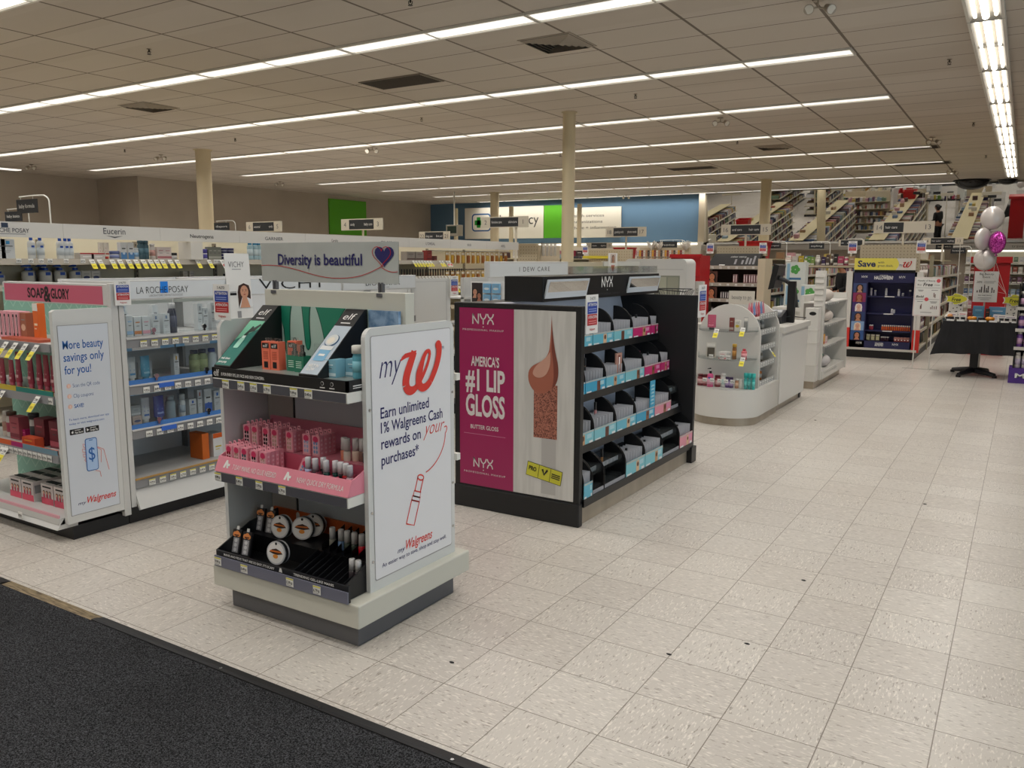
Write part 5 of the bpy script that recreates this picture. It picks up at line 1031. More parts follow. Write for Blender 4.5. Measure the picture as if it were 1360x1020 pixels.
it = [(3.3, 'pm0', pump(.04, .12, '#c9ccc9', BLUE), 'small white pump bottle', 'bottle'), (3.38, 'pm0', pump(.04, .12, '#c9ccc9', BLUE), 'small white pump bottle', 'bottle')] + [(a, 'pm2', pump(.05, .15, '#cfcfc9', BLUE), 'large blue-collared white pump bottle', 'bottle') for a in (3.6, 3.74, 3.86, 3.99)] + [(a, 'pm2', pump(.05, .15, '#cfcfc9', BLUE), 'large blue-collared white pump bottle', 'bottle', 0, .12) for a in (3.68, 3.78, 3.92)] + [(4.07, 'ov', carton(.08, .06, .1, '#cdcbc4', '#2f3f74', 'oval'), 'white carton with blue oval', 'carton'), (4.155, 'ov', carton(.08, .06, .1, '#cdcbc4', '#2f3f74', 'oval'), 'white carton with blue oval', 'carton'), (5.05, 'bk2', carton(.05, .05, .09, '#b9b4aa', '#8d8d8d', 'band'), 'small beige box', 'box'), (5.12, 'bk2', carton(.05, .05, .09, '#b9b4aa', '#8d8d8d', 'band'), 'small beige box', 'box'), (5.55, 'wj', jar(.035, .06, '#d5d2cd', '#1d1d20', '#c9c9c9'), 'white jar with black lid', 'jar')]
row(E0, 'second shelf of ' + CW, it, 6.82, 1.301)
# far right part: make-up and hair clips on hooks
it = [(8.3, 'd1', carton(.16, .1, .11, '#8f8781', '#5d4a48', 'band'), 'grey make-up rack', 'box'), (8.48, 'd1', carton(.16, .1, .11, '#8f8781', '#5d4a48', 'band'), 'grey make-up rack', 'box'), (8.7, 'd2', carton(.1, .08, .13, '#8a2a2a', '#5d1a1c', 'band'), 'dark red box', 'box'), (8.85, 'd3', carton(.06, .05, .06, '#5a2323', '#8a4a40', 'band'), 'small dark red box', 'box')]
row(E0, 'far end top shelf of long high wall', it, 6.72, 1.501)
for zi, (z, aa) in enumerate(((1.46, [9.1+.062*i for i in range(26)]), (1.2, [9.1+.062*i for i in range(26)]))):
    for i, a in enumerate(aa):
        c = ['#b5782e', '#c9a03a', '#9a5a26', '#d0ab4e', '#8a4d22'][(i*3+zi) % 5]
        inst('hk'+c, hcard(.055, .16, '#b99a5a', c), E0.p(a, 6.7+.03*(i % 2), z), E0.rz, 'amber hair clip card, %s from left on the %s row of hooks' % (ORD[i], ('upper', 'lower')[zi]), 'hair clip card', 'hair clip cards on the %s hooks' % ('upper', 'lower')[zi])
for i in range(26):
    a = 8.15+.055*i; c = ['#5a2626', '#3d2a28', '#75403a', '#2d2420'][i % 4]
    inst('lip'+c, stick(c, '#2a2a2d'), E0.p(a, 6.75, 1.301), E0.rz, 'dark lipstick, %s from left, far second shelf of long high wall' % ORD[i], 'lipstick', 'lipsticks on far second shelf')
# ---------------------------------------------------------------- rounded counter with clear shelves
KW = M('#d3d1cc', .35); KW2 = M('#c6c3bd', .45)
def stad(x0, x1, y0, y1, r, n=12):
    """floor plan rounded at its near (low y) end"""
    return [(x1, y1), (x0, y1)] + [(x0+r-r*cos(pi/2*i/n), y0+r-r*sin(pi/2*i/n)) for i in range(n+1)] + [(x1-r+r*sin(pi/2*i/n), y0+r-r*cos(pi/2*i/n)) for i in range(n+1)]
ck = thing('rounded_counter', 'white rounded counter end with clear curved shelves beside the black unit', 'counter', (-2.33, 7.8, 0))
P3 = lambda pl, z: [(x, y, z) for x, y in pl]
MB().prism(P3(stad(-2.62, -2.03, 7.36, 8.32, .27), 0), (0, 0, .075), STEEL, True).build('kick_plate', ck)
MB().prism(P3(stad(-2.64, -2.015, 7.34, 8.33, .29), .075), (0, 0, .26), KW, True).build('drum', ck)
def archp(y0, y1, x0=-2.62, x1=-2.03, z0=.335, h=1.11):
    b = MB(); n = 16; r = (x1-x0)/2; zz = h-.3
    pts = [(x0, y0, z0), (x1, y0, z0)] + [((x0+x1)/2+r*cos(pi*i/n), y0, zz+.3*sin(pi*i/n)) for i in range(n+1)]
    b.prism(pts, (0, y1-y0, 0), KW); return b.build('arch_panel', ck, .004)
archp(7.62, 7.645); archp(8.3, 8.33, z0=.335, h=1.12)
b = MB(); E0.box(b, 7.645, 8.3, 2.32, 2.34, .335, 1.0, KW2); b.build('back_panel', ck)
for z in (.605, .865): 
    s = MB(); pl = stad(-2.6, -2.05, 7.36, 7.62, .25); s.prism(P3(pl, z), (0, 0, .008), CLEAR); s = s.build('curved_shelf', ck)
    l = MB(); q = stad(-2.602, -2.048, 7.358, 7.62, .252)[2:]; l.add([(x, y, z) for x, y in q]+[(x, y, z+.045) for x, y in q], [(i, i+1, len(q)+i+1, len(q)+i) for i in range(len(q)-1)], CLEAR); l.build('front_lip', s)
l = MB(); q = stad(-2.622, -2.03, 7.345, 7.62, .275)[2:]; l.add([(x, y, .335) for x, y in q]+[(x, y, .44) for x, y in q], [(i, i+1, len(q)+i+1, len(q)+i) for i in range(len(q)-1)], CLEAR); l.build('front_lip', ck)
for z in (.34, .52, .68, .83, .98):
    s = MB(); E0.box(s, 7.66, 8.29, 2.06, 2.32, z-.01, z, KW2); s = s.build('side_shelf', ck); r = MB(); E0.box(r, 7.66, 8.29, 2.055, 2.06, z-.01, z+.045, M('#a8a8a6', .4)); r.build('rail', s); tags(E0, ck, 2.054, z+.018, [7.7+.085*i for i in range(7)], 'n')
tags(W0, ck, 7.36, .88, (-2.36,), 'y'); tags(W0, ck, 7.4, .9, (-2.13,), 'y'); tags(W0, ck, 7.4, .63, (-2.12,), 'y'); tags(W0, ck, 7.345, .64, (-2.4, -2.3, -2.24), 'n'); tags(W0, ck, 7.34, .42, (-2.45, -2.38, -2.31, -2.25, -2.19), 'n'); tags(E0, ck, 2.05, .66, (8.03,), 'y')
wh = 'the rounded counter'
row(W0, 'top clear shelf of ' + wh, [(-2.45, 'kp', tubeb(.08, .14, '#b5526c', '#2a2a2e', '#d98a9c'), 'pink pouch with dark clip', 'pouch'), (-2.26, 'kr', carton(.04, .03, .12, '#7a3a35', '#b5a59a', 'band'), 'dark red carton', 'carton'), (-2.205, 'kw', carton(.05, .03, .1, '#d5d2c8', '#c9b23a', 'oval'), 'white carton with yellow print', 'carton'), (-2.13, 'ks', hcard(.04, .13, '#b9b9b6', '#8a8a88'), 'grey hanging pack', 'pack')], 7.48, .873)
row(W0, 'middle clear shelf of ' + wh, [(-2.44, 'kb', hcard(.09, .14, '#d0ccc2', '#5d574d'), 'white pack with a dark print', 'pack', .25), (-2.3, 'kc', jar(.045, .065, '#d3d1cb', '#dcdad4', '#b9c9d0'), 'white cream jar', 'jar'), (-2.3, 'kc2', carton(.07, .04, .07, '#d8d4cf', '#d98a90', 'band'), 'white carton with pink print', 'carton', 0, -.08), (-2.22, 'ka', bottle(.02, .14, '#8a5a2a', '#c9a03a', '#b5803a', .7, .2), 'amber bottle', 'bottle'), (-2.13, 'kpb', bottle(.026, .1, '#d06a70', '#a8323f', '#e09aa0', .4), 'coral pink bottle', 'bottle')], 7.46, .614)
row(W0, 'the drum top of ' + wh, [(-2.55, 'kd1', bottle(.03, .11, '#8a2f36', '#5a1c22', '#d9a9a9', .6), 'dark red bottle', 'bottle'), (-2.5, 'kd1', bottle(.03, .11, '#8a2f36', '#5a1c22', '#d9a9a9', .6), 'dark red bottle', 'bottle'), (-2.44, 'kd2', pump(.03, .18, '#d9588a', '#151518', '#e0a0b8'), 'pink spray bottle with black trigger', 'bottle', 0, -.05), (-2.385, 'kd1', bottle(.03, .11, '#8a2f36', '#5a1c22', '#d9a9a9', .6), 'dark red bottle', 'bottle'), (-2.33, 'kd3', bottle(.022, .13, '#d9d5d0', '#d9d5d0', '#b9d0cc', .7), 'white bottle', 'bottle'), (-2.29, 'kd4', bottle(.02, .1, '#5a3a78', '#3a2450', '#b9a0c9', .6), 'purple bottle', 'bottle'), (-2.255, 'kd4', bottle(.02, .1, '#5a3a78', '#3a2450', '#b9a0c9', .6), 'purple bottle', 'bottle'), (-2.2, 'kd5', bottle(.02, .09, '#b07a55', '#d5d2cc', '#d9b090', .6), 'tan bottle', 'bottle'), (-2.165, 'kd6', bottle(.02, .09, '#c9c4ba', '#d5d2cc', None, .6), 'cream bottle', 'bottle')] + [(x, 'kd7', bottle(.0165, .15, '#2fa9a5', '#37b5b0', '#5fc4be', .8, .3), 'turquoise bottle', 'bottle') for x in (-2.12, -2.085, -2.05)], 7.52, .336)
for i in range(7):
    a = 7.7+.08*i; inst('bag%d' % (i % 3), tubeb(.07, .14, ('#d0808e', '#c9606f', '#7a9ac9')[i % 3], '#c9606f', '#e0b0b8'), E0.p(a, 2.17, .98), E0.rz+.2, 'pink striped cosmetic bag, %s on top side shelf of rounded counter' % oz(i, 7), 'cosmetic bag', 'cosmetic bags on the rounded counter')
for k, (z, cs) in enumerate(((.83, ['#d9d4d0', '#b53a44', '#d9d4d0', '#8a8a8a']), (.68, ['#b52a34', '#8a7a70', '#c9c4bc']), (.52, ['#b5644a', '#8a4a3a', '#b5b0a4', '#8a8478']), (.34, ['#c9c9b8', '#7a8a4a', '#d5d2cc', '#d9822e']))):
    for i, c in enumerate(cs):
        inst('sb'+c, bottle(.025, .11, c, '#d5d2cc', '#d9d4cc', .5), E0.p(7.74+.14*i, 2.17, z), E0.rz, 'small bottle, %s on the %s side shelf of the rounded counter' % (oz(i, len(cs)), ORD[k+1]), 'bottle', 'bottles on the side of the rounded counter')
sg = tag(MB().box(-2.46, -2.21, 8.0, 8.012, 1.09, 1.22, M('#c9c4b8', .4)).build('shelf_sign'), 'small cream sign card standing on top of the rounded counter', 'sign')
b = MB(); F = Fr((-2.46, 8.0, 1.09), X, Z); b.text(F, .125, .05, .04, 'beauty to go', DGREY, w=.19, al='c', bold=-.01); b.build('lettering', sg); MB().box(-2.4, -2.27, 8.0, 8.012, 1.0, 1.09, CLEAR).build('stem', sg)
# ---- till counter
tc = thing('till_counter', 'plain white till counter behind the rounded counter with a black terminal on it', 'counter', (-2.4, 8.9, 0))
MB().box(-2.85, -2.05, 8.36, 9.5, 0, .08, STEEL).build('kick_plate', tc)
b = MB(); b.prism([(-2.9, 8.335, .08), (-2.9, 8.335, .8), (-2.9, 9.5, .8), (-2.9, 9.42, .08)], (.89, 0, 0), KW); b.build('body', tc, .004)
MB().box(-2.92, -1.99, 8.335, 9.52, .8, .86, KW2).build('worktop', tc, .006)
b = MB(); b.cyl((-2.06, 9.4, 0), (-2.04, 9.4, 0), .03, BLACK, n=12) ; b.v = [(x, y, z+.03) for x, y, z in b.v]; b.build('caster', tc)
ps = thing('till_terminal', 'black till screen on a post with a card reader on the white till counter', 'till', (-2.2, 9.0, .86))
MB().box(-2.14, -2.06, 9.0, 9.06, .86, 1.3, BLACK).build('post', ps, .006)
b = MB(); b.prism([(-2.27, 8.9, 1.48), (-2.215, 8.9, 1.465), (-2.262, 8.9, 1.225), (-2.32, 8.9, 1.21)], (0, .3, 0), BLACK); b.rect(Fr((-2.3, 9.2, 1.21), -Y, (.05, 0, .27)), .015, .285, .02, .26, M('#20252c', .12), 6); b.build('screen', ps, .006)
b = MB(); b.tube([(-2.24, 9.03, 1.33), (-2.17, 9.05, 1.3), (-2.1, 9.04, 1.26)], .025, BLACK2); b.build('arm', ps)
b = MB(); b.prism([(-2.3, 8.75, .862), (-2.3, 8.75, .93), (-2.3, 8.98, 1.0), (-2.3, 8.98, .862)], (.17, 0, 0), BLACK2); b.rect(Fr((-2.29, 8.76, .935), X, (0, .23, .07)), .02, .13, .03, .2, M('#6d7178', .2), 2); b.build('card_reader', ps, .006)
b = MB(); b.tube([(-2.2, 8.98, .9), (-2.1, 9.0, .93), (-2.0, 9.3, .9), (-2.05, 9.45, .88)], .006, BLACK); b.build('cable', ps)
# ---- second counter with open shelves
sc = thing('shelf_counter', 'white shelf counter with a narrow post, behind the till counter', 'counter', (-2.3, 11, 0))
MB().box(-2.28, -2.05, 10.12, 11.75, 0, .09, STEEL).build('kick_plate', sc)
b = MB(); b.box(-2.18, -2.03, 10.1, 10.25, .09, .965, KW); 
for z in (.55, .7, .28): b.box(-2.185, -2.025, 10.095, 10.255, z, z+.006, KW2)
b = b.build('post', sc, .003); g = MB(); g.disc(Fr((-2.18, 10.1, .09), X, Z), .085, .81, .04, BLACK, 1, 18, .022); g.build('handle_hole', b)
b = MB(); b.box(-2.13, -2.01, 10.3, 10.36, .09, 1.4, KW)
for i in range(7): b.prism([(-2.13, 10.3, .9+.07*i), (-2.13, 10.285, .905+.07*i), (-2.13, 10.3, .955+.07*i)], (.1, 0, 0), KW2)
b.build('louvred_column', sc, .002)
b = MB(); E0.box(b, 10.36, 11.8, 2.26, 2.3, .09, 1.1, KW); b.build('back_panel', sc)
b = MB(); b.prism([(-2.3, 11.78, .09), (-1.98, 11.78, .09), (-1.98, 11.78, .22), (-2.02, 11.78, 1.1), (-2.3, 11.78, 1.1)], (0, .03, 0), KW); b.build('end_panel', sc, .003)
b = MB(); E0.box(b, 10.36, 11.8, 2.0, 2.5, .09, .19, KW); b.build('deck', sc, .003)
for z in (.5, .76, 1.02):
    s = MB(); E0.box(s, 10.36, 11.78, 2.0, 2.26, z-.015, z, KW); s.build('shelf', sc)
    tags(E0, sc, 1.999, z-.015, [10.5+.12*i for i in range(6)], 'n')
tags(E0, sc, 1.998, .16, [10.5+.09*i for i in range(9)], 'n')
row(E0, 'white shelf counter', [(10.5, 'q1', carton(.08, .06, .12, '#4f7fa8', '#d9d4cc', 'band'), 'blue carton', 'carton'), (10.62, 'q2', carton(.08, .06, .12, '#d9a03a', '#c95a4a', 'band'), 'orange carton', 'carton'), (10.75, 'q3', carton(.1, .06, .09, '#d9c4c0', '#c98a9a', 'band'), 'pale pink carton', 'carton')], 2.08, .5)
for i, (a, z, c, t) in enumerate(((10.55, 1.02, '#c9c0b8', 'top'), (10.6, .76, '#cfc4bc', 'middle'), (10.6, .19, '#c9c4c4', 'bottom'))):
    b = MB(); b.ball(E0.p(a+.3, 2.12, z+.075), .1, .2, .078, M(c, .6)); tag(b.build('pouch'), 'soft pale pouch on the %s shelf of the white shelf counter' % t, 'pouch')
for i, a in enumerate((10.45, 10.85)): inst('q4%d' % i, bottle(.03, .2, ('#3f6fa8', '#5fa9a0')[i], '#d9d4cc'), E0.p(a, 2.12, .19), E0.rz, '%s bottle at the bottom of the white shelf counter' % ('blue', 'teal')[i], 'bottle')
# printed boxes and cards behind the till
bc = thing('rear_counter', 'pale rear counter with printed boxes seen behind the till screen', 'counter', (-2.6, 11.6, 0))
MB().box(-2.85, -2.32, 11.3, 11.9, 0, .85, KW2).build('body', bc); MB().box(-2.87, -2.31, 11.28, 11.92, .85, .9, KW).build('worktop', bc)
def leafbox():
    b = MB(); b.box(-.13, .13, -.1, .1, 0, .3, M('#ccd0cc', .4)); F = Fr((-.13, -.1, 0), X, Z); l = MB(); g = M('#4f9a4a', .5)
    for q in range(5): t = q*1.256; l.disc(F, .13+.035*cos(t), .2+.035*sin(t), .03, g, 1+q*.2, 10)
    l.rect(F, .05, .21, .06, .09, M('#3f6f9a', .5), 1); l.rect(F, .02, .06, .02, .28, M('#8ab0c9', .5), 1); return [('leaf_box', b), ('print', l)]
inst('leafb', leafbox, (-2.42, 11.5, .9), 0, 'white box with green leaf print on the rear counter, lower', 'box'); inst('leafb', leafbox, (-2.68, 11.75, .9), 0, 'white box with green leaf print on the rear counter, left behind', 'box'); inst('leafb', leafbox, (-2.68, 11.75, 1.2), 0, 'white box with green leaf print stacked on top at left of the rear counter', 'box')
b = MB(); b.prism([(-2.58, 11.35, .9), (-2.62, 11.36, 1.16), (-2.61, 11.37, 1.16), (-2.57, 11.37, .9)], (.0, .1, 0), BLACK); b.box(-2.62, -2.54, 11.33, 11.45, .9, .905, BLACK); tag(b.build('tablet_stand'), 'thin black leaning tablet stand on the rear counter', 'stand')
# ---------------------------------------------------------------- dark blue halloween stand and gondola end
hs = thing('halloween_stand', 'dark blue halloween make-up end stand under a yellow Save header', 'display stand', (-1.87, 14.1, 0))
NV = M('#1b1d4a', .45); NV2 = M('#282a66', .4)
MB().box(-2.36, -1.38, 14.02, 14.5, 0, .125, BLACK).build('base', hs); MB().box(-2.4, -1.34, 13.98, 14.5, .125, .16, KW2).build('deck', hs)
for x in (-2.42, -1.41):
    p_ = MB().box(x, x+.09, 14.0, 14.08, .16, 1.36, KW).build('side_post', hs); MB().box(x-.005, x+.095, 13.99, 14.085, .12, .47, M('#c92a22', .4)).build('bumper', p_)
b = MB(); b.box(-2.317, -1.433, 14.3, 14.34, .16, 1.35, NV2); b.box(-2.317, -1.433, 14.0, 14.3, 1.19, 1.35, NV); b.box(-2.317, -2.31, 14.0, 14.3, .16, 1.35, NV); b.box(-1.44, -1.433, 14.0, 14.3, .16, 1.35, NV); b.box(-2.31, -2.1, 14.0, 14.3, .16, 1.19, NV); b.box(-2.317, -1.433, 14.0, 14.3, .16, .27, NV)
c_ = b.build('cabinet', hs); F = Fr((-2.317, 14.0, .16), X, Z); l = MB()
for q in (.12, .66): nyx(l, F, q, 1.1, .035, PAPER, 2); 
for q in (.1, .63): nyx(l, F, q, .055, .035, PAPER, 2)
l.text(F, .44, 1.08, .05, 'HALLOWEEN?', PAPER, w=.27, al='c', bold=.03); l.text(F, .44, 1.135, .012, 'WHAT ARE YOU', PAPER, w=.12, al='c', bold=.02); l.text(F, .44, .035, .03, 'ARTISTRY', PAPER, w=.13, al='c', bold=.03); l.text(F, .44, .07, .02, 'HALLOWEEN', PAPER, w=.12, al='c', bold=.03)
for i, (bg, sk, hr) in enumerate((('#28508a', '#b5765a', '#1c120f'), ('#4a2f7a', '#a8684a', '#27150f'), ('#7a9ac4', '#cf9a84', '#d9c9b0'), ('#243a6a', '#b98060', '#3a221a'), ('#3f2a6a', '#d9b0a0', '#e0dcd8'), ('#8a2a5a', '#a86a50', '#7a2a1c'))[::-1] if 0 else (('#28508a', '#b5765a', '#1c120f'), ('#7a9ac4', '#cf9a84', '#d9c9b0'), ('#243a6a', '#b98060', '#3a221a'), ('#3f2a6a', '#d9b0a0', '#e0dcd8'), ('#8a2a5a', '#a86a50', '#7a2a1c'), ('#3a4a7a', '#b5866a', '#1a1214'))):
    face(l, F, .01, .12+.15*i, .19, .145, sk, hr, bg, 2)
l.build('lettering', c_)
for z in (.98, .71, .44, .27):
    s = MB().box(-2.1, -1.44, 14.05, 14.3, z-.02, z, NV).build('shelf', hs); 
    if z > .3: MB().rect(Fr((-1.85, 14.048, z-.018), X, Z), 0, .14, .002, .016, PAPER, 1).build('shelf_label', s)
hh = MB(); hh.box(-2.31, -1.435, 13.97, 14.0, 1.385, 1.565, M('#d3cfc8', .4)); hh.box(-2.31, -1.435, 14.0, 14.02, 1.34, 1.385, BLACK); hh = hh.build('header', hs); F = Fr((-2.31, 13.97, 1.385), X, Z); l = MB()
l.fill(F, [(0, 0), (.6, 0)]+[(.6+.04*sin(pi*i/8), .18*i/8) for i in range(1, 8)]+[(.6, .18), (0, .18)], M('#ddd25c', .4), 1); l.text(F, .05, .05, .09, 'Save', M('#1c2a5a', .4), w=.26, bold=.03); l.text(F, .34, .1, .035, 'with', M('#2a3a5a', .4), w=.09); l.text(F, .34, .05, .035, 'great deals.', M('#2a3a5a', .4), w=.22)
l.text(F, .645, .06, .04, 'my', NAVY, w=.05, shear=.3); bigw(l, F, .69, .045, .13, .09, RED, 2.4); l.build('lettering', hh)
MB().box(-2.3, -1.42, 14.36, 14.4, 1.35, 1.78, PEG).build('pegboard', hs)
notice(-2.36, 14.0, 1.64, '-y', 'blue and red notice at left of the yellow Save header', 1.2); notice(-1.38, 14.0, 1.64, '-y', 'blue and red notice at right of the yellow Save header', 1.2)
def hbot(c, h): return bottle(.018, h, c, '#c9c9c9', None, .6, .25)
hit = [(-2.06, .98, '#b5b0c0', .12), (-2.0, .98, '#8a8aa0', .09), (-1.84, .98, '#c9c9d0', .12), (-1.66, .98, '#d5d5d8', .11), (-1.6, .98, '#9090a0', .05), (-1.5, .98, '#202038', .1), (-1.74, .71, '#b5b5c0', .07), (-1.71, .71, '#c9c9d0', .06), (-2.04, .44, '#8a2a3a', .08), (-2.01, .44, '#9a3a4a', .08)]
for i, (x, z, c, h) in enumerate(hit): inst('hb%s%.2f' % (c, h), hbot(c, h), (x, 14.12, z), 0, 'small make-up bottle, %s counting left to right and down, on the halloween stand' % ORD[i], 'bottle')
for i in range(14): inst('hor', hbot('#c95a24', .085), (-1.86+.03*i, 14.1, .44), 0, 'small orange bottle, %s from left on the third shelf of halloween stand' % ORD[i], 'bottle', 'orange bottles on the halloween stand', sc=(.68, .68, 1))
for i in range(3): inst('hcd', hcard(.06, .1, '#8a8468', '#c9c4a0'), (-2.06+.07*i, 14.12, .27), 0, 'beige lash card, %s from left on the halloween stand' % ORD[i], 'card', 'beige lash cards on the halloween stand')
for i in range(5): inst('hmk', carton(.04, .03, .07, '#c98a80', '#8a2a2a', 'half'), (-1.66+.045*i, 14.12, .27), 0, 'small red and white carton, %s from left on halloween stand bottom' % ORD[i], 'carton', 'red and white cartons on the halloween stand')
for i in range(4): inst('hdk', hbot('#3a2030', .07), (-1.86+.03*i, 14.12, .27), 0, 'small dark bottle, %s from left on halloween stand bottom' % ORD[i], 'bottle', 'dark bottles on the halloween stand')
# ---------------------------------------------------------------- easel sign, event table, balloons
es = thing('easel_sign', 'white event sign with red dots standing on two thin legs', 'sign', (-1.15, 12.9, 0))
b = MB().box(-1.32, -.975, 12.88, 12.892, .755, 1.3, PAPER).build('board', es)
F = Fr((-1.32, 12.88, .755), X, Z); l = MB(); l.ribbon(F, [(.01, .01), (.335, .01), (.335, .535), (.01, .535), (.01, .01)], .004, M('#c98a8a', .5)); l.disc(F, .3, .495, .026, M('#d2505a', .5)); l.text(F, .04, .485, .022, 'Months of Beauty', INK, w=.22)
l.text(F, .17, .42, .045, 'Free', INK, w=.12, al='c', bold=.02, shear=.2); l.text(F, .04, .43, .02, 'Buy', INK, w=.05); l.text(F, .25, .43, .014, 'of makeup', INK, w=.07)
l.rect(F, .02, .325, .395, .398, DGREY); l.rect(F, .02, .325, .235, .238, DGREY); l.disc(F, .165, .237, .026, M('#d2505a', .5), 2); l.text(F, .03, .26, .03, 'Bold', INK, w=.1, bold=.02, shear=.2)
for x, z, h in ((.25, .27, .06), (.265, .26, .05), (.09, .1, .05), (.1, .1, .07), (.22, .1, .03), (.24, .1, .05), (.265, .1, .04), (.29, .1, .045)): l.rect(F, x, x+.01, z, z+h, M('#6a4a44', .5))
for z, a, c in ((.36, .05, .12), (.36, .22, .3), (.345, .06, .11), (.2, .05, .12), (.2, .21, .3), (.185, .22, .29), (.05, .1, .24)): l.rect(F, a, c, z, z+.008, GREYR)
l.build('lettering', b)
for x in (-1.27, -1.06): MB().cyl((x, 12.9, 0), (x, 12.9, .76), .008, KW, n=8).build('leg', es)
MB().box(-1.4, -.93, 12.87, 12.93, 0, .006, CLEAR).build('foot', es)
tb = thing('pedestal_table', 'table on a black four-footed pedestal at the back right', 'table', (-.5, 12.6, 0))
MB().box(-.86, .1, 12.32, 12.98, .715, .735, BLACK2).build('tabletop', tb); MB().box(-.55, -.45, 12.6, 12.7, .05, .715, BLACK2).build('post', tb, .01)
for q in range(4):
    a = pi/4+.25+pi/2*q; e = V(-.5+.3*cos(a), 12.65+.42*sin(a), 0); f = MB(); f.tube([(-.5, 12.65, .07), (-.5+.15*cos(a), 12.65+.21*sin(a), .055), (e.x, e.y, .035)], [.045, .035, .025], BLACK2, n=8); f.cyl((e.x, e.y, 0), (e.x, e.y, .03), .03, BLACK, n=10); f.build('foot', tb)
b = MB(); CL = mat_noise('black_cloth', '#0c0c0f', '#15151a', 8, .3, .7, .8)
top = [(-.88, 12.3), (.12, 12.3), (.12, 13.0), (-.88, 13.0)]; n = 20; ring = []; low = []
for i in range(4):
    (x0, y0), (x1, y1) = top[i], top[(i+1) % 4]
    for j in range(n):
        t = j/n; x, y = x0+(x1-x0)*t, y0+(y1-y0)*t; ring.append((x, y)); cx, cy = x+.38, y-12.65; d = math.hypot(cx, cy); cor = abs(2*t-1)**3; k = .03+.012*sin(j*1.3)+.12*cor
        low.append((x+cx/d*k, y+cy/d*k, .32-.035*cor+.008*sin(j*.9)))
N = len(ring); b.add([(x, y, .738) for x, y in ring]+low, [tuple(range(N))]+[(i, (i+1) % N, N+(i+1) % N, N+i) for i in range(N)], CL)
tag(b.build('tablecloth'), 'black tablecloth draped over the pedestal table', 'tablecloth')
T0 = .739
def cloud():
    b = MB(); pts = [(.015*cos(t*6)+(.13+.0)*cos(t), .085+.07*sin(t)+.012*sin(t*5)) for t in [2*pi*i/40 for i in range(40)]]
    b.prism([(x, -.005, z+.19) for x, z in pts], (0, .01, 0), M('#ddd8d2', .5)); F = Fr((0, -.005, .19), X, Z); l = MB(); l.fill(F, [(x*.88, z*.9+.012) for x, z in pts], M('#c6c22e', .5), 1); l.text(F, 0, .06, .045, 'Free', INK, w=.11, al='c', bold=.02, shear=.2); l.rect(F, -.05, .05, .125, .132, DGREY, 2); l.rect(F, -.05, .05, .04, .046, DGREY, 2)
    c = MB(); c.box(-.085, .085, .01, .12, 0, .24, M('#d5d2cc', .5)); F = Fr((-.085, .01, 0), X, Z); r = random.Random(4)
    for i in range(22): c.disc(F, r.uniform(.01, .16), r.uniform(.02, .23), .008, INK, 1, 8)
    return [('cloud_sign', b), ('lettering', l), ('spotted_box', c)]
inst('cloud', cloud, (-.77, 12.62, T0), 0, 'yellow cloud-shaped Free sign on spotted box at left of the event table', 'sign'); inst('cloud', cloud, (-.1, 12.62, T0), 0, 'yellow cloud-shaped Free sign on spotted box at right of the event table', 'sign')
def card(w, h, c='#dedad6', acc='#7a5a8a'):
    def f():
        b = MB(); b.prism([(-w/2, 0, 0), (-w/2, .02, h), (-w/2, .023, h), (-w/2, .04, 0)], (w, 0, 0), M(c, .5)); F = Fr((-w/2, 0, 0), X, (0, .02, h)); b.rect(F, w*.15, w*.85, h*.7, h*.78, M(acc, .5)); b.rect(F, w*.15, w*.75, h*.5, h*.56, GREYR); b.rect(F, w*.25, w*.65, h*.3, h*.36, GREYR); return [('table_card', b)]
    return f
for x, y, k, t in ((-.8, 12.5, card(.12, .1), 'wide white price card in front of the left cloud sign'), (-.67, 12.42, card(.1, .12, '#dedad6', '#c95a6a'), 'taller white card with red line on the event table'), (-.22, 12.5, card(.1, .09), 'white and violet card right of the pumpkins'), (-.28, 12.56, card(.08, .09, '#d5d2d8', '#5a4a9a'), 'white and violet card behind the right pumpkin'), (-.12, 12.5, card(.14, .08), 'wide white price card in front of the right cloud sign')): inst(t, k, (x, y, T0), 0, t, 'card')
def pumpkin():
    b = MB(); n = 24; OR_ = M('#d98a1c', .4); rows = 9; vs = []
    for k in range(rows+1):
        ph = pi*k/rows
        for i in range(n):
            t = 2*pi*i/n; r = .06*sin(ph)*(1-.1*abs(cos(4*t))) + 1e-4; vs.append((r*cos(t), r*sin(t), .036-.036*cos(ph)-(.012*abs(cos(ph))**6 if k > rows/2 else 0)))
    b.add(vs, [(k*n+i, k*n+(i+1) % n, (k+1)*n+(i+1) % n, (k+1)*n+i) for k in range(rows) for i in range(n)], OR_, True); s = MB(); s.tube([(0, 0, .055), (.003, 0, .075), (.012, 0, .085)], [.009, .007, .006], M('#5a5a2a', .7)); return [('pumpkin', b), ('stem', s)]
inst('pumpkin', pumpkin, (-.555, 12.42, T0), .3, 'small orange pumpkin, left one, on the event table', 'pumpkin'); inst('pumpkin', pumpkin, (-.35, 12.42, T0), .8, 'small orange pumpkin, right one, on the event table', 'pumpkin')
for i, (x, y, w_, h, c, a_) in enumerate(((-.5, 12.7, .13, .19, '#4f86a8', '#8ab5cc'), (-.28, 12.72, .2, .18, '#5f93b8', '#c9dbe6'), (-.39, 12.62, .05, .16, '#1c1a1e', '#b55a3a'), (-.6, 12.72, .06, .15, '#7a2a2a', '#c9a0a0'))): inst('tbx%d' % i, carton(w_, .06, h, c, a_, 'band'), (x, y, T0), 0, '%s on the event table behind the pumpkins' % ('blue gift box', 'wide pale blue gift box', 'slim black carton', 'dark red carton')[i], 'box')
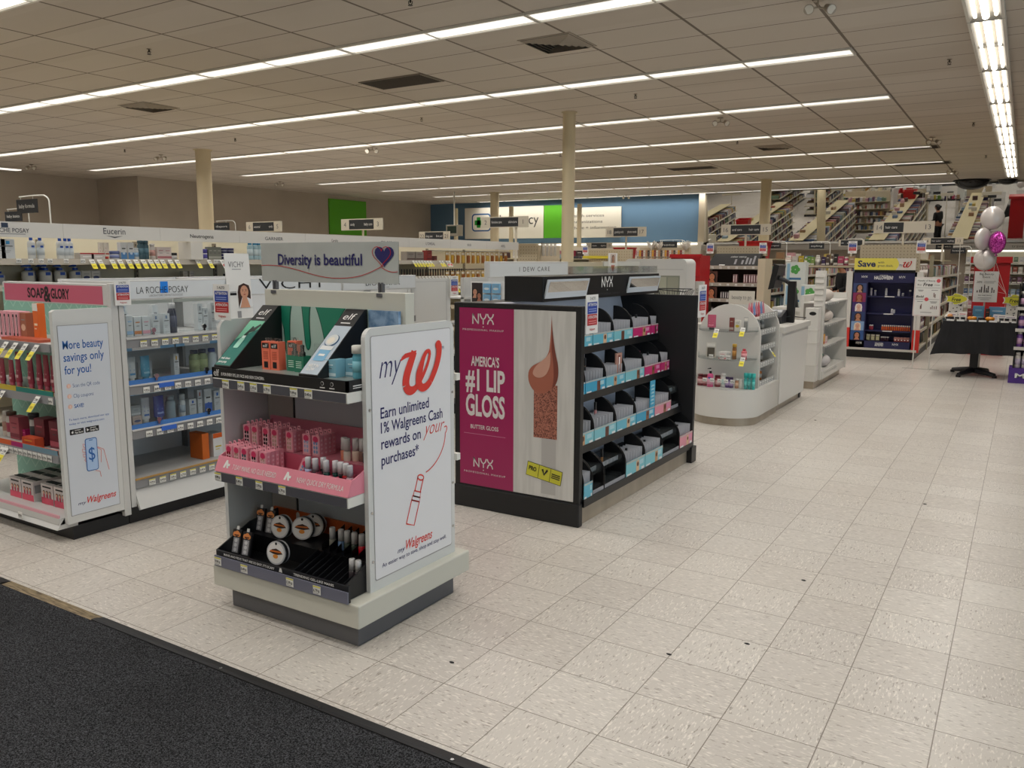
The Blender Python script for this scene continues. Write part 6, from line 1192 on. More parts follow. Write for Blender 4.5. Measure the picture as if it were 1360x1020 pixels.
for i, x in enumerate((-.84, -.79, -.73, -.66, -.46, -.43, -.22, -.16, -.08)): inst('tdk%d' % (i % 3), jar(.025, .05, ('#4a4a50', '#3a3036', '#6a6458')[i % 3], '#26262a'), (x, 12.39, T0), 0, 'dark make-up pot, %s from left along the front of the event table' % ORD[i], 'pot', 'dark pots on the event table')
for i, x in enumerate((-.8, -.68, -.54, -.43, -.31, -.18, -.06)): inst('tlb', lambda: [('shelf_label', MB().box(-.045, .045, 0, .003, 0, .022, PAPER))], (x, 12.306, T0), 0, 'white label strip, %s from left on front edge of event table' % ORD[i], 'label', 'white label strips on the event table')
for x, c in ((-.84, '#c98a50'), (.04, '#c97a4a')): b = MB(); b.ball((x, 12.52, T0+.04), .05, .05, .04, M('#d5d0c8', .4)); b.ball((x+.02, 12.49, T0+.05), .035, .035, .035, M(c, .5)); tag(b.build('gift_bundle'), 'wrapped pale gift bundle with orange at the %s end of the event table' % ('left' if x < -.5 else 'right'), 'gift')
es2 = thing('event_sign', 'tall white event sign on a thin stand behind the event table', 'sign', (-.45, 13.1, 0))
b = MB().box(-.6, -.31, 13.1, 13.112, .965, 1.385, PAPER).build('board', es2); F = Fr((-.6, 13.1, .965), X, Z); l = MB(); l.text(F, .145, .37, .028, 'Big Beauty', INK, w=.17, al='c'); l.text(F, .145, .33, .028, 'Event', INK, w=.09, al='c'); l.text(F, .03, .26, .03, '20%', INK, w=.07, shear=.2); l.rect(F, .12, .26, .28, .286, DGREY); l.rect(F, .12, .24, .26, .266, DGREY)
for x, h in ((.04, .03), (.07, .04), (.09, .08), (.125, .11), (.15, .06), (.17, .09), (.215, .07), (.24, .04)): l.rect(F, x, x+.014, .13, .13+h, M('#4a4446', .5))
l.text(F, .145, .085, .018, 'No cost event', INK, w=.16, al='c'); l.rect(F, .06, .22, .055, .062, GREYR); l.rect(F, .09, .2, .03, .036, GREYR); l.build('lettering', b); MB().cyl((-.455, 13.122, 0), (-.455, 13.122, 1.0), .01, KW2, n=8).build('pole', es2); MB().cyl((-.455, 13.122, 0), (-.455, 13.122, .015), .1, KW2, n=18).build('foot', es2)
def balloon(c, rough, metal):
    def f():
        b = MB(); m = M(c, rough, metal) if metal is not None else c; n = 28; k = 14; vs = []
        for j in range(k+1):
            ph = pi*j/k
            for i in range(n):
                t = 2*pi*i/n; wr = 1+.035*sin(14*t)*sin(ph)**6 if 1 else 1; x = .14*sin(ph)*cos(t)*wr; y = .075*sin(ph)*sin(t); z = -.15*cos(ph)*(1+.02*sin(10*t)); vs.append((x, y*(1-.15*abs(x)/.14), z+.15))
        b.add(vs, [(j*n+i, j*n+(i+1) % n, (j+1)*n+(i+1) % n, (j+1)*n+i) for j in range(k) for i in range(n)], m, True); r = MB(); r.lathe([(.02, -.03), (.006, -.005), (.012, .01)], m, n=10); return [('foil_balloon', b), ('neck', r)]
    return f
PKM = mat_noise('pink_sequin', '#8a1a72', '#e05ac8', 70, .42, .6, .25, .6)
for x, y, z, s, c, t, rz in ((-.43, 12.6, 1.93, 1.0, 'w', 'silver white foil balloon at the top of the bunch', .1), (-.515, 12.55, 1.67, .95, 'w', 'silver white foil balloon at the left of the bunch', .9), (-.35, 12.5, 1.62, .95, 'p', 'sparkling magenta foil balloon in the bunch', -.8), (-.475, 12.62, 1.4, .97, 'w', 'silver white foil balloon lowest in the bunch', 0)):
    inst('bal'+c, balloon('#d6d0ce', .3, .3) if c == 'w' else balloon(PKM, 0, None), (x, y, z), rz, t, 'balloon', sc=(s*(.72 if abs(rz) > .5 else 1), s, s) if 0 else s)
    b = MB(); b.tube([(x, y, z-.03), (x*.6-.15, y, z-.25), (-.2, 12.66, 1.1), (-.2, 12.75, T0+.01)], .0025, M('#d9d2cc', .4), n=5); tag(b.build('balloon_ribbon'), 'thin pale ribbon tied to the %s' % t, 'ribbon')
b = MB(); b.lathe([(.035, 0), (.03, .03), (.01, .045)], M('#b9b5b0', .4), (-.2, 12.75, T0)); tag(b.build('balloon_weight'), 'small balloon weight among the goods on the event table', 'weight')
# ---- purple carton stand at the right edge
pu = thing('floor_stand', 'purple and black carton stand of bottles at the right edge', 'display stand', (.1, 12.2, 0)); PUR = M('#4a2a82', .45)
b = MB().box(-.085, .5, 12.05, 12.4, 0, .19, PUR).build('base', pu); l = MB(); l.text(Fr((-.085, 12.05, 0), X, Z), .07, .07, .055, 'MISS', PAPER, w=.3, bold=.03); l.build('lettering', b)
MB().box(-.03, .5, 12.34, 12.4, .19, 1.25, BLACK2).box(-.05, -.035, 12.06, 12.4, .19, 1.25, BLACK).build('back', pu)
for z in (.45, .68, .95): MB().box(-.05, .5, 12.06, 12.34, z-.015, z, BLACK2).box(-.055, .5, 12.05, 12.06, z-.03, z+.01, KW2).build('shelf', pu)
for k, (z, c) in enumerate(((.19, '#c9c4c0'), (.45, '#7a4fa0'), (.68, '#5a3a8a'), (.95, '#2a2430'))):
    for i in range(4): inst('mb'+c, bottle(.035, .2, c, '#d9d4d0', '#c9a0c0' if k else '#b9b0c4', .5), (0+.08*i, 12.12, z), 0, 'bottle, %s from left on the %s level of the purple stand' % (ORD[i], ('bottom', 'second', 'third', 'top')[k]), 'bottle', 'bottles on the purple stand')
# ---------------------------------------------------------------- second low gondola behind the black unit
g2 = thing('beauty_gondola', 'long white gondola with black lettered header behind the black cosmetics unit', 'shelving unit', (-4.8, 8.5, 0))
MB().box(-4.9, -4.3, 6.5, 10.75, 0, .1, BLACK).build('base', g2); MB().box(-4.62, -4.58, 6.5, 10.75, .1, 1.34, gw).build('back_panel', g2)
for z in (.3, .6, .9, 1.15): MB().box(-4.9, -4.32, 6.5, 10.75, z-.015, z, gw).build('shelf', g2)
h = MB().box(-4.36, -4.3, 6.52, 8.1, 1.34, 1.495, gw).build('header', g2, .004); F = E0.fr(6.52, 4.3, 1.34); l = MB(); l.rect(F, .01, 1.56, .01, .135, M('#cdd2d5', .3)); l.text(F, .85, .055, .045, 'I DEW CARE', INK, w=.62, al='c', space=1.3); l.build('lettering', h)
MB().box(-4.5, -4.3, 6.5, 6.53, .1, 1.34, gw).build('end_panel', g2)
b = MB(); b.box(-4.9, -4.32, 8.14, 10.75, 1.34, 1.352, CLEAR); b.box(-4.325, -4.32, 8.14, 10.75, 1.352, 1.44, CLEAR); b.box(-4.9, -4.6, 8.14, 10.75, 1.36, 1.49, M('#c2b79f', .5))
b.build('clear_tray', g2)
b = MB()
for i in range(13): b.box(-4.6, -4.32, 8.2+.19*i, 8.206+.19*i, 1.352, 1.44, CLEAR)
b.build('divider', g2)
MB().box(-4.62, -4.58, 9.6, 10.75, 1.44, 1.5, WHITE2).build('front_board', g2)
c_ = tag(MB().box(-4.36, -4.35, 9.25, 9.5, 1.36, 1.6, PAPER).build('photo_card'), 'small photo card with a dark-haired woman above the black unit header', 'card'); l = MB(); F = E0.fr(9.25, 4.35, 1.36); face(l, F, .04, .12, .16, .11, '#b98a70', '#3a2420', '#c9b9ae'); l.fill(F, heart(.12, .06, .05), RED); l.build('print', c_)
pd = thing('photo_display', 'white counter display with a smiling couple photo and blue packs beside the black unit', 'counter display', (-4.1, 6.35, 0))
MB().box(-4.36, -3.99, 6.3, 6.5, 0, 1.1, gw).build('stand', pd); b = MB().box(-4.36, -3.98, 6.3, 6.33, 1.1, 1.31, PAPER).build('card', pd); l = MB(); F = Fr((-4.36, 6.3, 1.1), X, Z); l.rect(F, .01, .13, .01, .2, M('#2a2022', .5)); face(l, F, .01, .06, .075, .11, '#c9947a', '#1c1412', None, 2); face(l, F, .06, .03, .07, .1, '#a8705a', '#140e0e', None, 5); l.build('print', b)
for i in range(2):
    for j in range(2): inst('bpk', carton(.08, .02, .085, '#7ab0d6', '#d5dfe4', 'oval') if 1 else None, (-4.17+.1*i, 6.285, 1.11+.1*j), 0, 'pale blue pack, %s %s on the white photo display' % (('lower', 'upper')[j], ('left', 'right')[i]), 'pack', 'blue packs on the photo display')
# rounded white cabinet with a glass window, wire basket, red panel
rc = thing('rounded_cabinet', 'white rounded-top cabinet with a glass window behind the black unit', 'cabinet', (-4.75, 12.1, 0))
b = MB(); F = Fr((-5.3, 11.85, .05), X, Z); b.prism([F(p, q) for p, q in rrect(0, 1.0, 0, 1.49, .08)], (0, .4, 0), gw); b.build('body', rc, .005)
b = MB(); F = Fr((-5.3, 11.85, .05), X, Z); b.rect(F, .5, .9, .9, 1.24, M('#7f8378', .3), 1); b.rect(F, .52, .69, .92, 1.22, M('#a9ab9c', .15), 2); b.rect(F, .71, .88, .92, 1.22, M('#999b8d', .15), 2); b.rect(F, .3, .95, 1.33, 1.335, GREYR, 1); b.build('window', rc)
bk = MB(); wr = BLACK; 
for z, e in ((1.12, .22), (.95, .16)): bk.tube([(-4.17-e, 11.0-e*.7, z), (-4.17+e, 11.0-e*.7, z-.03*(z > 1.0)), (-4.17+e, 11.0+e*.7, z), (-4.17-e, 11.0+e*.7, z), (-4.17-e, 11.0-e*.7, z)], .008, wr, n=6)
for i in range(7):
    t = -1+i/3; 
    for s in (-1, 1): bk.tube([(-4.17+.24*t, 11.0+s*.168, 1.11), (-4.17+.17*t, 11.0+s*.119, .95)], .004, wr, n=5); bk.tube([(-4.17+s*.24, 11.0+.168*t, 1.11), (-4.17+s*.17, 11.0+.119*t, .95)], .004, wr, n=5)
bk = bk.build('wire_basket'); tag(bk, 'black wire basket on a stand behind the black unit', 'basket'); s_ = MB().cyl((-4.17, 11.0, 0), (-4.17, 11.0, .95), .02, BLACK).cyl((-4.17, 11.0, 0), (-4.17, 11.0, .02), .16, BLACK); s_.build('stand', bk)
sb = tag(MB().box(-4.33, -4.19, 12.3, 12.38, .7, 1.2, KW).build('sign_box'), 'small white sign box between the black unit and the red bin', 'sign'); l = MB(); F = Fr((-4.32, 12.3, .7), X, Z); l.text(F, .06, .36, .03, 'SCAN', DGREY, w=.08, al='c'); l.text(F, .06, .31, .03, 'HERE', DGREY, w=.08, al='c'); l.build('lettering', sb); MB().box(-4.3, -4.22, 12.32, 12.36, 0, .7, KW).build('stand', sb)
def redbin():
    b = MB(); R_ = M('#b01219', .35); b.prism([(-.26, -.25, 0), (-.3, -.28, .5), (.3, -.28, .5), (.26, -.25, 0)], (0, .012, 0), R_); b.prism([(-.26, .25, 0), (-.3, .28, .5), (.3, .28, .5), (.26, .25, 0)], (0, -.012, 0), R_)
    for s in (-1, 1): b.prism([(s*.26, -.25, 0), (s*.3, -.28, .5), (s*.3, .28, .5), (s*.26, .25, 0)], (-s*.012, 0, 0), R_)
    b.box(-.26, .26, -.25, .25, 0, .012, R_); r = MB()
    for s in (-1, 1): r.box(-.32, .32, s*.3-.012, s*.3+.012, .48, .52, R_); r.box(s*.31-.012, s*.31+.012, -.3, .3, .48, .52, R_)
    return [('red_bin', b), ('rim', r)]
b = MB(); RB = M('#a81018', .4); b.box(-4.95, -4.46, 12.9, 12.93, 0, 1.6, RB); b.box(-4.97, -4.44, 12.88, 12.95, 1.56, 1.62, RB); b.box(-4.95, -4.92, 12.93, 13.4, 0, 1.6, RB); b.box(-4.49, -4.46, 12.93, 13.4, 0, 1.6, RB)
for z in (.9, 1.25): b.box(-4.94, -4.47, 12.896, 12.9, z, z+.01, M('#7a0c12', .5))
tag(b.build('red_cabinet'), 'tall red cabinet side between the white cabinet and the aisle end', 'cabinet')
# ---------------------------------------------------------------- aisle gondolas towards the back wall
GOODS = ['#c8c4bc', '#b9b4aa', '#8a4a3c', '#4a5f80', '#b5a05a', '#6a806a', '#6a4a66', '#b58a94', '#3a3a44', '#cac6be', '#8aa0b0', '#8a6a50', '#c3c3c6', '#4a3030']
def goods(name, boxes, par=None, label=None):
    b = MB()
    for x0, x1, y0, y1, z0, z1, c in boxes: b.box(x0, x1, y0, y1, z0, z1, M(c, .5))
    o = b.build(name, par); o['kind'] = 'stuff'; return o
GOND = [(-1.87, .98, 14.45, 'first aisle gondola from the right, behind the halloween stand'), (-4.27, 1.1, 14.45, 'second aisle gondola from the right, behind the cream end unit'), (-6.85, 1.1, 15.2, 'third aisle gondola from the right'), (-9.4, 1.1, 15.2, 'fourth aisle gondola from the right'), (-11.9, 1.0, 15.2, 'fifth aisle gondola from the right')]
SHELFM = M('#b3a98f', .55)
def gond(cx, wd, y0, y1, label, h=1.54, seed=1, lv=(.12, .4, .68, .96, 1.24), top=True, clear=0):
    r = random.Random(seed); t = thing('aisle_gondola', 'long cream ' + label, 'shelving unit', (cx, (y0+y1)/2, 0)); hw = wd/2
    MB().box(cx-hw, cx+hw, y0, y1, 0, .1, BLACK2).build('base', t); MB().box(cx-.03, cx+.03, y0, y1, .1, h, SHELFM).build('back_panel', t)
    MB().box(cx-.24, cx+.24, y0, y1, h, h+.02, M('#b8ad8a', .5)).build('top_shelf', t); bx = []
    for z in lv:
        for s in (-1, 1):
            q = MB(); q.box(cx+s*.03, cx+s*(hw-.02), y0, y1, z-.015, z, SHELFM); q.box(cx+s*(hw-.02), cx+s*hw, y0, y1, z-.03, z+.012, M('#c9c4b6', .4)); q.build('shelf', t)
            y = y0+.03
            while y < y1-.1:
                w_ = r.uniform(.05, .11); n = r.randint(2, 6); c = r.choice(GOODS); hh = r.uniform(.12, .22)
                if y+w_ > y1: break
                if r.random() < .9 and not (s > 0 and y < clear): bx.append((cx+s*.06, cx+s*(hw-.05-r.uniform(0, .04)), y, y+w_-.01, z, z+hh, c))
                y += w_
    y = y0+.1
    while top and y < y1-.4:
        if r.random() < .5 and y > y0+1.3 and not any(abs(y+.2-q) < .6 for q in (21.0,)): w_ = r.uniform(.1, .25); q = r.uniform(-.2, .05); bx.append((cx+q, cx+q+r.uniform(.1, .18), y, y+w_, h+.02, h+.02+r.uniform(.06, .16), r.choice(GOODS)))
        y += r.uniform(.2, .45)
    o = goods('assorted_goods', bx); tag(o, 'assorted packs filling the %s' % label, 'packs', 'goods in the aisle gondolas'); return t
for i, (cx, wd, y0, lab) in enumerate(GOND): gond(cx, wd, y0+.05, 23.6, lab, seed=11+i, clear=0 if i else 15.9)
for i, (cx, y0, y1, lab) in enumerate(((-9.1, 4.0, 10.2, 'gondola just behind the long high wall'), (-11.3, 4.5, 10.1, 'gondola second behind the long high wall'))): gond(cx, 1.0, y0, y1, lab, 1.72, 31+i, (.12, .5, .9, 1.3), False)
gond(.55, 1.0, 16.2, 23.6, 'gondola at the right edge behind the event table', seed=51)
for x, y, z, t in ((-4.27, 15.35, 1.563, 'red bin on top of the second aisle gondola, seen upper middle in the mirror'), (-9.4, 21.0, 1.563, 'red bin on top of the fourth aisle gondola, seen at left in the mirror')): inst('rb', redbin, (x, y, z), 0, t, 'bin', sc=(.8, .8, .6))
# lotions on the visible side of the first gondola
k = 0
for li, (z, cs) in enumerate(((1.562, ['#d5d2d0', '#c9c9cc', '#3a4a8a', '#dcd8d4']), (1.24, ['#d0c9c4', '#b5a59a', '#d9d4cc', '#5a4a44']), (.96, ['#c9c4c0', '#2a2a30', '#d5d2cc', '#8a8a90']), (.68, ['#5a3a8a', '#c9a0b0', '#d5d0d8', '#3a2a5a']), (.4, ['#4a5a9a', '#c9c4cc', '#8a5a9a', '#d0ccd0']))):
    for i in range(9):
        c = cs[(i*5+li) % 4]; inst('lo'+c+str(li % 2), bottle(.04, (.2, .24)[li % 2], c, ('#d5d2cc', '#2a2a30')[(i+li) % 2] if 0 else '#d0ccc6', '#e0dcd8', .5), (-1.455-.22*(li == 0), 14.6+.13*i, z), pi/2, 'lotion bottle, %s from near end, %s shelf right of the halloween stand' % (ORD[i], ('top', 'second', 'third', 'fourth', 'fifth')[li]), 'bottle', 'lotion bottles right of the halloween stand')
MB().box(-1.42, -1.36, 15.9, 15.95, 0, 1.62, M('#8f8a74', .5)).build('upright', None); tag(D.objects['upright'] if D.objects.get('upright') and not D.objects['upright'].parent else [o for o in D.objects if o.name.startswith('upright') and not o.parent][0], 'greenish upright post at the end of the lotion shelves', 'post')
# cream end unit under the 16 and 15 sign
e16 = thing('cream_end_unit', 'cream end unit with dark make-up shelves under the sign 16 and 15', 'shelving unit', (-4.27, 14.2, 0)); CM2 = M('#c3b79f', .5)
for x in (-4.85, -3.82): MB().box(x, x+.12, 13.95, 14.4, 0, 1.555, CM2).build('side_post', e16)
MB().box(-4.73, -3.82, 14.36, 14.4, 0, 1.6, M('#3a3029', .6)).build('back_panel', e16); MB().box(-4.66, -3.78, 14.34, 14.36, 1.6, 1.77, PEG).build('pegboard', e16); MB().box(-4.73, -3.82, 13.98, 14.36, 0, .12, BLACK2).build('base', e16)
for z in (1.43, 1.14, .87, .6, .33):
    s = MB().box(-4.73, -3.82, 13.98, 14.36, z-.015, z, M('#4a433b', .5)).build('shelf', e16); MB().box(-4.73, -3.82, 13.965, 13.98, z-.055, z+.005, M('#a8a196', .4)).build('price_rail', s); tags(W0, e16, 13.963, z-.03, [-4.6+.14*i for i in range(6)], 'n')
d_ = thing('makeup_display', 'black make-up display with white print on the top shelf of the cream end unit', 'counter display', (-4.27, 14.2, 1.43)); b = MB(); b.prism([(-4.7, 13.99, 1.432), (-4.64, 14.2, 1.64), (-3.84, 14.2, 1.64), (-3.84, 13.99, 1.432)], (0, .12, 0), BLACK) ; b.build('body', d_); F = Fr((-4.7, 13.988, 1.432), X, (.0, .21, .208)); l = MB(); l.text(F, .36, .2, .035, 'color story', PAPER, w=.27)
for x, h in ((.45, .12), (.57, .1), (.64, .16), (.7, .14), (.76, .2)): l.rect(F, x, x+.035, .04, .04+h, M('#8a8a8e', .4))
l.rect(F, .2, .3, .01, .03, PAPER); l.build('print', d_)
for z in (1.14, .87): 
    o = MB().box(-4.71, -4.52, 14.0, 14.01, z, z+.2, M('#2a1c18', .5)); F = Fr((-4.71, 14.0, z), X, Z); face(o, F, 0, .0, .19, .2, '#c07a55', '#1c100c', '#5a3a30'); tag(o.build('portrait_card'), 'portrait card of a woman on the %s shelf of cream end unit' % ('second' if z > 1 else 'third'), 'card')
for i, x in enumerate((-4.24, -4.2, -4.06, -4.02, -3.97, -3.93, -3.89, -3.85)): inst('e2c', carton(.035, .05, .15, '#8a6a6a', '#c9b0b0', 'vert'), (x, 14.05, 1.14), 0, 'rose make-up pack, %s on the second shelf of cream end unit' % oz(i, 8), 'pack', 'packs on the cream end unit')
for i in range(8): inst('e3c', carton(.03, .05, .12, '#6a6464', '#c9c4c4', 'vert'), (-4.45+.04*i, 14.05, .87), 0, 'grey make-up pack, %s on the third shelf of cream end unit' % oz(i, 8), 'pack', 'grey packs on the cream end unit')
for i in range(6): inst('e3c', carton(.03, .05, .12, '#6a6464', '#c9c4c4', 'vert'), (-4.6+.12*i, 14.05, .6), 0, 'grey make-up pack, %s on the fourth shelf of cream end unit' % oz(i, 6), 'pack', 'lower grey packs on the cream end unit')
notice(-4.65, 13.95, 1.64, '-y', 'blue and red notice at left of the cream end unit pegboard', 1.1); notice(-3.75, 13.95, 1.64, '-y', 'blue and red notice at right of the cream end unit pegboard', 1.1)
# rack with bottles on its top shelf, between the two aisle ends
rk = thing('rack', 'open rack with a black-edged top shelf of bottles between the two aisle ends', 'rack', (-3.1, 15.1, 0))
MB().box(-3.68, -2.45, 15.0, 15.3, 1.4, 1.44, BLACK).build('top_shelf', rk)
for x in (-3.66, -2.5): MB().box(x, x+.04, 15.2, 15.24, 0, 1.4, CM2).build('post', rk)
MB().box(-3.68, -2.45, 14.99, 15.0, 1.41, 1.445, CM2).build('price_rail', rk)
for i, (x, c, w_, h) in enumerate(((-3.6, '#c9b9b0', .12, .17), (-3.48, '#d5d0c9', .1, .16), (-3.38, '#c9b23a', .07, .17), (-3.3, '#7a9a3a', .06, .15), (-3.24, '#6a9a4a', .06, .16), (-3.18, '#8aa85a', .05, .15), (-3.1, '#c9c4bc', .09, .18), (-3.0, '#3a2a5a', .06, .15), (-2.93, '#5a4a44', .05, .19), (-2.87, '#6a5a54', .05, .2), (-2.8, '#2a2a2a', .06, .2), (-2.72, '#b54a6a', .09, .16), (-2.63, '#c05a7a', .08, .15), (-2.54, '#b59a7a', .1, .16))): inst('rk%d' % i, carton(w_, .08, h, c, '#e0dcd4', 'band') if i % 3 else bottle(w_*.45, h, c, '#d5d2cc', '#e0dcd4', .5), (x, 15.1, 1.441), 0, 'pack, %s on the top shelf of the open rack' % oz(i, 14), 'pack', 'packs on the open rack')
# far back wall shelving with lit headers
bw = thing('back_wall_shelving', 'lit white wall shelving along the back wall at right', 'shelving unit', (-.6, 26.2, 0))
MB().box(-1.45, .6, 26.3, 26.4, 0, 1.85, M('#d5cfbd', .5)).build('back_panel', bw); MB().box(-9, .6, 26.1, 26.5, 1.87, 2.03, M('#98938b', .5)).build('valance', bw)
MB().box(-1.42, .6, 26.15, 26.2, 1.8, 1.85, COVE).build('light_strip', bw)
for z in (.3, .62, .95, 1.22, 1.48): MB().box(-1.45, .6, 26.0, 26.3, z-.02, z, WHITE).build('shelf', bw)
l = MB(); F = Fr((-9, 26.1, 1.87), X, Z)
for q, s_ in ((7.45, 'snacks'), (8.62, 'travel'), (6.2, 'beauty')): l.text(F, q, .045, .07, s_, M('#4a4640', .5), w=.3)
l.build('lettering', bw)
for k, z in enumerate((.3, .62, .95, 1.22, 1.48)):
    for i in range(12): c = GOODS[(i*7+k*3) % 14]; inst('bw'+c, carton(.1, .1, .18, c, '#e0dcd4', 'band'), (-1.38+.125*i, 26.1, z), 0, 'carton, %s from left, level %s of the back wall shelving' % (ORD[i], ('one', 'two', 'three', 'four', 'five')[k]), 'carton', 'cartons on the back wall shelving')
for i, (x0, x1) in enumerate(((-3.2, -2.85), (-2.8, -2.0))): tag(MB().box(x0, x1, 26.1, 26.15, 1.8, 1.86, COVE).build('light_strip'), 'bright lamp strip under the grey valance, %s one' % ('left', 'right')[i], 'lamp')
rs = tag(MB().box(-.72, -.22, 15.5, 15.95, .0, 1.5, RB).box(-.78, -.2, 15.45, 16.0, 1.5, 1.6, RB).build('red_cabinet'), 'tall red cabinet behind the balloons and the event sign', 'cabinet')
MB().box(-2.0, -1.97, 25.98, 26.1, 0, 1.8, M('#b5ab93', .5)).build('trim_2', kind='structure')
# pharmacy shelves below the blue wall, pegboard end and hanging goods seen over the front fixtures
ph = thing('pharmacy_shelving', 'shelving with red packs below the blue back wall', 'shelving unit', (-13, 24, 0)); MB().box(-15, -9.4, 24.3, 24.4, 0, 1.95, M('#d5cdb8', .5)).build('back_panel', ph)
for z in (1.0, 1.3, 1.6): MB().box(-15, -9.4, 24.0, 24.3, z-.02, z, WHITE2).build('shelf', ph)
for k, z in enumerate((1.3, 1.6)):
    for i in range(20): c = ['#8a1a3a', '#c9c4bc', '#a8202a', '#3a2a2a', '#c98a9a'][(i*3+k) % 5]; inst('ph'+c, carton(.22, .1, .24, c, '#d9d4cc', 'band'), (-14.8+.27*i, 24.1, z), 0, 'pharmacy pack, %s from left on the %s shelf under the blue wall' % (ORD[i], ('lower', 'upper')[k]), 'pack', 'packs under the blue wall')
pe = thing('pegboard_end', 'cream pegboard end unit right of the long high wall', 'shelving unit', (-6.85, 11.5, 0)); MB().box(-7.01, -6.68, 11.5, 11.53, 0, 1.77, PEG).build('pegboard', pe); MB().box(-7.05, -6.64, 11.53, 12.2, 0, 1.75, CM2).build('body', pe); MB().box(-6.64, -6.34, 11.595, 11.605, 1.775, 1.785, CHROME).box(-6.65, -6.64, 11.59, 11.61, 1.7, 1.79, CHROME).build('hook_bar', pe)
for i in range(4): inst('wpk', hcard(.05, .2, '#d0cdc6', '#c3c0ba'), (-6.64+.07*i+.03, 11.6, 1.58), 0, 'white hanging pack, %s beside the cream pegboard end unit' % oz(i, 4), 'pack', 'white packs by the pegboard')
pg2 = thing('pegboard_rack', 'low cream pegboard rack with a yellow strip behind the black unit header', 'shelving unit', (-6.6, 14, 0)); MB().box(-7.0, -6.13, 14.0, 14.06, 0, 1.72, PEG).build('pegboard', pg2); MB().box(-7.1, -6.4, 13.95, 13.99, 1.55, 1.6, M('#d2c23a', .5)).build('yellow_strip', pg2); MB().box(-7.0, -6.1, 14.06, 14.4, 0, 1.5, CM2).build('body', pg2)
notice(-7.05, 13.95, 1.63, '-y', 'blue and red notice at left of the low pegboard rack', 1.0)
mz = thing('magazine_rack', 'cream rack of magazines behind the rounded white cabinet', 'rack', (-5.6, 14.2, 0)); MB().box(-6.1, -5.15, 14.1, 14.4, 0, 1.55, CM2).build('body', mz); MB().box(-6.1, -5.15, 14.3, 14.4, 1.55, 1.75, CM2).build('back_panel', mz)
for i in range(22): c = ['#c9c0b4', '#4a4440', '#b58a6a', '#d9d4cc', '#8a3a3a', '#d9a03a'][(i*5) % 6]; inst('mg'+c, carton(.03, .02, .15, c, '#8a8478', 'band', name='magazine'), (-6.06+.041*i, 14.13, 1.551), 0, 'magazine, %s from left on the cream rack' % ORD[i], 'magazine', 'magazines on the cream rack')
for x in (-5.85, -5.7, -5.2): 
    b = MB(); r = random.Random(int(-x*100))
    for i in range(14): t = r.uniform(0, 2*pi); q = r.uniform(.04, .13); b.tube([(x, 14.25, 1.71), (x+q*.6*cos(t), 14.25+q*.4*sin(t), 1.78), (x+q*cos(t), 14.25+q*.6*sin(t), 1.8+r.uniform(0, .08))], [.012, .018, .004], M('#d5d0c6', .5), n=5)
    tag(b.build('white_flowers'), 'bunch of white feathery flowers on the magazine rack, at x %s' % 'one' if 0 else 'bunch of white feathery flowers on the magazine rack, %s' % {-5.85: 'leftmost', -5.7: 'middle', -5.2: 'rightmost'}[x], 'flowers')
bx = []; r = random.Random(77)
for z in (.15, .45, .75, 1.05, 1.35):
    for par_, x0, x1 in ((mz, -6.1, -5.15), (pg2, -7.0, -6.12)):
        MB().box(x0, x1, 14.4, 14.62, z-.015, z, SHELFM).build('rear_shelf', par_); x = x0+.02
        while x < x1-.12:
            w_ = r.uniform(.05, .11); bx.append((x, x+w_-.008, 14.42, 14.58, z, z+r.uniform(.1, .2), r.choice(GOODS))); x += w_
tag(goods('assorted_goods', bx), 'assorted packs on the rear shelves of the magazine and pegboard racks, seen in the mirror', 'packs')
# ---------------------------------------------------------------- aisle signs
CR = M('#cfc8b8', .45); CH = M('#2c2f33', .5)
def asign(x0, x1, y, z0, z1, ln, rn, t1, t2, post=None, label='', dark=(.2, .8), base=1.52):
    t = thing('aisle_sign', label, 'sign', ((x0+x1)/2, y, z0)); W = x1-x0; H_ = z1-z0
    b = MB().box(x0, x1, y, y+.03, z0, z1, CR).build('board', t); F = Fr((x0, y, z0), X, Z); l = MB()
    l.rect(F, W*dark[0], W*dark[1], H_*.08, H_*.92, CH, 1)
    if ln: l.text(F, W*.1, H_*.3, H_*.4, ln, DGREY, al='c', k=2)
    if rn: l.text(F, W*.9, H_*.3, H_*.4, rn, DGREY, al='c', k=2)
    if t1: l.text(F, W*(dark[0]+.03), H_*.4, H_*.24, t1, PAPER, w=W*min(.22, .022*len(t1)), k=2)
    if t2: l.text(F, W*(dark[1]-.03), H_*.4, H_*.24, t2, PAPER, w=W*min(.22, .022*len(t2)), al='r', k=2)
    l.build('lettering', b); px = post if post is not None else (x0+x1)/2; MB().box(px-.015, px+.015, y+.03, y+.05, base, z1, CR).build('post', t); return t
asign(-4.67, -3.8, 14.56, 1.965, 2.15, '16', '15', 'oral care', 'hair care', label='aisle sign numbered 16 and 15 over the cream end unit')
asign(-2.13, -1.26, 14.4, 1.96, 2.14, '14', '13', 'hair care', '', label='aisle sign numbered 14 and 13 over the halloween stand', dark=(.17, .5))
asign(-9.56, -8.69, 10.1, 1.98, 2.16, '4', '3', 'candy', 'baby care', label='aisle sign numbered 4 and 3 in front of the green wall panel', base=1.74)
asign(-11.72, -10.85, 10.0, 1.98, 2.155, '6', '5', 'seasonal', 'candy', label='aisle sign numbered 6 and 5 left of the banner', base=1.74)
asign(-7.48, -6.61, 11.1, 2.02, 2.187, '2', '1', 'feminine care', 'skincare', label='aisle sign numbered 2 and 1 in front of the pharmacy sign', post=-6.85, base=0)
asign(-12.05, -11.18, 15.3, 1.947, 2.16, '22', '21', 'allergy care', 'first aid', label='aisle sign numbered 22 and 21 above the long high wall')
asign(-7.28, -6.41, 15.3, 1.985, 2.175, '18', '17', 'greeting cards', 'photo needs', label='aisle sign numbered 18 and 17 in front of the blue wall')
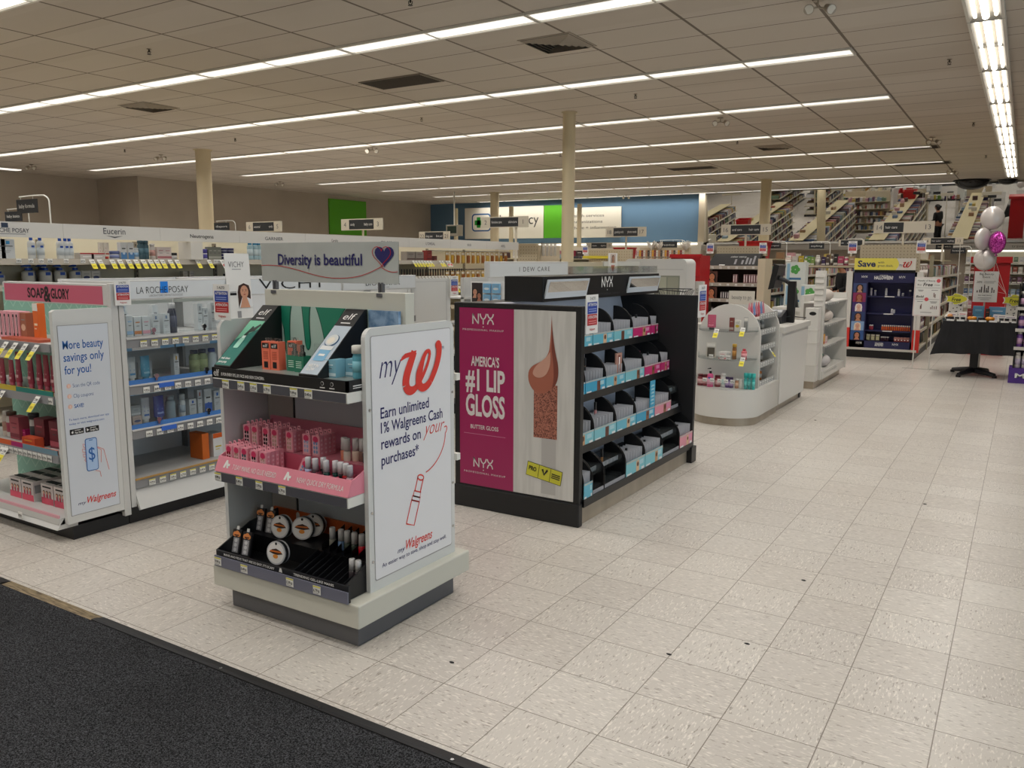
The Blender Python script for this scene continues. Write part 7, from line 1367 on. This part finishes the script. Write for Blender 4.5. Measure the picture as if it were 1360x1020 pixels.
asign(-11.74, -10.87, 23.3, 1.888, 2.07, '20', '19', 'vitamins', 'digestive', label='smaller far aisle sign below the green panel and white health sign')
asign(-3.05, -2.6, 16.6, 1.8, 1.92, '', '', 'skin', '', label='small far aisle sign right of the open rack', dark=(.08, .92), base=0)
asign(-1.65, -1.0, 16.9, 1.83, 1.95, '14', '13', 'hair color', 'styling', label='small far aisle sign numbered 14 and 13 right of the pegboard', base=1.52)
def hsign(x, y, z, w_, h_, txt, label, bx=None, bz=1.78):
    t = thing('hanging_sign', label, 'sign', (x, y, z)); b = MB().box(x-w_/2, x+w_/2, y, y+.008, z, z+h_, CH).build('board', t); l = MB(); l.text(Fr((x-w_/2, y, z), X, Z), w_/2, h_*.38, h_*.28, txt, PAPER, w=w_*.75, al='c'); l.build('lettering', b)
    bx = bx if bx is not None else x+w_*.9; s = MB(); s.tube([(x-w_*.35, y+.004, z+h_+.025), (x+w_*.35, y+.004, z+h_+.03)]+[(bx-(bx-x-w_*.35)*.5*(1-sin(q*pi/8)), y+.004, z+h_+.03-.06*(1-cos(q*pi/8))) for q in range(1, 5)]+[(bx+.02, y+.004, 0)], .007, WHITE, n=6); s.build('arm', t)
    h = MB()
    for q in (-.3, .3): h.cyl((x+w_*q, y+.004, z+h_), (x+w_*q, y+.004, z+h_+.03), .004, WHITE, n=6)
    h.build('hook', t)
hsign(-7.92, 4.22, 1.92, .35, .125, 'baby formula', 'dark hanging sign reading baby formula on a curved white arm', -7.55, 1.7); hsign(-10.26, 5.3, 1.94, .37, .115, 'baby basics', 'dark hanging sign reading baby basics at the far left', None, 1.7); hsign(-10.64, 8.6, 1.95, .35, .115, 'diapers', 'dark hanging sign just right of the left pillar', None, 1.7)
hsign(-7.1, 18.2, 1.8, .5, .16, 'photo', 'dark hanging sign over the magazine rack', None, 1.5)
for i, (x, y, z, w_, s_) in enumerate(((-4.0, 15.6, 1.75, .26, 'shampoo'), (-3.26, 15.7, 1.74, .26, 'styling'), (-1.3, 17.0, 1.74, .28, 'body wash'), (-1.1, 17.4, 1.67, .24, 'lotion'), (-2.75, 16.2, 1.8, .22, 'shave'))): hsign(x, y, z, w_, .1, s_, 'small dark hanging category sign %s' % ('left above the open rack', 'right above the open rack', 'right of the halloween pegboard, upper', 'right of the halloween pegboard, lower', 'just left of the halloween pegboard'), None, 1.5) if 0 else hsign(x, y, z, w_, .1, s_, 'small dark hanging category sign ' + ('left above the open rack', 'right above the open rack', 'right of the halloween pegboard, upper', 'right of the halloween pegboard, lower', 'just left of the halloween pegboard')[i], None, 1.5)
mo = thing('ceiling_monitor', 'small grey monitor hanging from a thin white pole by the blue wall', 'monitor', (-15.98, 22, 2.3)); MB().box(-16.21, -15.74, 22, 22.3, 2.3, 2.65, M('#8f897c', .4)).build('case', mo, .01); MB().rect(Fr((-16.21, 22, 2.3), X, Z), .05, .42, .08, .31, M('#2f3a34', .15), 1).build('screen', mo); MB().cyl((-15.98, 22.15, 2.65), (-15.98, 22.15, HC), .025, WHITE).build('pole', mo)
for x, t in ((-18.0, 'thin cream post in front of the pharmacy sign cross'), (-15.6, 'thin cream post right of the pharmacy lettering'), (-12.9, 'thin cream post in front of the health services sign')):
    tag(MB().box(x-.06, x+.06, 25.0, 25.1, 0, 3.4, PAINT).build('post'), t, 'post')
# ---------------------------------------------------------------- shopper in black in the aisle
def person(px, py, rz):
    t = thing('person', 'person in black clothes standing in the aisle behind the open rack, head bent', 'person', (px, py, 0)); t.rotation_euler = (0, 0, rz)
    def skin(name, pts, edges, mat, sub=2):
        me = D.meshes.new(name); me.from_pydata([p[:3] for p in pts], edges, []); o = D.objects.new(name, me); COL.objects.link(o); o.parent = t; me.materials.append(mat)
        m = o.modifiers.new('skin', 'SKIN'); sv = me.skin_vertices[0].data
        for i, p in enumerate(pts): sv[i].radius = (p[3], p[4] if len(p) > 4 else p[3]); sv[i].use_root = (i == 0)
        m.use_smooth_shade = True; s = o.modifiers.new('sub', 'SUBSURF'); s.levels = sub; s.render_levels = sub; return o
    SK_ = M('#a8745a', .55); BLC = M('#0c0c10', .8); H = M('#15100e', .6)
    # front is -Y; one continuous body: pelvis, spine, neck, head, arms, legs
    P = [(0, 0, .84, .13, .1), (0, 0, 1.0, .125, .09), (0, -.02, 1.18, .15, .1), (0, -.03, 1.28, .1, .075), (0, -.05, 1.35, .05), (0, -.085, 1.43, .075, .08), (0, -.105, 1.51, .07, .08),
         (.16, -.03, 1.25, .055), (.21, -.03, 1.0, .042), (.17, -.2, .93, .034), (-.16, -.03, 1.25, .055), (-.21, -.03, 1.0, .042), (-.17, -.2, .95, .034),
         (.085, 0, .78, .09), (.09, -.02, .45, .062), (.09, .01, .1, .042), (.095, -.1, .035, .035), (-.085, 0, .78, .09), (-.09, -.02, .45, .062), (-.09, .01, .1, .042), (-.095, -.1, .035, .035)]
    Ed = [(0, 1), (1, 2), (2, 3), (3, 4), (4, 5), (5, 6), (2, 7), (7, 8), (8, 9), (2, 10), (10, 11), (11, 12), (0, 13), (13, 14), (14, 15), (15, 16), (0, 17), (17, 18), (18, 19), (19, 20)]
    skin('body', P, Ed, SK_)
    for s, a in ((1, .17), (-1, -.17)):
        hp = [(a, -.2, .94, .032, .02), (a*.96, -.26, .93, .036, .016)]; he = [(0, 1)]
        for f, (dx, L_) in enumerate(((-.024, .062), (-.008, .072), (.008, .068), (.023, .055))):
            k0 = len(hp); hp += [(a*.96+dx, -.29, .93, .009), (a*.96+dx*1.1, -.29-L_*.5, .925, .0085), (a*.96+dx*1.1, -.29-L_*.85, .905, .008)]; he += [(1, k0), (k0, k0+1), (k0+1, k0+2)]
        k0 = len(hp); hp += [(a*.96-s*.045, -.255, .935, .011), (a*.96-s*.06, -.285, .935, .009)]; he += [(0, k0), (k0, k0+1)]; skin('hand', hp, he, SK_, 1)
    sh = [(0, 0, .82, .15, .12), (0, 0, 1.0, .14, .105), (0, -.02, 1.18, .165, .115), (0, -.03, 1.29, .11, .085), (.17, -.03, 1.25, .067), (.215, -.03, 1.0, .055), (.175, -.18, .935, .046), (-.17, -.03, 1.25, .067), (-.215, -.03, 1.0, .055), (-.175, -.18, .95, .046)]
    skin('top', sh, [(0, 1), (1, 2), (2, 3), (2, 4), (4, 5), (5, 6), (2, 7), (7, 8), (8, 9)], BLC)
    tr = [(0, 0, .86, .14, .11), (.09, 0, .74, .1), (.095, -.02, .45, .075), (.095, .01, .09, .062), (-.09, 0, .74, .1), (-.095, -.02, .45, .075), (-.095, .01, .09, .062)]
    skin('trousers', tr, [(0, 1), (1, 2), (2, 3), (0, 4), (4, 5), (5, 6)], BLC)
    for s in (-1, 1): b = MB(); b.ball((s*.095, -.06, .045), .05, .13, .045, BLACK2); me = b.mesh('shoe'); o = D.objects.new('shoe', me); COL.objects.link(o); o.parent = t
    hb = MB(); hb.ball((0, -.07, 1.515), .088, .1, .075, H); hb.ball((0, -.03, 1.46), .085, .08, .11, H); hb.ball((0, .05, 1.5), .05, .05, .05, H); o = D.objects.new('hair', hb.mesh('hair')); COL.objects.link(o); o.parent = t
    fb = MB(); 
    for s in (-1, 1): fb.ball((s*.03, -.178, 1.475), .011, .006, .006, INK); fb.ball((s*.078, -.09, 1.465), .012, .018, .028, SK_)
    fb.ball((0, -.188, 1.45), .012, .016, .02, SK_); fb.ball((0, -.17, 1.415), .024, .008, .007, M('#7a3f3a', .5)); o = D.objects.new('face', fb.mesh('face')); COL.objects.link(o); o.parent = t
    ph = MB().box(-.12, .12, -.33, -.27, .93, .935, PAPER); o = D.objects.new('clipboard', ph.mesh('clipboard')); COL.objects.link(o); o.location = (px, py, 0); o.rotation_euler = (0, 0, rz); tag(o, 'white sheet held by the person in black', 'paper')
person(-3.02, 17.2, -1.0)
# ---------------------------------------------------------------- entrance mat
mt = thing('entrance_mat', 'large black entrance mat with a rubber edge in the foreground', 'mat', (-3, .4, 0))
MB().box(-9, 2.0, -1.2, 1.83, 0, .008, mat_mat()).build('pile', mt)
RBR = M('#17171a', .55)
for x0, x1 in ((-9, -3.93), (-3.2, 2.0)):
    b = MB(); b.prism([(x0, 1.83, 0), (x0, 1.83, .012), (x0, 1.845, .012), (x0, 1.885, .001), (x0, 1.885, 0)], (x1-x0, 0, 0), RBR); b.build('rubber_edge', mt)
WORN = mat_noise('worn_glue', '#8f7f63', '#4a3f30', 14, .35, .7, .9, 0, (1, 9, 1))
MB().box(-3.93, -3.2, 1.83, 1.882, 0, .003, WORN).build('worn_strip', mt)
b = MB()
for x in (-1.35, -1.9, -2.4): b.cyl((x, 1.843, .012), (x, 1.843, .0135), .006, CHROME, n=8)
b.build('rivet', mt)
for i, (x, y) in enumerate(((-1.05, 2.85), (-.82, 3.1), (-.78, 3.9), (-.42, 5.6), (-1.6, 8.1), (-1.72, 2.35))):
    b = MB(); b.ball((x, y, .002), .012, .006, .003, INK, 8, 5); tag(b.build('floor_scrap'), 'tiny dark scrap on the floor tiles, %s nearest the camera' % ORD[i], 'scrap', 'dark scraps on the floor')
